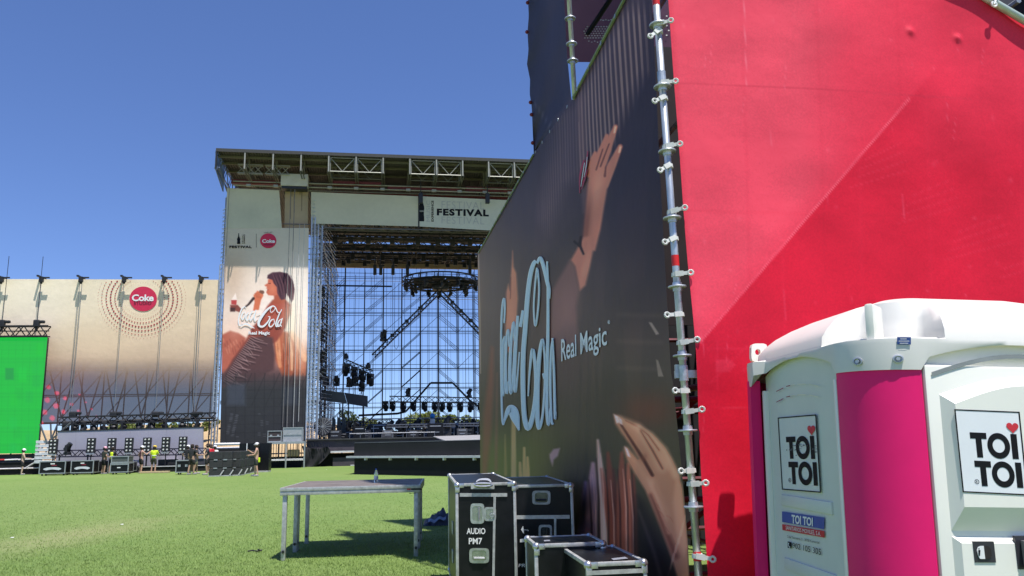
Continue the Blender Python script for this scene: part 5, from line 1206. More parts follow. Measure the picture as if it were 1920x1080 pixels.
def tower_scaffold():
    o = S(500, 843, 2); root = thing("tower_scaffold", "tall scaffold tower carrying the singer banner and the roof's left end", "scaffold", (o.x, o.y, 0))
    pa_ = [S(407, 850, .1), S(414, 850, -.06), S(583, 850, 0), S(596, 850, .1)]
    cols_ = [(400, .12), (406, .1), (576, .05), (583, .15), (592, .25)]
    for px, off in cols_:
        for k in range(6):
            if px in (406, 583) and k > 2: continue
            p = S(px, 843, off + k * 2.05); p.z = 0; MB().tube(p, p + UZ * 21, .055 if k == 0 else .04, 6).build("standard", SCAF, root)
    for i in range(4):
        for off in (2.0, 4.0):
            p = S(450 + i * 36, 843, off); p.z = 0; MB().tube(p, p + UZ * 21, .04, 5).build("standard", STEEL, root)
    for px, off, r in ((395, -.05, .06), (401, -.12, .07), (572.5, -.1, .06), (579, -.05, .06), (586, .1, .05), (594, .2, .045)):
        p = S(px, 843, off); p.z = 0; MB().tube(p, p + UZ * (15.5 if px < 409 else 19.5), r, 6).build("standard", M("pale_blue_scaffold", (.42, .46, .52), .45, .5, .3, 3), root)
    m = MB()
    for k in range(130):
        z = .2 + k * .16
        for (xa, oa), (xb, ob) in (((395, -.05), (401, -.12)), ((572.5, -.1), (586, .1)), ((581, 1.5), (596, .2)), ((588, 4), (600, 2.5))):
            if xa < 409 and z > 20: continue
            a = S(xa, 843, oa); b = S(xb, 843, ob); a.z = z; b.z = z + (.22 if k % 2 else -.12); m.tube(a, b, .02 + .012 * (k % 3 == 0), 3)
    m.build("lattice_web", MATS["pale_blue_scaffold"], root)["kind"] = "stuff"
    # rungs at both edges, read as the rough bright strips beside the banner
    m = MB(); 
    for k in range(84):
        z = .3 + k * .25
        for (xa, oa), (xb, ob) in (((400, .12), (406, .1)), ((576, .05), (592, .25))):
            a = S(xa, 843, oa); b = S(xb, 843, ob); a.z = z; b.z = z + (.13 if k % 2 else -.05); m.tube(a, b, .024, 3)
    m.build("lacing", GALV, root)["kind"] = "stuff"
    for z in np.arange(1.0, 21, 2.0):
        for off in (.3, 2.2, 4.2):
            a = S(408, 843, off); b = S(597, 843, off); a.z = b.z = z; MB().tube(a, b, .035, 5).build("ledger", STEEL, root)
        for px in (583, 597):
            a = S(px, 843, 0); b = S(px, 843, 0) + E2 * 21; a.z = b.z = z; MB().tube(a, b, .035, 5).build("ledger", SCAF, root)
    # inner return of the stage house: standards and lacing running back
    for k in range(4, 12):
        p = S(590, 843, 0) + E2 * (k * 2.05 - 2); p.z = 0; MB().tube(p, p + UZ * 20.5, .045, 5).build("standard", STEEL, root)
    for k in range(11):
        for z in (2, 6, 10, 14):
            a = S(590, 843, 0) + E2 * (k * 2.05); b = a + E2 * 2.05; a.z = z + 2 * (k % 2); b.z = z + 2 + 2 * ((k + 1) % 2) if False else z + 4 - 2 * (k % 2); MB().tube(a, b, .03, 4).build("brace", SCAF, root)
    m = MB()
    for k in range(60):
        z = .6 + k * .33; a = S(600, 843, .6); b = a + E2 * 6 + E1 * .5; a.z = z; b.z = z + .2; m.tube(a, b, .02, 3)
    m.build("side_rails", GALV, root)
tower_scaffold()
# ---- roof
def stage_roof():
    A = S(405, 282, -2.6); zr = A.z; ln = 34.0
    root = thing("stage_roof", "stage roof of ribbed sheet on lattice girders, overhanging the cream header banners", "roof", tuple(A + E1 * 15 - UZ * zr))
    RS = M("ribbed_roof_sheet", (.09, .086, .072), .6, .1, .25, .8, stretch=(1, 1, 1))
    m = MB(); n = 340; w0, dp = ln, 25.0
    for i in range(n):
        x0 = ln * i / n; x1 = ln * (i + 1) / n; z0 = zr + (.05 if i % 2 else -.05)
        a = A + E1 * x0; b = A + E1 * x1; m.quad(Vector((a.x, a.y, z0)), Vector((b.x, b.y, z0)), Vector((b.x, b.y, z0)) + E2 * dp, Vector((a.x, a.y, z0)) + E2 * dp)
        if i: m.quad(Vector((a.x, a.y, zr - .05)), Vector((a.x, a.y, zr + .05)), Vector((a.x, a.y, zr + .05)) + E2 * dp, Vector((a.x, a.y, zr - .05)) + E2 * dp)
    m.build("roof_sheet", RS, root)
    c = A + E1 * (ln / 2) + E2 * (dp / 2) + UZ * .14; MB().box(c, (ln, dp, .06), E1, E2).build("roof_deck", M("dark_roof_deck", (.06, .06, .055), .7), root)
    MB().box(A + E1 * (ln / 2) - E2 * .03 + UZ * .04, (ln, .05, .26), E1, E2).build("eaves_trim", M("dark_eaves", (.05, .05, .045), .6), root)
    OL = M("olive_purlin", (.12, .12, .075), .6, .1, .2, 3); PW = M("pale_lattice_steel", (.30, .30, .26), .5, .2, .12, 6); OG = M("grey_olive_steel", (.12, .12, .09), .55, .3, .25, 5); RED = M("dark_red_beam", (.16, .03, .025), .55, .1, .3, 4)
    bay = 2.1
    # girders running back from the eaves
    for k in range(14):
        p = A + E1 * (k * bay + .05) - UZ * .75
        MB().truss(p + E2 * .1, p + E2 * 10, .18, 1.25, .05, .035, step=1.1, up=UZ, faces=(1, 3)).build("girder", OG if k else M("blue_grey_lattice", (.12, .16, .24), .5, .4, .2, 4), root)
        q = A + E1 * (k * bay + .05); MB().box(q - UZ * .75, (.10, .08, 1.3), E1, E2).build("eaves_post", PW if k else BLK, root)
    for o_ in (.9, 2.4, 4.4, 6.8):
        MB().box(A + E1 * (ln / 2) + E2 * o_ - UZ * .16, (ln, .14, .16), E1, E2).build("purlin", OL, root)
    # pale V frames between some posts
    for k in (4, 5, 7, 8, 10, 11):
        for o_, dz in ((.15, 0), (1.6, .05)):
            a = A + E1 * (k * bay + .16) + E2 * o_ - UZ * (.2 + dz); b = A + E1 * ((k + 1) * bay - .08) + E2 * o_ - UZ * (.2 + dz); d = UZ * -1.12; mt = PW if o_ < 1 else OG
            mm = MB().tube(a, b, .032, 5).tube(a + d, b + d, .04, 5).tube(a, a + d, .032, 5).tube(b, b + d, .032, 5); mid = (a + b) / 2 + d; mm.tube(a, mid, .03, 5).tube(b, mid, .03, 5); mm.build("v_frame", mt, root)
    for k in (1, 2):
        a = A + E1 * (k * bay + .1) + E2 * 2.0 - UZ * .75; b = A + E1 * ((k + 1) * bay - .1) + E2 * 2.0 - UZ * .75
        MB().truss(a - E1 * .9, b - E1 * .9, .3, .7, .045, .035, step=.7, faces=(1, 3)).build("lattice_beam", PW, root)
    for a0, a1, o_, dz in ((.6, 6.3, 3.4, 1.35), (8.6, 12.5, 3.0, 1.35), (13, 19, 3.3, 1.5), (19.5, 26, 3.3, 1.4), (8.4, 27, 4.6, 1.75)):
        MB().box(A + E1 * ((a0 + a1) / 2) + E2 * o_ - UZ * dz, (a1 - a0, .25, .35), E1, E2).build("red_beam", RED, root)
    # rail and shoe line above the header banners
    for dz, o_ in ((1.62, 2.4), (1.95, 2.4), (2.05, 3.0)):
        MB().tube(A + E1 * .9 + E2 * o_ - UZ * dz, A + E1 * 30 + E2 * o_ - UZ * dz, .05, 5).build("rail", M("olive_grey_rail", (.30, .30, .25), .5, .4), root)
    for k in range(1, 14):
        MB().bbox(A + E1 * (k * bay) + E2 * 2.35 - UZ * 1.95, (.35, .2, .2), .02, E1, E2).build("shoe", PW, root)
    # end lattice: sloping bottom chord at the left end
    m = MB(); p0 = A - UZ * 1.35; p1 = A + E2 * 3.3 - UZ * 2.2; 
    m.tube(p0, p1, .05, 5); m.tube(A + E1 * .3 - UZ * 1.35, p1 + E1 * .3, .05, 5)
    for k in range(9):
        t = k / 8; a = A + E2 * (3.3 * t); b = p0 + (p1 - p0) * t; m.tube(a, b, .035, 4)
        if k < 8: m.tube(a, p0 + (p1 - p0) * ((k + 1) / 8), .028, 4)
    m.build("end_lattice", MATS["blue_grey_lattice"], root)
    # beam across the back
    b0 = S(600, 843, 21.5); b0.z = 20.55; MB().box(b0 + E1 * 12, (26, .3, .75), E1, E2).build("rear_beam", M("tan_beam", (.40, .29, .18), .6, 0, .2, 1), root)
    return A, zr
RA, RZ = stage_roof()
# black flying trusses under the roof
def fly_trusses():
    labs = ["nearest black truss slung under the roof, just below the header banners", "second black truss under the roof, behind the header banners", "third black truss under the roof, in the middle depth", "fourth black truss under the roof, beyond the middle", "fifth black truss under the roof, towards the rear", "rearmost black truss under the roof, above the tan rear beam"]
    for k, (o_, z, h) in enumerate(((.6, 19.2, .9), (4.0, 19.3, .8), (8.0, 19.7, .8), (12.0, 19.75, .9), (16, 20.3, .9), (20.2, 20.9, .7))):
        a = S(588, 843, o_); a.z = z
        root = thing("lighting_truss", labs[k], "truss", (a.x + 10, a.y, 0), group="black trusses under the stage roof")
        MB().truss(a, a + E1 * 26, .7, h, .07, .045, step=.9).build("lattice", BLK if k else M("dark_grey_truss", (.10, .10, .09), .5, .4), root)
        if k:
            m = MB().box(a + E1 * 13 + UZ * .1, (25.5, .5, .25), E1, E2); m.build("cable_loom", BLK, root)
            for j in range(15):
                MB().bbox(a + E1 * (1 + j * 1.75 + .4 * math.sin(j * 5 + k)) - UZ * (h / 2 + .25), (.4, .35, .5), .05, E1, E2).build("lamp", BLK, root)
    for k, (o_, z) in enumerate(((2.2, 20.7), (6, 21.2), (10, 21.5), (14, 21.7), (18, 21.9))):
        a = S(588, 843, o_); a.z = z
        root = thing("cross_truss", ["upper black truss nearest the front, high under the roof sheet", "upper black truss second from the front, high under the roof", "upper black truss midway back, high under the roof sheet", "upper black truss second from the rear, under the roof", "upper black truss nearest the rear, under the roof"][k], "truss", (a.x + 10, a.y, 0), group="upper trusses close to the roof sheet")
        MB().truss(a, a + E1 * 26, .5, .9, .06, .04, step=1.0).build("lattice", STEEL if k % 2 else BLK, root)
        for j in range(8): MB().bbox(a + E1 * (2 + j * 3.1) - UZ * .5, (.9, .4, .3), .03, E1, E2).build("dimmer_box", (BLK, ALUD)[j % 4 == 1], root)
    for k in range(7):
        a = S(588, 843, 1); a.z = 20.0; a = a + E1 * (1 + k * 3.6); o = MB().truss(a, a + E2 * 20 + UZ * .7, .45, .5, .05, .035, step=.8).build("depth_truss", BLK); tag(o, "black truss running from the stage front to the rear under the roof", "truss", "trusses running back under the roof")
fly_trusses()
# ---- rear scaffold wall
def rear_wall():
    o = S(760, 843, 23); root = thing("rear_scaffold", "tall open scaffold wall at the back of the stage, sky showing through its bays", "scaffold", (o.x, o.y, 0))
    px = [611, 645, 682, 718, 753, 789, 823, 860, 891, 926, 960]; base = [S(x, 640, 22.5) for x in px]
    DK = M("rear_scaffold_steel", (.05, .055, .07), .5, .5, .3, 5)
    for i, p in enumerate(base):
        for j, o_ in enumerate((0, 1.1, 2.2)):
            if j and i in (1, 3): continue
            q = Vector((p.x, p.y, 0)) + E2 * o_; r = .075 if (i in (1, 3, 4) and j == 0) else .036; MB().tube(q, q + UZ * 20.4, r, 6).build("standard", DK, root)
    zs = [1.6, 3.4, 5.4, 7.4, 9.45, 11.45, 13.5, 15.5, 17.4, 19.4]
    for z in zs:
        for j, (o_, dz) in enumerate(((0, 0), (.02, .42), (1.1, .05), (2.2, 0))):
            a = Vector((base[0].x, base[0].y, z + dz)) + E2 * o_ - E1 * 1.5; b = Vector((base[-1].x, base[-1].y, z + dz)) + E2 * o_; MB().tube(a, b, .03, 5).build("ledger", DK, root)
    for i, s in ((0, 1), (2, 1), (4, 1), (6, -1), (8, -1)):
        for z0, z1 in zip(zs, zs[1:]):
            for o_ in (0, 1.1, 2.2):
                p = base[i] if s > 0 else base[i + 1]; q = base[i + 1] if s > 0 else base[i]
                a = Vector((p.x, p.y, z0 + .1)) + E2 * o_; b = Vector((q.x, q.y, z1 - .1)) + E2 * o_; MB().tube(a, b, .026, 5).build("brace", DK, root)
    for i in range(len(base) - 1):
        q = Vector(((base[i].x + base[i + 1].x) / 2, (base[i].y + base[i + 1].y) / 2, 0)) + E2 * 1.7; MB().tube(q, q + UZ * 20, .028, 5).build("standard", DK, root)
    for i in (1, 3, 5, 7):
        for z0, z1 in zip(zs[::2], zs[1::2]):
            a = Vector((base[i].x, base[i].y, z0 + .1)) + E2 * 2.2; b = Vector((base[i + 1].x, base[i + 1].y, z1 - .1)) + E2 * 2.2; MB().tube(a, b, .024, 5).build("brace", DK, root)
    # thin drop lines
    m = MB(); 
    for k in range(30):
        x = 607 + k * 9.6 + 2.5 * math.sin(k * 7); a = S(x, 640, 18 + (k % 3)); t = Vector((a.x, a.y, 19.5)); b = Vector((a.x, a.y, 2.5 if k % 3 else 5.5)); m.tube(t, b, .011 if k % 4 else .02, 3)
    m.build("drop_lines", BLK, root)
    a = S(585, 535, 20); b = S(735, 537, 20); MB().tube(a, b, .09, 5).build("cable_run", BLK, root)
    for c0, c1, yb in ((637, 645, 622), (739, 747, 655)):
        pts = [S(c0, 530, 17), S(c0, yb - 6, 17), S((c0 + c1) / 2, yb, 17), S(c1, yb - 6, 17), S(c1, 530, 17)]; MB().path(pts, .025, 4).build("cable_loop", BLK, root)
rear_wall()
# ================================================================ HILL AND TREES BEHIND
def hill():
    n, r = 60, 24; P = np.zeros((r, n, 3))
    for i in range(r):
        for j in range(n):
            x = -110 + 150 * j / (n - 1); y = 84 + 90 * i / (r - 1); t = min(1, i / 9)
            side = min(1, max(0, (5 - x) / 40))
            h = (t * t * (3 - 2 * t)) * (4.9 + .7 * math.sin(x * .11) + .4 * math.sin(x * .31 + 1)) * side - .05
            P[i, j] = (x, y, h)
    o = grid_mesh("hill", P, M("straw_slope", (.44, .31, .16), .95, 0, .3, .25, bump=.3)); o['kind'] = 'structure'
hill()
def leaf_mesh(name, c, rx, ry, rz, n, size, mat, parent, seed, lobes=9):
    r = np.random.default_rng(seed); L0 = r.normal(0, 1, (lobes, 3)); L0 /= np.linalg.norm(L0, axis=1)[:, None]; L0 *= r.uniform(.3, .75, (lobes, 1)); 
    k = r.integers(0, lobes, n); d = r.normal(0, 1, (n, 3)); d /= np.linalg.norm(d, axis=1)[:, None]
    p = L0[k] + d * (r.uniform(.4, 1, (n, 1)) ** .5) * r.uniform(.28, .46, (lobes, 1))[k]
    p = p * np.array([rx, ry, rz]) + np.array(c)
    a = r.normal(0, 1, (n, 3)); b = r.normal(0, 1, (n, 3)); a /= np.linalg.norm(a, axis=1)[:, None]; b -= a * (a * b).sum(1)[:, None]; b /= np.linalg.norm(b, axis=1)[:, None]
    s = r.uniform(.6, 1.3, (n, 1)) * size; V = np.stack([p - a * s - b * s * .5, p + a * s - b * s * .5, p + a * s + b * s * .5, p - a * s + b * s * .5], 1).reshape(-1, 3)
    m = MB(); m.v = [tuple(v) for v in V]; m.f = [(4 * i, 4 * i + 1, 4 * i + 2, 4 * i + 3) for i in range(n)]
    return m.build(name, mat, parent)
LEAF1 = M("light_green_leaves", (.16, .20, .045), .7, 0, .5, .8, transl=.25); LEAF2 = M("dark_green_leaves", (.05, .08, .025), .7, 0, .5, .8, transl=.2)
BARK = M("grey_bark", (.14, .11, .08), .9)
def tree(label, px, py, Y, h, wd, mat, seed):
    p = atY(px, py, Y); top = p.z; zb = max(0, top - h); c = Vector((p.x, Y, zb))
    root = thing("leafy_tree", label, "tree", tuple(c), group="trees beyond the stage")
    m = MB().tube(c - UZ * zb, c + UZ * h * .5, wd * .05, 7, wd * .03)
    for k in range(5): t = 2.4 * k; m.tube(c + UZ * h * (.3 + .05 * k), c + Vector((math.cos(t) * wd * .35, math.sin(t) * wd * .35, h * (.6 + .06 * k))), wd * .022, 5, wd * .008)
    m.build("trunk", BARK, root); leaf_mesh("crown", c + UZ * h * .58, wd * .62, wd * .62, h * .5, 1500, wd * .035, mat, root, seed)
for a in (("wide pale green tree behind the stage's middle, under the row of hanging lamps", 798, 771, 120, 3.8, 6.0, LEAF1, 1), ("pale green tree right of the stage middle, behind the railings", 842, 776, 125, 3.4, 4.6, LEAF1, 2), ("small pale tree at the right end of the stage opening", 876, 778, 125, 3.2, 4.0, LEAF1, 3),
          ("small dark tree behind the stage left, beneath the dark screens", 652, 772, 118, 3.4, 3.4, LEAF2, 4), ("low tree near the stage left, right of the dark screens", 690, 779, 122, 2.6, 3.4, LEAF1, 5)): tree(*a)
for k, (px, wd, py) in enumerate(((212, 2.6, 789), (232, 3.2, 788), (255, 2.6, 790), (277, 2.8, 788), (300, 2.2, 790), (322, 2.4, 789), (352, 2.0, 790), (395, 2.0, 782))):
    p = atY(px, py, 99); root = thing("bush", ["leftmost bush on the straw slope below the wing banner", "second bush from the left on the slope, the widest", "third bush from the left below the round red badge", "fourth bush from the left on the straw slope", "fifth bush from the left on the straw slope", "sixth bush from the left on the straw slope", "seventh bush on the slope, near the double cable", "rightmost bush, in the gap beside the tall tower"][k], "bush", (p.x, 99, p.z - 2), group="bushes on the slope")
    leaf_mesh("crown", Vector((p.x, 99, p.z - .9)), wd * .6, wd * .6, .95, 420, .14, LEAF1 if k % 3 else LEAF2, root, 20 + k, 6); MB().tube((p.x, 99, p.z - 2.2), (p.x, 99, p.z - .7), .06, 5).build("stem", BARK, root)

# ================================================================ MAIN STAGE DECK AND RUNWAY
ZD = S(640, 822, -1).z
SKIRT = M("dusty_purple_black_skirt", (.060, .050, .062), .8, 0, .25, 2); BLKB = M("matt_black_skirt", (.010, .010, .011), .9, 0, .2, 2); WLINE = M("pale_rail_paint", (.62, .60, .62), .5, .1, .12, 3)
def main_stage():
    a = S(573, 843, -1.0); a.z = 0; ln = 30
    root = thing("main_stage", "long black stage platform with dusty skirt under the roof, behind the runway", "stage", (a.x, a.y, 0))
    MB().box(a + E1 * (ln / 2) + E2 * 13 + UZ * (ZD - .05), (ln, 26, .1), E1, E2).build("deck", M("dark_stage_deck", (.05, .048, .05), .6, 0, .3, 1), root)
    MB().box(a + E1 * (ln / 2) + E2 * .2 + UZ * (ZD - .55), (ln - .1, .06, .9), E1, E2).build("upper_skirt", SKIRT, root)
    MB().box(a + E1 * (ln / 2) - E2 * .1 + UZ * (ZD - .98), (ln - 1.4, .18, .13), E1, E2).build("white_edge", WLINE, root)
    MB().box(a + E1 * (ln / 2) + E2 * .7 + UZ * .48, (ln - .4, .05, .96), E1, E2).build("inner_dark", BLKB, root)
    MB().box(a + E1 * (ln / 2 + 1) + E2 * .05 + UZ * .32, (ln - 2, .06, .62), E1, E2).build("lower_panel", SKIRT, root)
    MB().box(a + E1 * (ln / 2 + 1.6) - E2 * .02 + UZ * .05, (ln - 3.4, .06, .06), E1, E2).build("floor_strip", WLINE, root)
    # drape hanging in a curve at the left corner
    n = 16; P = np.zeros((14, n, 3))
    for i in range(14):
        for j in range(n):
            u = j / (n - 1); v = i / 13; q = a + E1 * (-.3 + 1.9 * u + .25 * math.sin(v * 3)) - E2 * (.35 + .12 * math.sin(u * 14 + v * 2)) ; z = ZD - .45 - v * (ZD - .5) * (1 - .55 * u * u); P[i, j] = (q.x, q.y, max(.02, z - .25 * math.sin(u * 2.6)))
    grid_mesh("corner_drape", P, BLKF, parent=root)
    for k in range(7):
        MB().tube(a + E1 * (.3 + k * .22) - E2 * .45 + UZ * (ZD - .35 + .1 * math.sin(k * 2)), a + E1 * (.5 + k * .2) - E2 * .5 + UZ * (ZD - .6 - .15 * (k % 3)), .03, 4).build("cable_tail", BLK, root)
main_stage()
def runway():
    A = ground(664, 889); B0 = ground(904, 894); d = (B0 - A).normalized(); Bx = A + d * 13.0; h = 1.63
    A2 = Vector((-9.3, 57.5, 0)); B2 = Vector((6.0, 58.5, 0))
    root = thing("stage_runway", "black runway box of the stage with a pale rail along its front", "runway", (A.x, A.y, 0))
    m = MB(); m.plate([A, Bx, B2, A2], UZ * h); m.build("body", BLKB, root)
    m = MB(); m.plate([p + UZ * (h + .004) for p in (A, Bx, B2, A2)], UZ * .03); m.build("top_board", M("grey_stage_board", (.22, .21, .21), .6, 0, .25, 1), root)
    nrm = Vector((d.y, -d.x, 0)); 
    if nrm.y > 0: nrm = -nrm
    MB().box(A + d * 6.5 + nrm * .03 + UZ * (h * .5 + .42), (12.96, .03, .72), d, -nrm).build("upper_panel", M("grey_black_skirt", (.019, .018, .020), .85, 0, .2, 1), root)
    MB().box(A + d * 6.3 + nrm * .2 + UZ * .905, (13.2, .26, .10), d, -nrm).build("front_rail", WLINE, root)
    for k in range(6): MB().box(A + d * (1.3 + k * 2.05) + nrm * .2 + UZ * .80, (.10, .14, .12), d, -nrm).build("rail_bracket", WLINE, root)
    r0 = S(818, 818, -1.2); 
    t = MB(); q = [atY(836, 826.3, 52), atY(1010, 823, 50), atY(1010, 812, 60), atY(812, 818, 60)]
    t.plate(q, UZ * -.06); o = t.build("stage_ramp", M("grey_ramp_board", (.30, .29, .29), .6, 0, .2, 1)); tag(o, "pale grey ramp board rising from the runway to the main stage", "ramp")
runway()

# ================================================================ LIGHTS, SCREENS AND GEAR
def head_proto():
    root = thing("moving_light", "black moving head stage light", "stage light")
    MB().bbox((0, 0, .08), (.36, .30, .16), .03).build("base", BLK, root, local=True)
    y = MB().bbox((-.19, 0, .36), (.05, .14, .42), .02).bbox((.19, 0, .36), (.05, .14, .42), .02).box((0, 0, .18), (.40, .14, .05)); y.build("yoke", BLK, root, local=True)
    t = R_(35); Z = Vector((0, -math.sin(t), math.cos(t))); Y = Vector((0, math.cos(t), math.sin(t)))
    h = MB().lathe([(.10, -.24), (.16, -.2), (.165, .05), (.14, .18), (.145, .26), (.12, .27)], (0, 0, .44), 12, Vector((1, 0, 0)), Y, Z); smooth_by_angle(h.build("lamp_head", BLK, root, local=True), 35)
    MB().lathe([(.11, .272), (.10, .285)], (0, 0, .44), 12, Vector((1, 0, 0)), Y, Z).build("lens", M("dark_lens", (.03, .035, .045), .1, 0, .1, 5, spec=.8), root, local=True)
    return root
HEAD = head_proto(); used = [False]
def head(p, label, rz=0.0, s=1.0, hang=False, group="moving stage lights"):
    if not used[0]: used[0] = True; o = HEAD; o.location = p; o.rotation_euler = (math.pi if hang else 0, 0, rz); o.scale = (s, s, s); o['label'] = label
    else: o = dup(HEAD, p, rot=(math.pi if hang else 0, 0, rz), label=label, scale=(s, s, s))
    o['group'] = group; return o
def onst(px, off, z=None): p = S(px, 843, off); p.z = ZD if z is None else z; return p
def gear():
    # row of lamps under the rear bar
    a = S(730, 748, 12); b = S(960, 752, 12)
    root = thing("lamp_bar", "black lattice bar low across the back of the stage, lamps hung beneath it", "truss", tuple((a + b) / 2)); MB().truss(a, b, .4, .5, .05, .03, step=.6).build("lattice", BLK, root)
    for k, px in enumerate((723, 736, 756, 775, 796, 815, 829, 843, 863, 882, 901)):
        p = S(px, 752 + k * .25, 12); head(p, "black lamp hung from the low rear bar, one of an even row of eleven", RNG.uniform(-.4, .4), 1.3, True, "lamps on the low rear bar")
    for px, y in ((765, 744), (880, 745)): head(S(px, y, 12), "black lamp standing on top of the low rear bar, one of two", 1.2, 1.2, False, "lamps on top of the low rear bar")
    # handrail shaped frame
    pts = [S(*q, 13) for q in ((672, 779), (745, 775.5), (761, 771.6), (807.5, 718), (849, 718), (882, 752), (910, 770))]
    o = MB().path(pts, .10, 6).build("pipe_frame", BLK); tag(o, "black pipe frame humped over the stage, its flat top above the hanging lamps", "frame")
    # slanted bar with four lamps
    a = S(646, 677, 8); b = S(698, 699, 8)
    root = thing("slanted_lamp_bar", "short slanted black truss with four lamps, hanging left of the stage middle", "truss", tuple((a + b) / 2)); MB().truss(a, b, .35, .35, .06, .04, step=.4).build("lattice", BLK, root)
    MB().tube(a, S(645, 520, 8), .02, 4).tube(b, S(697, 520, 8), .02, 4).build("hoist_cable", BLK, root)
    for k in range(4): p = a + (b - a) * (.06 + .29 * k) - UZ * .15; head(p, ["first lamp under the slanted truss, at its upper end", "second lamp under the slanted truss from its upper end", "third lamp under the slanted truss from its upper end", "last lamp under the slanted truss, at its lower end"][k], .5 - .3 * k, 1.55, True, "lamps under the slanted truss")
    for t, l in ((.05, "clamp hoist on the slanted truss's upper end"), (.85, "clamp hoist on the slanted truss's lower end")):
        p = a + (b - a) * t + UZ * .4; r = thing("truss_hoist", l, "hoist", tuple(p)); MB().bbox(p, (.45, .3, .3), .06, E1, E2).ball(p + UZ * .2, .16, 8, 6).build("motor", BLK, r)
    # flown ring of lamps and its two raking legs
    c = S(826, 533, 10); root = thing("lamp_ring", "black flown ring truss full of lamps, high in the stage opening", "truss", tuple(c)); n = 28; m = MB()
    for rr, dz in ((3.6, 0), (3.2, 0), (3.6, .45), (3.3, .5)):
        q = [c + E1 * (rr * math.cos(2 * math.pi * i / n)) + E2 * (rr * math.sin(2 * math.pi * i / n)) + UZ * dz for i in range(n + 1)]; m.path(q, .06, 5)
    for i in range(n):
        t = 2 * math.pi * i / n; e = E1 * math.cos(t) + E2 * math.sin(t); m.tube(c + e * 3.6, c + e * 3.3 + UZ * .5, .035, 4); m.tube(c + e * 3.2, c + e * 3.6 + UZ * .45, .03, 4)
    for i in range(3): m.truss(c - E1 * (3.4 - i * .3) + E2 * (i * 1.2 - 1.2), c + E1 * (3.4 - i * .3) + E2 * (i * 1.2 - 1.2), .3, .3, .05, .03, step=.5)
    m.build("lattice", BLK, root)
    MB().bbox(c - UZ * .3, (1.5, 1.2, .5), .15, E1, E2).build("hub", BLK, root)
    for i in range(16): t = i * 2.4; MB().bbox(c + E1 * (2.7 * math.cos(t) * (i / 16) ** .5) + E2 * (2.7 * math.sin(t) * (i / 16) ** .5) + UZ * .1, (1.1, .7, .24), .06, E1, E2).build("fixture_box", BLK, root)
    for i in range(14):
        t = 2 * math.pi * i / 14 + .2; e = E1 * math.cos(t) + E2 * math.sin(t); head(c + e * (3.3 if i % 2 else 2.4) - UZ * .1, "black lamp under the flown ring truss, one of a crowded ring", t * 1.7, 1.0, True, "lamps on the flown ring")
    for q, l in (((700, 668), "long black raking truss from the flown ring down to the left"), ((905, 628), "long black raking truss from the flown ring down to the right")):
        r = thing("raking_truss", l, "truss", tuple(S(*q, 10))); MB().truss(S(824, 546, 10), S(*q, 10), .35, .35, .055, .04, step=.5).build("lattice", BLK, r)
        for t in (.3, .5, .72): MB().bbox(S(824, 546, 10) + (S(*q, 10) - S(824, 546, 10)) * t + UZ * .2, (.35, .3, .3), .05, E1, E2).build("clamp_box", BLK, r)
    head(S(719, 640, 10), "black lamp perched alone on the left raking truss", 1.0, 1.5, False)
    for px in (703, 714, 737, 764, 881): 
        p = S(px, 502, 9); r = thing("hanging_blinder", "black box lamp hung at the roof's underside against the sky", "stage light", tuple(p), group="box lamps under the roof"); MB().bbox(p - UZ * .2, (.30, .3, .95), .06, E1, E2).build("housing", BLK, r); MB().tube(p + UZ * .2, p + UZ * 1.2, .05, 5).build("hanger", BLK, r)
    # dark screens
    f = lambda o_: (lambda a, b: S(a, b, o_)); 
    for q, mt, l in ((((601, 731), (645, 736), (651, 757), (601, 750)), M("grey_screen_back", (.085, .088, .080), .6, .1, .15, 1), "grey slanted screen panel at stage left, lamps standing on top"), (((645.5, 736), (689.5, 742.5), (689.5, 763), (651.5, 757)), M("dark_screen_back", (.045, .046, .050), .6, .1, .15, 1), "darker slanted screen panel joined to the grey one")):
        r = thing("dark_screen", l, "screen", tuple(S(*q[0], 6))); MB().plate([S(a, b, 6) for a, b in q], E2 * .2).build("panel", mt, r)
        MB().tube(S(q[0][0] + 8, q[3][1], 6.2), onst(q[0][0] + 8, 6.2), .06, 5).tube(S(q[1][0] - 8, q[2][1], 6.2), onst(q[1][0] - 8, 6.2), .06, 5).build("prop", BLK, r)
    for px, y, l in ((611, 722, "leftmost lamp standing over the grey screen"), (631, 724, "second lamp over the grey screen"), (655, 726, "tallest lamp over the dark screen"), (666, 724, "fourth lamp over the dark screen"), (678, 734, "rightmost lamp over the dark screen")):
        p = S(px, y, 7); head(p, l, RNG.uniform(-1, 1), 1.25, False, "lamps over the dark screens"); o = MB().tube(p, S(px + 1, 745, 7), .03, 4).tube(p, S(px - 3, 745, 7), .02, 4).build("light_stand", BLK); tag(o, "thin stand under a lamp behind the dark screens", "stand", "stands behind the dark screens")
    # vertical lamp tower at the stage's left edge
    a = onst(603, 3); r = thing("lamp_tower", "narrow black lamp tower along the stage's left edge", "truss", tuple(a)); MB().truss(a, a + UZ * 12, .4, .4, .06, .04, step=.5, up=E2).build("lattice", BLK, r)
    for k, y in enumerate((560, 598, 640, 680, 712)): head(S(603, y, 2.6), ["topmost", "second highest", "middle", "second lowest", "lowest"][k] + " lamp on the narrow tower at the stage's left edge", 1.3, 1.4, False, "lamps on the left tower")
    # clutter on the deck: risers, boxes, floor lamps, railings
    random.seed(3)
    for k in range(30):
        px = 612 + k * 10.2 + random.uniform(-3, 3); off = random.choice((4, 7, 9.5, 11)); head(onst(px, off, ZD + random.choice((.0, .35, .7))), "black floor lamp among the crowded gear across the stage", random.uniform(-2, 2), random.uniform(1.0, 1.5), False, "floor lamps across the stage")
    labs = "black gear box on the stage floor among the floor lamps"
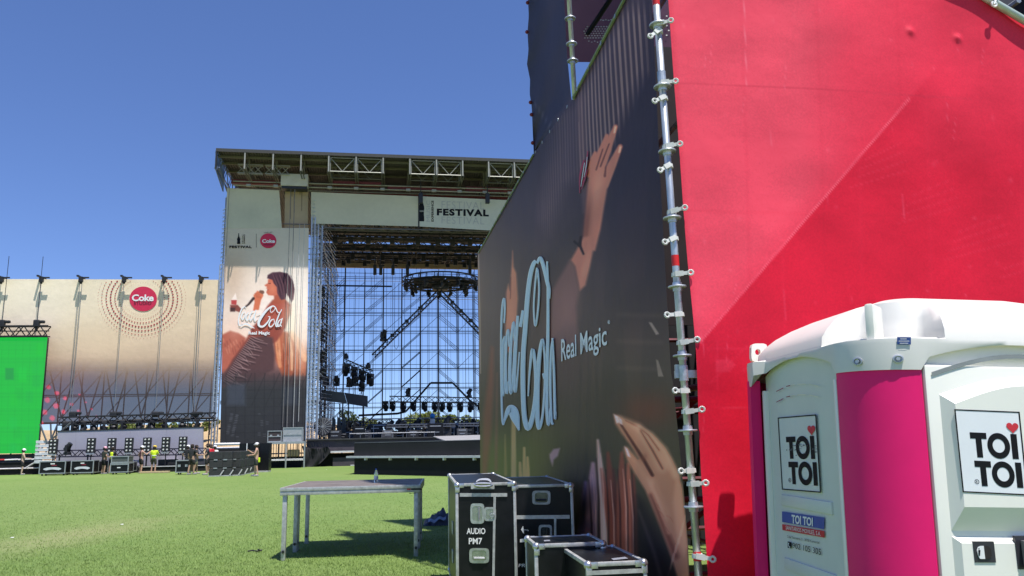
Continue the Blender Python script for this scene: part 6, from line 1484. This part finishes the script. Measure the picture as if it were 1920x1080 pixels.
    for k in range(24):
        px = 628 + k * 12.0 + random.uniform(-4, 4); off = 2 + (k % 4) * 2.2; w_, h_ = random.uniform(.6, 1.3), random.uniform(.45, 1.15); p = onst(px, off)
        r = thing("equipment_box", labs, "equipment", tuple(p), group="gear boxes across the stage")
        MB().bbox(p + UZ * (h_ / 2), (w_, .6, h_), .04, E1, E2).build("shell", (BLK, BLKP, M("charcoal_gear", (.06, .06, .065), .6))[k % 3], r)
        MB().box(p - E2 * .31 + UZ * (h_ * .8), (w_ * .7, .02, .07), E1, E2).box(p - E2 * .31 + UZ * (h_ * .35), (w_ * .5, .02, .05), E1, E2).build("trim", (ALUD, M("dim_grey", (.2, .2, .2), .6))[k % 2], r)
    for k, (x0, x1, off, z, l) in enumerate(((655, 815, .4, .35, "low silver rail along the front of the gear on stage"), (690, 960, 10, 1.75, "silver rail along the top of the gear, in front of the trees"), (600, 960, 8.5, 1.2, "dark rail across the middle of the stage gear"), (700, 960, 5, 1.05, "front silver rail over the stage gear"))):
        a = onst(x0, off, ZD + z); b = onst(x1, off, ZD + z); m = MB().tube(a, b, .045, 5); 
        for j in range(9): q = a + (b - a) * (j / 8); m.tube(q, Vector((q.x, q.y, ZD)), .03, 4)
        o = m.build("stage_rail", ALUD if k in (1, 3) else STEEL); tag(o, l, "rail")
    for k in range(6):
        a = onst(640 + k * 52, 9.2, ZD + 1.35 + .1 * (k % 2)); o = MB().truss(a, a + E1 * 2.0, .35, .35, .05, .03, step=.35).build("low_truss", BLK); tag(o, "short black truss lying across the stage gear", "truss", "short trusses across the stage gear")
    for k in range(5): 
        p = onst(725 + k * 45, 3.4); o = MB().truss(p + UZ * .95, p + E1 * 1.7 + UZ * .95, .3, .2, .05, .03, step=.3).tube(p, p + UZ * .9, .04, 4).tube(p + E1 * 1.6, p + E1 * 1.6 + UZ * .9, .04, 4).build("batten", STEEL); tag(o, "low grey light batten on legs near the stage front", "batten", "light battens near the stage front")
    for k in range(3):
        p = onst(621 + k * 9.5, 5); r = thing("wedge_panel", ["leftmost grey leaning panel on the left of the stage", "middle grey leaning panel on the left of the stage", "rightmost grey leaning panel on the left of the stage"][k], "panel", tuple(p)); MB().plate([p, p + E1 * .34, p + E1 * .3 + UZ * 1.6, p + E1 * .02 + UZ * 1.9], E2 * .2).build("panel", M("grey_screen_back"), r)
    p = onst(613, 2.5); r = thing("rack_cabinet", "black rack of shelves at the stage's left edge, beside the leaning panels", "rack", tuple(p)); m = MB()
    for z in (.2, .65, 1.1, 1.55): m.box(p + UZ * z, (.62, .5, .06), E1, E2)
    for sx in (-1, 1): m.tube(p + E1 * (.3 * sx) - E2 * .22, p + E1 * (.3 * sx) - E2 * .22 + UZ * 1.65, .03, 4)
    m.build("frame", ALUD, r); MB().box(p + UZ * .85 + E2 * .05, (.54, .4, .3), E1, E2).box(p + UZ * .42 + E2 * .05, (.54, .4, .3), E1, E2).build("rack_units", BLK, r)
    p = onst(604, 1.5); r = thing("stage_fan", "round black fan housing at the left front corner of the stage", "fan", tuple(p)); m = MB().lathe([(.62, -.12), (.7, -.1), (.7, .1), (.62, .12)], p + UZ * .95, 20, E1, UZ, E2)
    m.build("housing", M("charcoal_gear"), r); m = MB()
    for k in range(8): t = k * math.pi / 8; m.tube(p + UZ * .95 - E2 * .13 + E1 * (.65 * math.cos(t)) + UZ * (.65 * math.sin(t)), p + UZ * .95 - E2 * .13 - E1 * (.65 * math.cos(t)) - UZ * (.65 * math.sin(t)), .02, 4)
    m.build("guard", ALUD, r)
    o = MB().ball(onst(811, 9, ZD + 1.9), .24, 10, 8).build("blue_lamp_cover", M("sky_blue_cover", (.03, .22, .55), .5)); tag(o, "small blue covered lamp in front of the pale tree", "lamp")
    o = MB().bbox(onst(811, 9, ZD + 1.35), (.45, .3, .6), .1, E1, E2).build("white_stand", M("pale_gear", (.6, .55, .5), .6)); tag(o, "pale rounded stand under the small blue lamp", "stand")
gear()
# ---- left of the stage: LED walls, trusses, audience blinders
def led_left():
    tl, tr, br, bl = (-60, 633), (89, 632.5), (70, 850), (-60, 851)
    fn = lambda a, b: S(a, b, -1.1)
    P, x, y = quad_grid(fn, tl, tr, br, bl, 150, 90); q = Paint(x, y, (0, 178, 52))
    r = np.random.default_rng(5)
    for k in range(34): yy = 634 + k * 6.5; q.stroke([(-70, yy, 1.2), (95, yy, 1.2)], (0, 196 - (k * 37) % 46, 56), 3, .35)
    for k in range(22): a, b = r.uniform(-20, 80), r.uniform(640, 840); q.poly([(a, b), (a + 14, b), (a + 14, b + 22), (a, b + 22)], (0, r.uniform(150, 205), r.uniform(40, 75)), 2, .35)
    for k in range(8): q.stroke([(-10 + k * 13.3, 630, .35), (-12 + k * 13.3 - 2.5 * (k / 7), 852, .35)], (0, 138, 46), 1.4, .3)
    for k in range(10): q.stroke([(-70, 656 + k * 22, .35), (95, 656 + k * 22, .35)], (0, 138, 46), 1.4, .25)
    q.poly([(10, 690), (26, 690), (26, 712), (10, 712)], (8, 140, 62), 3, .8)
    m = bpy.data.materials.new("lit_green_screen"); m.use_nodes = True; nt = m.node_tree; p = nt.nodes["Principled BSDF"]; at = nt.nodes.new("ShaderNodeAttribute"); at.attribute_name = "print"
    p.inputs["Base Color"].default_value = (.012, .03, .014, 1); p.inputs["Roughness"].default_value = .6
    nt.links.new(at.outputs["Color"], p.inputs["Emission Color"]); p.inputs["Emission Strength"].default_value = .75
    c = S(20, 843, -1.1); root = thing("green_screen_wall", "large lit plain green video wall at the photo's left edge", "video wall", (c.x, c.y, 0))
    grid_mesh("screen_face", P, m, q.c, parent=root); w_ = (S(*tr, -1) - S(*tl, -1)); 
    MB().plate([S(*p_, -1.04) for p_ in (tl, (88.5, 632.5), (69.5, 850), bl)], E2 * .35).build("cabinet", BLK, root)
    a = S(-60, 622, -.9); b = S(92, 621, -.9); t = thing("screen_truss", "black truss along the top of the green video wall", "truss", tuple(b)); MB().truss(a, b, .5, .75, .06, .045, step=.55).build("lattice", BLK, t); MB().tube(a + UZ * .02, b + UZ * .02, .05, 4).build("cable_loom", BLK, t)
    for px, l in ((4, "left hoist on the green wall's truss"), (69, "right hoist on the green wall's truss")):
        p_ = S(px, 606, -.9); r_ = thing("truss_hoist", l, "hoist", tuple(p_)); MB().bbox(p_, (.42, .35, .5), .1, E1, E2).bbox(p_ + E1 * .3 + UZ * .1, (.5, .22, .22), .08, E1, E2).tube(p_ - UZ * .2, p_ - UZ * .6, .1, 6).build("motor", BLK, r_); MB().tube(p_, p_ + UZ * 5, .02, 4).build("chain", BLK, r_)
    # grey video wall
    c = S(240, 843, -3); g = thing("grey_video_wall", "long blank lilac grey video wall below the wing banner", "video wall", (c.x, c.y, 0))
    MB().plate([S(*p_, -3) for p_ in ((108, 808), (380, 800), (380, 872), (104, 876))], E2 * .3).build("screen_face", M("lilac_grey_screen", (.36, .345, .40), .55, 0, .06, .5), g)
    MB().plate([S(*p_, -3.03) for p_ in ((107, 809.4), (380.5, 801.4), (380.5, 799.6), (107, 807.4))], E2 * .36).build("top_frame", BLK, g)
    for k in range(1, 8): x_ = 108 + k * 34; MB().plate([S(*p_, -3.004) for p_ in ((x_, 806), (x_ + .35, 806), (x_ - .2, 872), (x_ - .55, 872))], E2 * .003).build("panel_seam", M("faint_seam", (.28, .27, .31), .6), g)
    a = S(112, 790, -1.5); b = S(404, 781, -1.5); t = thing("upper_lamp_truss", "black truss above the grey video wall with lamps on it", "truss", tuple((a + b) / 2)); MB().truss(a, b, .5, .55, .06, .04, step=.6).build("lattice", BLK, t); MB().tube(a - UZ * .1, b - UZ * .1, .09, 5).build("cable_loom", BLK, t)
    for k, px in enumerate((124, 140, 157, 177, 196, 214, 232, 262, 285, 310, 342, 370)): p_ = S(px, 793 - (px - 112) * .03, -1.6); head(p_, "black lamp hung from the truss above the grey video wall", k * 1.3, 1.15, True, "lamps on the truss above the grey wall")
    for px, l in ((137, "left hoist on the truss above the grey wall"), (213, "second hoist on the truss above the grey wall"), (292, "third hoist on the truss above the grey wall"), (366, "right hoist on the truss above the grey wall")):
        p_ = S(px, 777, -1.5); r_ = thing("truss_hoist", l, "hoist", tuple(p_)); MB().bbox(p_, (.5, .35, .4), .1, E1, E2).bbox(p_ + E1 * .35 + UZ * .08, (.4, .22, .22), .08, E1, E2).build("motor", BLK, r_)
    for k, (x0, y0, x1, y1) in enumerate(((75, 795, 92, 840), (108, 795, 82, 858), (95, 795, 97, 850), (132, 793, 76, 842))):
        o = MB().tube(S(x0, y0, -2.5), S(x1, y1, -2.5), .06, 5).build("scaffold_brace", STEEL); tag(o, ["grey scaffold tube leaning right beside the green wall", "grey scaffold tube leaning left beside the green wall", "upright grey scaffold tube beside the green wall", "longest grey tube leaning left beside the green wall"][k], "scaffold tube")
    a = S(98, 851, -4); b = S(385, 846, -4); t = thing("low_truss", "dark lattice truss lying low in front of the grey video wall", "truss", tuple((a + b) / 2)); MB().truss(a, b, .4, .42, .055, .035, step=.42).build("lattice", M("violet_black_steel", (.045, .04, .07), .5, .3), t)
    for k, px in enumerate((112, 165, 220, 275, 330)): q_ = S(px, 852, -4); MB().tube(q_, Vector((q_.x, q_.y, 0)), .05, 5).build("foot", BLK, t)
    # audience blinders: eight lamps each
    proto = None
    for k, (px, y) in enumerate(((100, 837), (171, 835), (209.5, 835), (242, 834.5), (276, 834), (311, 833), (343, 832))):
        p_ = S(px, y, -4.4); l = ["eight-lamp blinder left of the grey wall, beside the white steps", "eight-lamp blinder second from the left, before the grey wall", "eight-lamp blinder above the hi-vis worker without a cap", "middle eight-lamp blinder before the grey wall", "eight-lamp blinder behind the worker in a yellow cap", "eight-lamp blinder second from the right", "rightmost eight-lamp blinder, above the workers in black"][k]
        if proto is None:
            proto = thing("blinder_light", l, "stage light", tuple(p_), (0, 0, TH), "eight-lamp blinders before the grey wall")
            MB().bbox((0, 0, 0), (.54, .2, .98), .03).build("housing", BLK, proto, local=True); MB().box((0, -.02, -.56), (.5, .12, .1)).build("base_plate", ALUD, proto, local=True); MB().tube((0, .1, -.5), (0, .1, -p_.z), .04, 6).build("stand", BLK, proto, local=True)
            for i in range(4):
                for j in (-1, 1): MB().lathe([(.062, 0), (.055, -.02), (.03, -.025)], (j * .12, -.105, -.36 + i * .24), 10, Vector((1, 0, 0)), UZ, Vector((0, 1, 0))).build("lamp", M("silver_lamp", (.75, .73, .66), .3, .3, .05), proto, local=True)
        else: dup(proto, tuple(p_), TH, l)
    head(S(126, 853, -4.6), "black spot lamp on a post in front of the grey wall's left end", 1.57, 1.15, False)
    # steps, dark lorry-like platform and barrier tape at the far left
    c = S(84, 870, -2.2); r = thing("white_steps", "stack of white slatted steps beside the green wall", "steps", (c.x, c.y, 0))
    for k in range(6): MB().bbox(S(83 - (k > 2) * 3 * 0, 870, -2.2 - .12 * (5 - k)) * 1.0 + UZ * (1.9 - 1.55 + .27 * k - .2), (1.15, .5, .2), .02, E1, E2).build("tread", M("white_slats", (.55, .57, .58), .5, 0, .2, 3), r)
    a = S(-60, 886, -1.3); a.z = 0; r = thing("dark_platform", "low black platform under the green wall with striped rails", "platform", (a.x, a.y, 0))
    MB().box(a + E1 * 3.4 + UZ * .42, (6.8, 1.2, .84), E1, E2).build("skirt", BLKB, r); MB().box(a + E1 * 2.2 + UZ * 1.1 + E2 * .7, (4.4, .1, .6), E1, E2).build("back_panel", M("charcoal_gear"), r)
    for z, l in ((.42, "rail"), ): MB().tube(a + E1 * -.5 - E2 * .66 + UZ * z, a + E1 * 7.0 - E2 * .66 + UZ * z, .05, 5).build("rail", WLINE, r)
    for k in range(8): MB().tube(a + E1 * (k * .85) - E2 * .66 + UZ * 1.02, a + E1 * (k * .85 + .84) - E2 * .66 + UZ * 1.04, .055, 5).build("tape_rail", (WLINE, M("red_rail", (.5, .03, .03), .5))[k % 4 == 2], r)
    o = MB().tube(S(49, 877, -2.2), S(93, 850, -2.2), .05, 6).build("white_pole", WLINE); tag(o, "white pole leaning up from the black platform towards the blinder", "pole")
    a = S(95, 880, -3.8); a.z = .0; b = S(395, 876, -3.8); b.z = 0
    r = thing("low_stage", "low black stage strip in front of the grey video wall", "platform", (a.x, a.y, 0)); MB().box((a + b) / 2 + UZ * .2, ((b - a).length, 1.6, .4), E1, E2).build("skirt", BLKB, r); MB().box((a + b) / 2 - E2 * .83 + UZ * .38 + E1 * 3, ((b - a).length * .45, .05, .05), E1, E2).build("white_edge", WLINE, r)
    for k in range(6): MB().bbox(a + E1 * (1.2 + k * 2.1) + UZ * .62, (.9 + .3 * (k % 2), .6, .42), .05, E1, E2).build("floor_gear", (BLK, M("charcoal_gear"), M("lilac_grey_screen"))[k % 3], r)
    p_ = ground(290, 887); o = MB().bbox(p_ + UZ * .06, (1.9, .3, .12), .02).build("timber_board", M("pale_timber", (.5, .38, .22), .8)); tag(o, "pale timber board lying on the grass before the low stage", "board")
led_left()
# ---- cases, speakers and barriers in front of the stage
def far_case(label, px, py, w, d, h, yaw=TH, logo=None, shell=None, z=0.0, lid=0.0, P=None, group="flight cases on the lawn by the stage"):
    p = P or ground(px, py, z); r = thing("flight_case", label, "flight case", (p.x, p.y, z), (0, 0, yaw), group)
    b = .12 if z == 0 else .0; MB().bbox((0, d / 2, b + (h - b) / 2), (w - .02, d - .02, h - b - .02), .01).build("shell", shell or BLKP, r, local=True)
    e = .055; m = MB()
    for sx in (-1, 1):
        for y in (0, d): m.box((sx * (w / 2 - e / 2), y, b + (h - b) / 2), (e, e, h - b))
    for zz in (b + e / 2, h - e / 2):
        for y in (0, d): m.box((0, y, zz), (w - 2 * e, e, e))
        for sx in (-1, 1): m.box((sx * (w / 2 - e / 2), d / 2, zz), (e, d - e, e))
    if lid: 
        for y in (-.004, d + .004): m.box((0, y, lid), (w - 2 * e, e * .9, e))
    m.build("trim_frame", ALUD, r, local=True)
    if z == 0:
        for sx in (-1, 1):
            for y in (.15, d - .15): MB().lathe([(.06, -.03), (.06, .03)], (sx * (w / 2 - .15), y, .06), 10, UZ, Vector((0, 1, 0)), Vector((1, 0, 0))).build("castor", BLK, r, local=True)
    if logo == "wing":
        f = lambda u, v: Vector((-w / 2 + u * w, -.012, b + v * (h - b))); m = MB()
        ribbon(m, [(.18, .34, .10), (.3, .42, .14), (.5, .44, .14), (.7, .42, .14), (.82, .34, .10)], f); ribbon(m, [(.24, .30, .05), (.5, .37, .05), (.76, .30, .05)], lambda u, v: f(u, v) + Vector((0, -.002, 0))); m.build("white_emblem", M("greyish_white_print", (.6, .62, .64), .6), r, local=True)
        m = MB(); flat(m, [(.42, .74), (.58, .74), (.58, .82), (.42, .82)], f); m.build("white_mark", WHT, r, local=True)
        m = MB(); flat(m, [(.46, .62), (.66, .62), (.66, .69), (.46, .69)], f); m.build("red_mark", M("dull_red_print", (.25, .03, .05), .6), r, local=True)
    elif logo == "tag":
        f = lambda u, v: Vector((-w / 2 + u * w, -.012, b + v * (h - b))); m = MB(); flat(m, [(.38, .46), (.56, .46), (.56, .56), (.38, .56)], f); m.build("white_tag", WHT, r, local=True)
    elif logo == "latch":
        m = MB()
        for sx in (-.25, .25): m.box((sx * w, -.02, b + (h - b) * .55), (.16, .02, .14))
        m.build("latches", ALUD, r, local=True)
    return r
far_case("left one of two long black cases with a white winged emblem", 97, 892, 1.62, .8, .92, .10, "wing")
far_case("right one of two long black cases with a white winged emblem", 153, 890.5, 1.42, .8, .92, .10, "wing")
far_case("narrow black case between the two winged emblem cases", 126, 890, .36, .7, .86, .1, "latch"); far_case("narrow black case just right of the winged emblem cases", 178, 889, .38, .7, .85, .1, "latch"); far_case("narrow black case second right of the winged emblem cases", 188, 888, .30, .7, .83, .1, "latch")
far_case("lower case of the stacked pair beside the hi-vis worker", 223, 889.5, 1.15, .8, .72, .08, "tag", lid=.62)
_p = ground(223, 889.5); far_case("upper grey case of the stacked pair beside the hi-vis worker", 0, 0, 1.08, .75, .42, .08, None, M("green_grey_laminate", (.09, .10, .09), .45), z=.73, P=Vector((_p.x, _p.y, .73)))
far_case("tall narrow black case left of the stacked pair", 206, 888, .32, .6, 1.0, .08); far_case("rack case with a beige screen behind the stacked pair", 249, 884, .72, .6, 1.1, .1, "latch", M("beige_black_rack", (.05, .045, .03), .5)); far_case("short black case right of the stacked pair", 244, 887, .4, .6, .75, .1, "latch")
far_case("squat black case with two silver latches by the workers in black", 342, 890, .84, .7, .86, .10, "latch"); far_case("lilac topped black case behind the worker in a yellow cap", 314, 884, 1.0, .6, .8, .1, None, M("lilac_grey_screen"))
def speakers():
    for k, (px, py, wd, l) in enumerate(((403, 893.5, .72, "leftmost stack of black loudspeakers on a dolly"), (421, 893, .72, "second stack of black loudspeakers from the left, on a dolly"), (438, 892.2, .70, "third stack of black loudspeakers from the left, on a dolly"), (451.5, 889.5, .6, "fourth stack of black loudspeakers, partly behind the third"), (461, 887.5, .5, "fifth stack of black loudspeakers, in front of the shirtless worker"))):
        p = ground(px, py); r = thing("loudspeaker_stack", l, "loudspeaker", tuple(p), (0, 0, .05), "loudspeaker stacks by the tower")
        for i in range(3): MB().bbox((0, .45, .22 + .45 * i), (wd - .02, .9, .43), .03).build("cabinet", M("speaker_grille_black", (.035, .036, .036), .75, 0, .3, 8), r, local=True)
        for i in range(2): MB().box((0, -.01, .44 + .45 * i), (.2, .03, .06)).build("link_plate", ALUD, r, local=True)
        m = MB().box((0, .45, .03), (wd, 1.0, .05)); m.tube((wd * .4, -.05, .05), (wd * .62, .05, .34), .035, 5); m.build("dolly", M("pale_dolly", (.5, .5, .48), .5, .3), r, local=True)
    p = ground(475, 885.5); r = thing("tall_black_cabinets", "tall black cabinets with white straps behind the shirtless worker", "cabinet", tuple(p), (0, 0, .1))
    for i in range(3): MB().bbox((-.62 + .62 * i, .4, .92), (.6, .8, 1.72), .02).build("cabinet", BLKP, r, local=True)
    for x in (-.45, .15): MB().box((x, -.01, 1.35), (.05, .02, .85)).build("strap", WHT, r, local=True)
    MB().box((.3, .1, .04), (1.3, 1.0, .08)).build("dolly", M("pale_dolly"), r, local=True)
    a = S(402, 836, -3); b = S(450, 835, -3); r = thing("white_beams", "two white beams lying across behind the loudspeakers", "beam", tuple(a)); MB().tube(a + UZ * .1, b + UZ * .1, .10, 6).build("beam", WLINE, r); MB().tube(a - UZ * .16, b - UZ * .16, .08, 6).build("beam", WLINE, r); MB().box((a + b) / 2 - UZ * .7, ((b - a).length, .5, 1.0), E1, E2).build("dark_load", BLKB, r)
    # railed platform with two cases at the foot of the tower
    a = S(502, 843, -2.5); a.z = 0; b = S(571, 843, -2.5); b.z = 0; ln = (b - a).length; zt = S(535, 828, -2.5).z
    r = thing("railed_platform", "silver edged platform with a barred barrier under it, at the tower's foot", "platform", tuple((a + b) / 2)); MB().box((a + b) / 2 + UZ * (zt - .08) + E2 * .8, (ln, 1.7, .16), E1, E2).build("deck", ALUD, r)
    for k in range(12): MB().tube(a + E1 * (.2 + k * (ln - .4) / 11) + UZ * .45, a + E1 * (.2 + k * (ln - .4) / 11) + UZ * (zt - .16), .025, 5).build("bar", BLK, r)
    for z in (.55, .62): MB().tube(a + UZ * z - E2 * .04, b + UZ * z - E2 * .04, .03, 5).build("rail", ALUD, r)
    for k in range(3): q = a + E1 * (k * ln / 2) - E2 * .06; MB().tube(q, q + UZ * zt, .06, 6).build("leg", ALUD, r)
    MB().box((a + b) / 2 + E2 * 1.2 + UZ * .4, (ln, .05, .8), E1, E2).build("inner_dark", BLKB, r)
    m = MB().bbox((a + b) / 2 + E2 * 1.1 + UZ * 1.05 + E1 * .4, (.9, .3, .5), .1, E1, E2); m.build("tan_sacks", M("tan_sack", (.55, .38, .24), .8), r)
    q = S(514, 843, -2.2); q.z = zt; far_case("dark open fronted case on the railed platform", 0, 0, 1.0, .6, .8, TH, "latch", M("brown_black_laminate", (.05, .035, .035), .5), z=zt, lid=.38, P=q)
    q = S(548, 843, -2.2); q.z = zt; far_case("large silver case on the railed platform", 0, 0, 1.4, .8, 1.02, TH, "latch", M("silver_laminate", (.42, .42, .42), .35, .4, .1, 4), z=zt, lid=.5, P=q)
speakers()

# ================================================================ PEOPLE
def skinned(V, E, Rr, root_i, mat, name, parent, extra=None):
    me = bpy.data.meshes.new("skin"); me.from_pydata(V, E, []); me.update(); o = bpy.data.objects.new("skin", me); COL.objects.link(o)
    md = o.modifiers.new("s", 'SKIN'); md.use_smooth_shade = True
    sv = me.skin_vertices[0].data if me.skin_vertices else None
    if sv is None:
        bm = bmesh.new(); bm.from_mesh(me); bm.verts.layers.skin.verify(); bm.to_mesh(me); bm.free(); sv = me.skin_vertices[0].data
    for i, r in enumerate(Rr): sv[i].radius = (r, r) if not isinstance(r, tuple) else r; sv[i].use_root = (i == root_i)
    ss = o.modifiers.new("u", 'SUBSURF'); ss.levels = 1
    dg = bpy.context.evaluated_depsgraph_get(); m2 = bpy.data.meshes.new_from_object(o.evaluated_get(dg)); bpy.data.objects.remove(o)
    mb = MB(); mb.v = [tuple(v.co) for v in m2.vertices]; mb.f = [tuple(p.vertices) for p in m2.polygons]
    if extra: mb.add(extra.v, extra.f)
    bpy.data.meshes.remove(m2); ob = mb.build(name, mat, parent, smooth=True, local=True); return ob
def person(label, p, yaw, arms, skin=(.42, .26, .18), shirt=(.02, .02, .022), shorts=(.02, .02, .02), hat=None, hair=(.03, .02, .015), h=1.74, sleeve=True, vest=None, stance=0.0, shoes=(.3, .3, .3)):
    k = h / 1.75; root = thing("person", label, "person", tuple(p), (0, 0, yaw), "workers in front of the stage"); root.scale = (k, k, k)
    V = [(0, 0, .95), (0, -.01, 1.15), (0, -.01, 1.34), (0, 0, 1.50), (0, -.015, 1.56), (0, -.03, 1.64), (0, -.02, 1.70)]; E = [(0, 1), (1, 2), (2, 3), (3, 4), (4, 5), (5, 6)]; Rr = [.135, .12, .14, .055, .07, .095, .075]
    fing = MB(); cloth_arm = []
    for s in (-1, 1):
        b = len(V); st = stance * s
        V += [(s * .10, 0, .88), (s * .115, -.03 + st, .50), (s * .12, .02 + st * 1.6, .09), (s * .13, -.14 + st * 1.6, .045)]; E += [(0, b), (b, b + 1), (b + 1, b + 2), (b + 2, b + 3)]; Rr += [.088, .058, .042, .04]
        b = len(V); el, wr = arms[(s + 1) // 2]; sh = (s * .185, 0, 1.42); el = (s * abs(el[0]) if el[0] >= 0 else -s * abs(el[0]), el[1], el[2]); wr = (s * wr[0], wr[1], wr[2])
        d = Vector(wr) - Vector(el); d.normalize(); hd = tuple(Vector(wr) + d * .09)
        V += [sh, el, wr, hd]; E += [(2, b), (b, b + 1), (b + 1, b + 2), (b + 2, b + 3)]; Rr += [.062, .045, .030, (.04, .024)]
        cloth_arm.append((sh, tuple(Vector(sh) + (Vector(el) - Vector(sh)) * .75)))
        sd_ = d.orthogonal().normalized()
        for q in range(4): a = Vector(hd) + sd_ * (.027 - .018 * q); fing.path([a, a + d * (.045 + .008 * (q in (1, 2))), a + d * .075 - UZ * .015], .0085, 5)
        fing.path([Vector(wr) + d * .03 + sd_ * .035, Vector(wr) + d * .07 + sd_ * .06, Vector(wr) + d * .105 + sd_ * .062], .01, 5)
    # face: nose, brows, ears
    fing.ball((0, -.125, 1.635), .02, 6, 5, (.8, 1, 1.2)); 
    for s in (-1, 1): fing.ball((s * .095, -.01, 1.64), .028, 6, 5, (.4, .8, 1.2))
    sm = M("skin_%d" % int(skin[0] * 100), skin, .6, 0, .08, 5)
    body = skinned(V, E, Rr, 0, sm, "body", root, fing)
    f = MB()
    for s in (-1, 1): f.ball((s * .036, -.115, 1.665), .012, 6, 5)
    f.box((0, -.112, 1.595), (.05, .012, .012)); f.build("eyes_and_mouth", M("dark_face_detail", (.05, .02, .02), .6), root, local=True)
    sv = [(0, 0, .93), (0, -.01, 1.15), (0, -.01, 1.34), (0, 0, 1.46)]; se = [(0, 1), (1, 2), (2, 3)]; sr = [.15, .142, .158, .085]
    if sleeve:
        for a, b in cloth_arm: i = len(sv); sv += [a, b]; se += [(2, i), (i, i + 1)]; sr += [.075, .068]
    if shirt: skinned(sv, se, sr, 1, M("shirt_%02d%02d%02d" % tuple(int(c * 99) for c in shirt), shirt, .85, 0, .15, 6), "shirt", root)
    if vest: skinned(sv[:4], se[:3], [.158, .156, .172, .10], 1, M("hi_vis_yellow", (.62, .80, .02), .6, 0, .08, 6), "vest", root); MB().lathe([(.166, -.025), (.168, 0), (.166, .025)], (0, -.005, 1.13), 16, Vector((1.02, 0, 0)), Vector((0, 1.0, 0))).build("reflective_band", M("pale_reflective", (.7, .72, .7), .4), root, local=True)
    pv = [(0, 0, 1.0), (0, 0, .93)]; pe = [(0, 1)]; pr = [.145, .15]
    for s in (-1, 1): i = len(pv); st = stance * s; pv += [(s * .10, 0, .86), (s * .115, -.028 + st, .54)]; pe += [(1, i), (i, i + 1)]; pr += [.108, .086]
    skinned(pv, pe, pr, 0, M("shorts_%02d%02d%02d" % tuple(int(c * 99) for c in shorts), shorts, .85, 0, .15, 6), "shorts", root)
    for s in (-1, 1): MB().bbox((s * .13, -.07 + stance * s * 1.6, .045), (.10, .27, .09), .03).build("shoe", M("shoe_%d" % int(shoes[0] * 100), shoes, .7), root, local=True)
    if hat:
        m = MB().lathe([(.118, 1.66), (.122, 1.68), (.118, 1.73), (.09, 1.775), (.04, 1.795), (.005, 1.80)], (0, -.02, 0), 14); m.bbox((0, -.14, 1.672), (.16, .10, .015), .005); o = m.build("helmet", M("hat_%02d%02d%02d" % tuple(int(c * 99) for c in hat), hat, .4), root, local=True); smooth_by_angle(o, 40)
    m = MB().lathe([(.09, 1.54), (.106, 1.60), (.108, 1.67), (.10, 1.72), (.06, 1.755), (.005, 1.765)], (0, .012, 0), 12); m.build("hair", M("hair_%d" % int(hair[0] * 100), hair, .8), root, smooth=True, local=True)
    return root
DOWN = ((.24, .02, 1.13), (.25, -.06, .88)); FWD = ((.24, -.10, 1.14), (.16, -.36, 1.12)); UPF = ((.26, -.2, 1.2), (.2, -.42, 1.35)); HIP = ((.34, .06, 1.16), (.18, -.06, 1.0))
person("worker in a white helmet and black clothes, standing alone at the far left", ground(40, 890.5), math.pi * .70, (FWD, DOWN), skin=(.55, .38, .28), hat=(.8, .8, .8), sleeve=False, h=1.72)
person("worker in a pink cap and dark clothes behind the black cases", ground(193, 889), 2.6, (HIP, FWD), hat=(.7, .35, .42), shirt=(.04, .045, .03), shorts=(.02, .02, .02))
person("bareheaded worker in a yellow hi-vis vest behind the stacked cases", ground(208, 888), math.pi, (FWD, FWD), vest=1, shirt=(.03, .03, .03), h=1.74)
person("worker in a white cap and dark red vest top, reaching sideways", ground(263, 887.5), 2.4, (UPF, HIP), hat=(.78, .78, .78), shirt=(.06, .015, .02), sleeve=False, skin=(.5, .3, .22))
person("worker in a yellow cap and hi-vis vest seen from behind", ground(287, 887), math.pi, (FWD, DOWN), hat=(.75, .5, .02), vest=1, shirt=(.6, .75, .03), shorts=(.05, .05, .03))
person("worker in a black shirt facing the low stage, left of the loudspeakers", ground(358, 890), 2.8, (FWD, DOWN), shirt=(.025, .025, .025), shorts=(.03, .028, .025), h=1.78, stance=.06)
person("worker in khaki shorts leaning beside the worker in a black shirt", ground(366, 888.5), 2.2, (HIP, DOWN), shirt=(.03, .03, .03), shorts=(.30, .28, .18), h=1.74, stance=-.08)
person("worker in a white helmet and dark clothes behind the squat case", ground(350, 886), 2.9, (FWD, HIP), hat=(.8, .8, .8), h=1.72)
person("worker in dark clothes holding his hands forward, left of the loudspeakers", ground(387, 890.5), -1.1, (FWD, FWD), shirt=(.05, .05, .055), h=1.8)
person("worker in a bright red shirt behind the loudspeaker stacks", ground(394, 887), 1.2, (FWD, HIP), shirt=(.55, .015, .03), h=1.76)
o = person("shirtless worker in a pale helmet pushing a loudspeaker stack", ground(480, 893), -1.35, (UPF, FWD), shirt=None, shorts=(.04, .042, .035), hat=(.62, .6, .6), skin=(.52, .31, .22), stance=.05)
MB().bbox((.12, .14, .86), (.12, .10, .26), .04).build("hi_vis_cloth", M("hi_vis_yellow"), o, local=True)
person("worker in a white helmet and white shirt, head above the loudspeakers", ground(401, 885), math.pi, (DOWN, DOWN), hat=(.8, .8, .8), shirt=(.7, .7, .68), h=1.66)
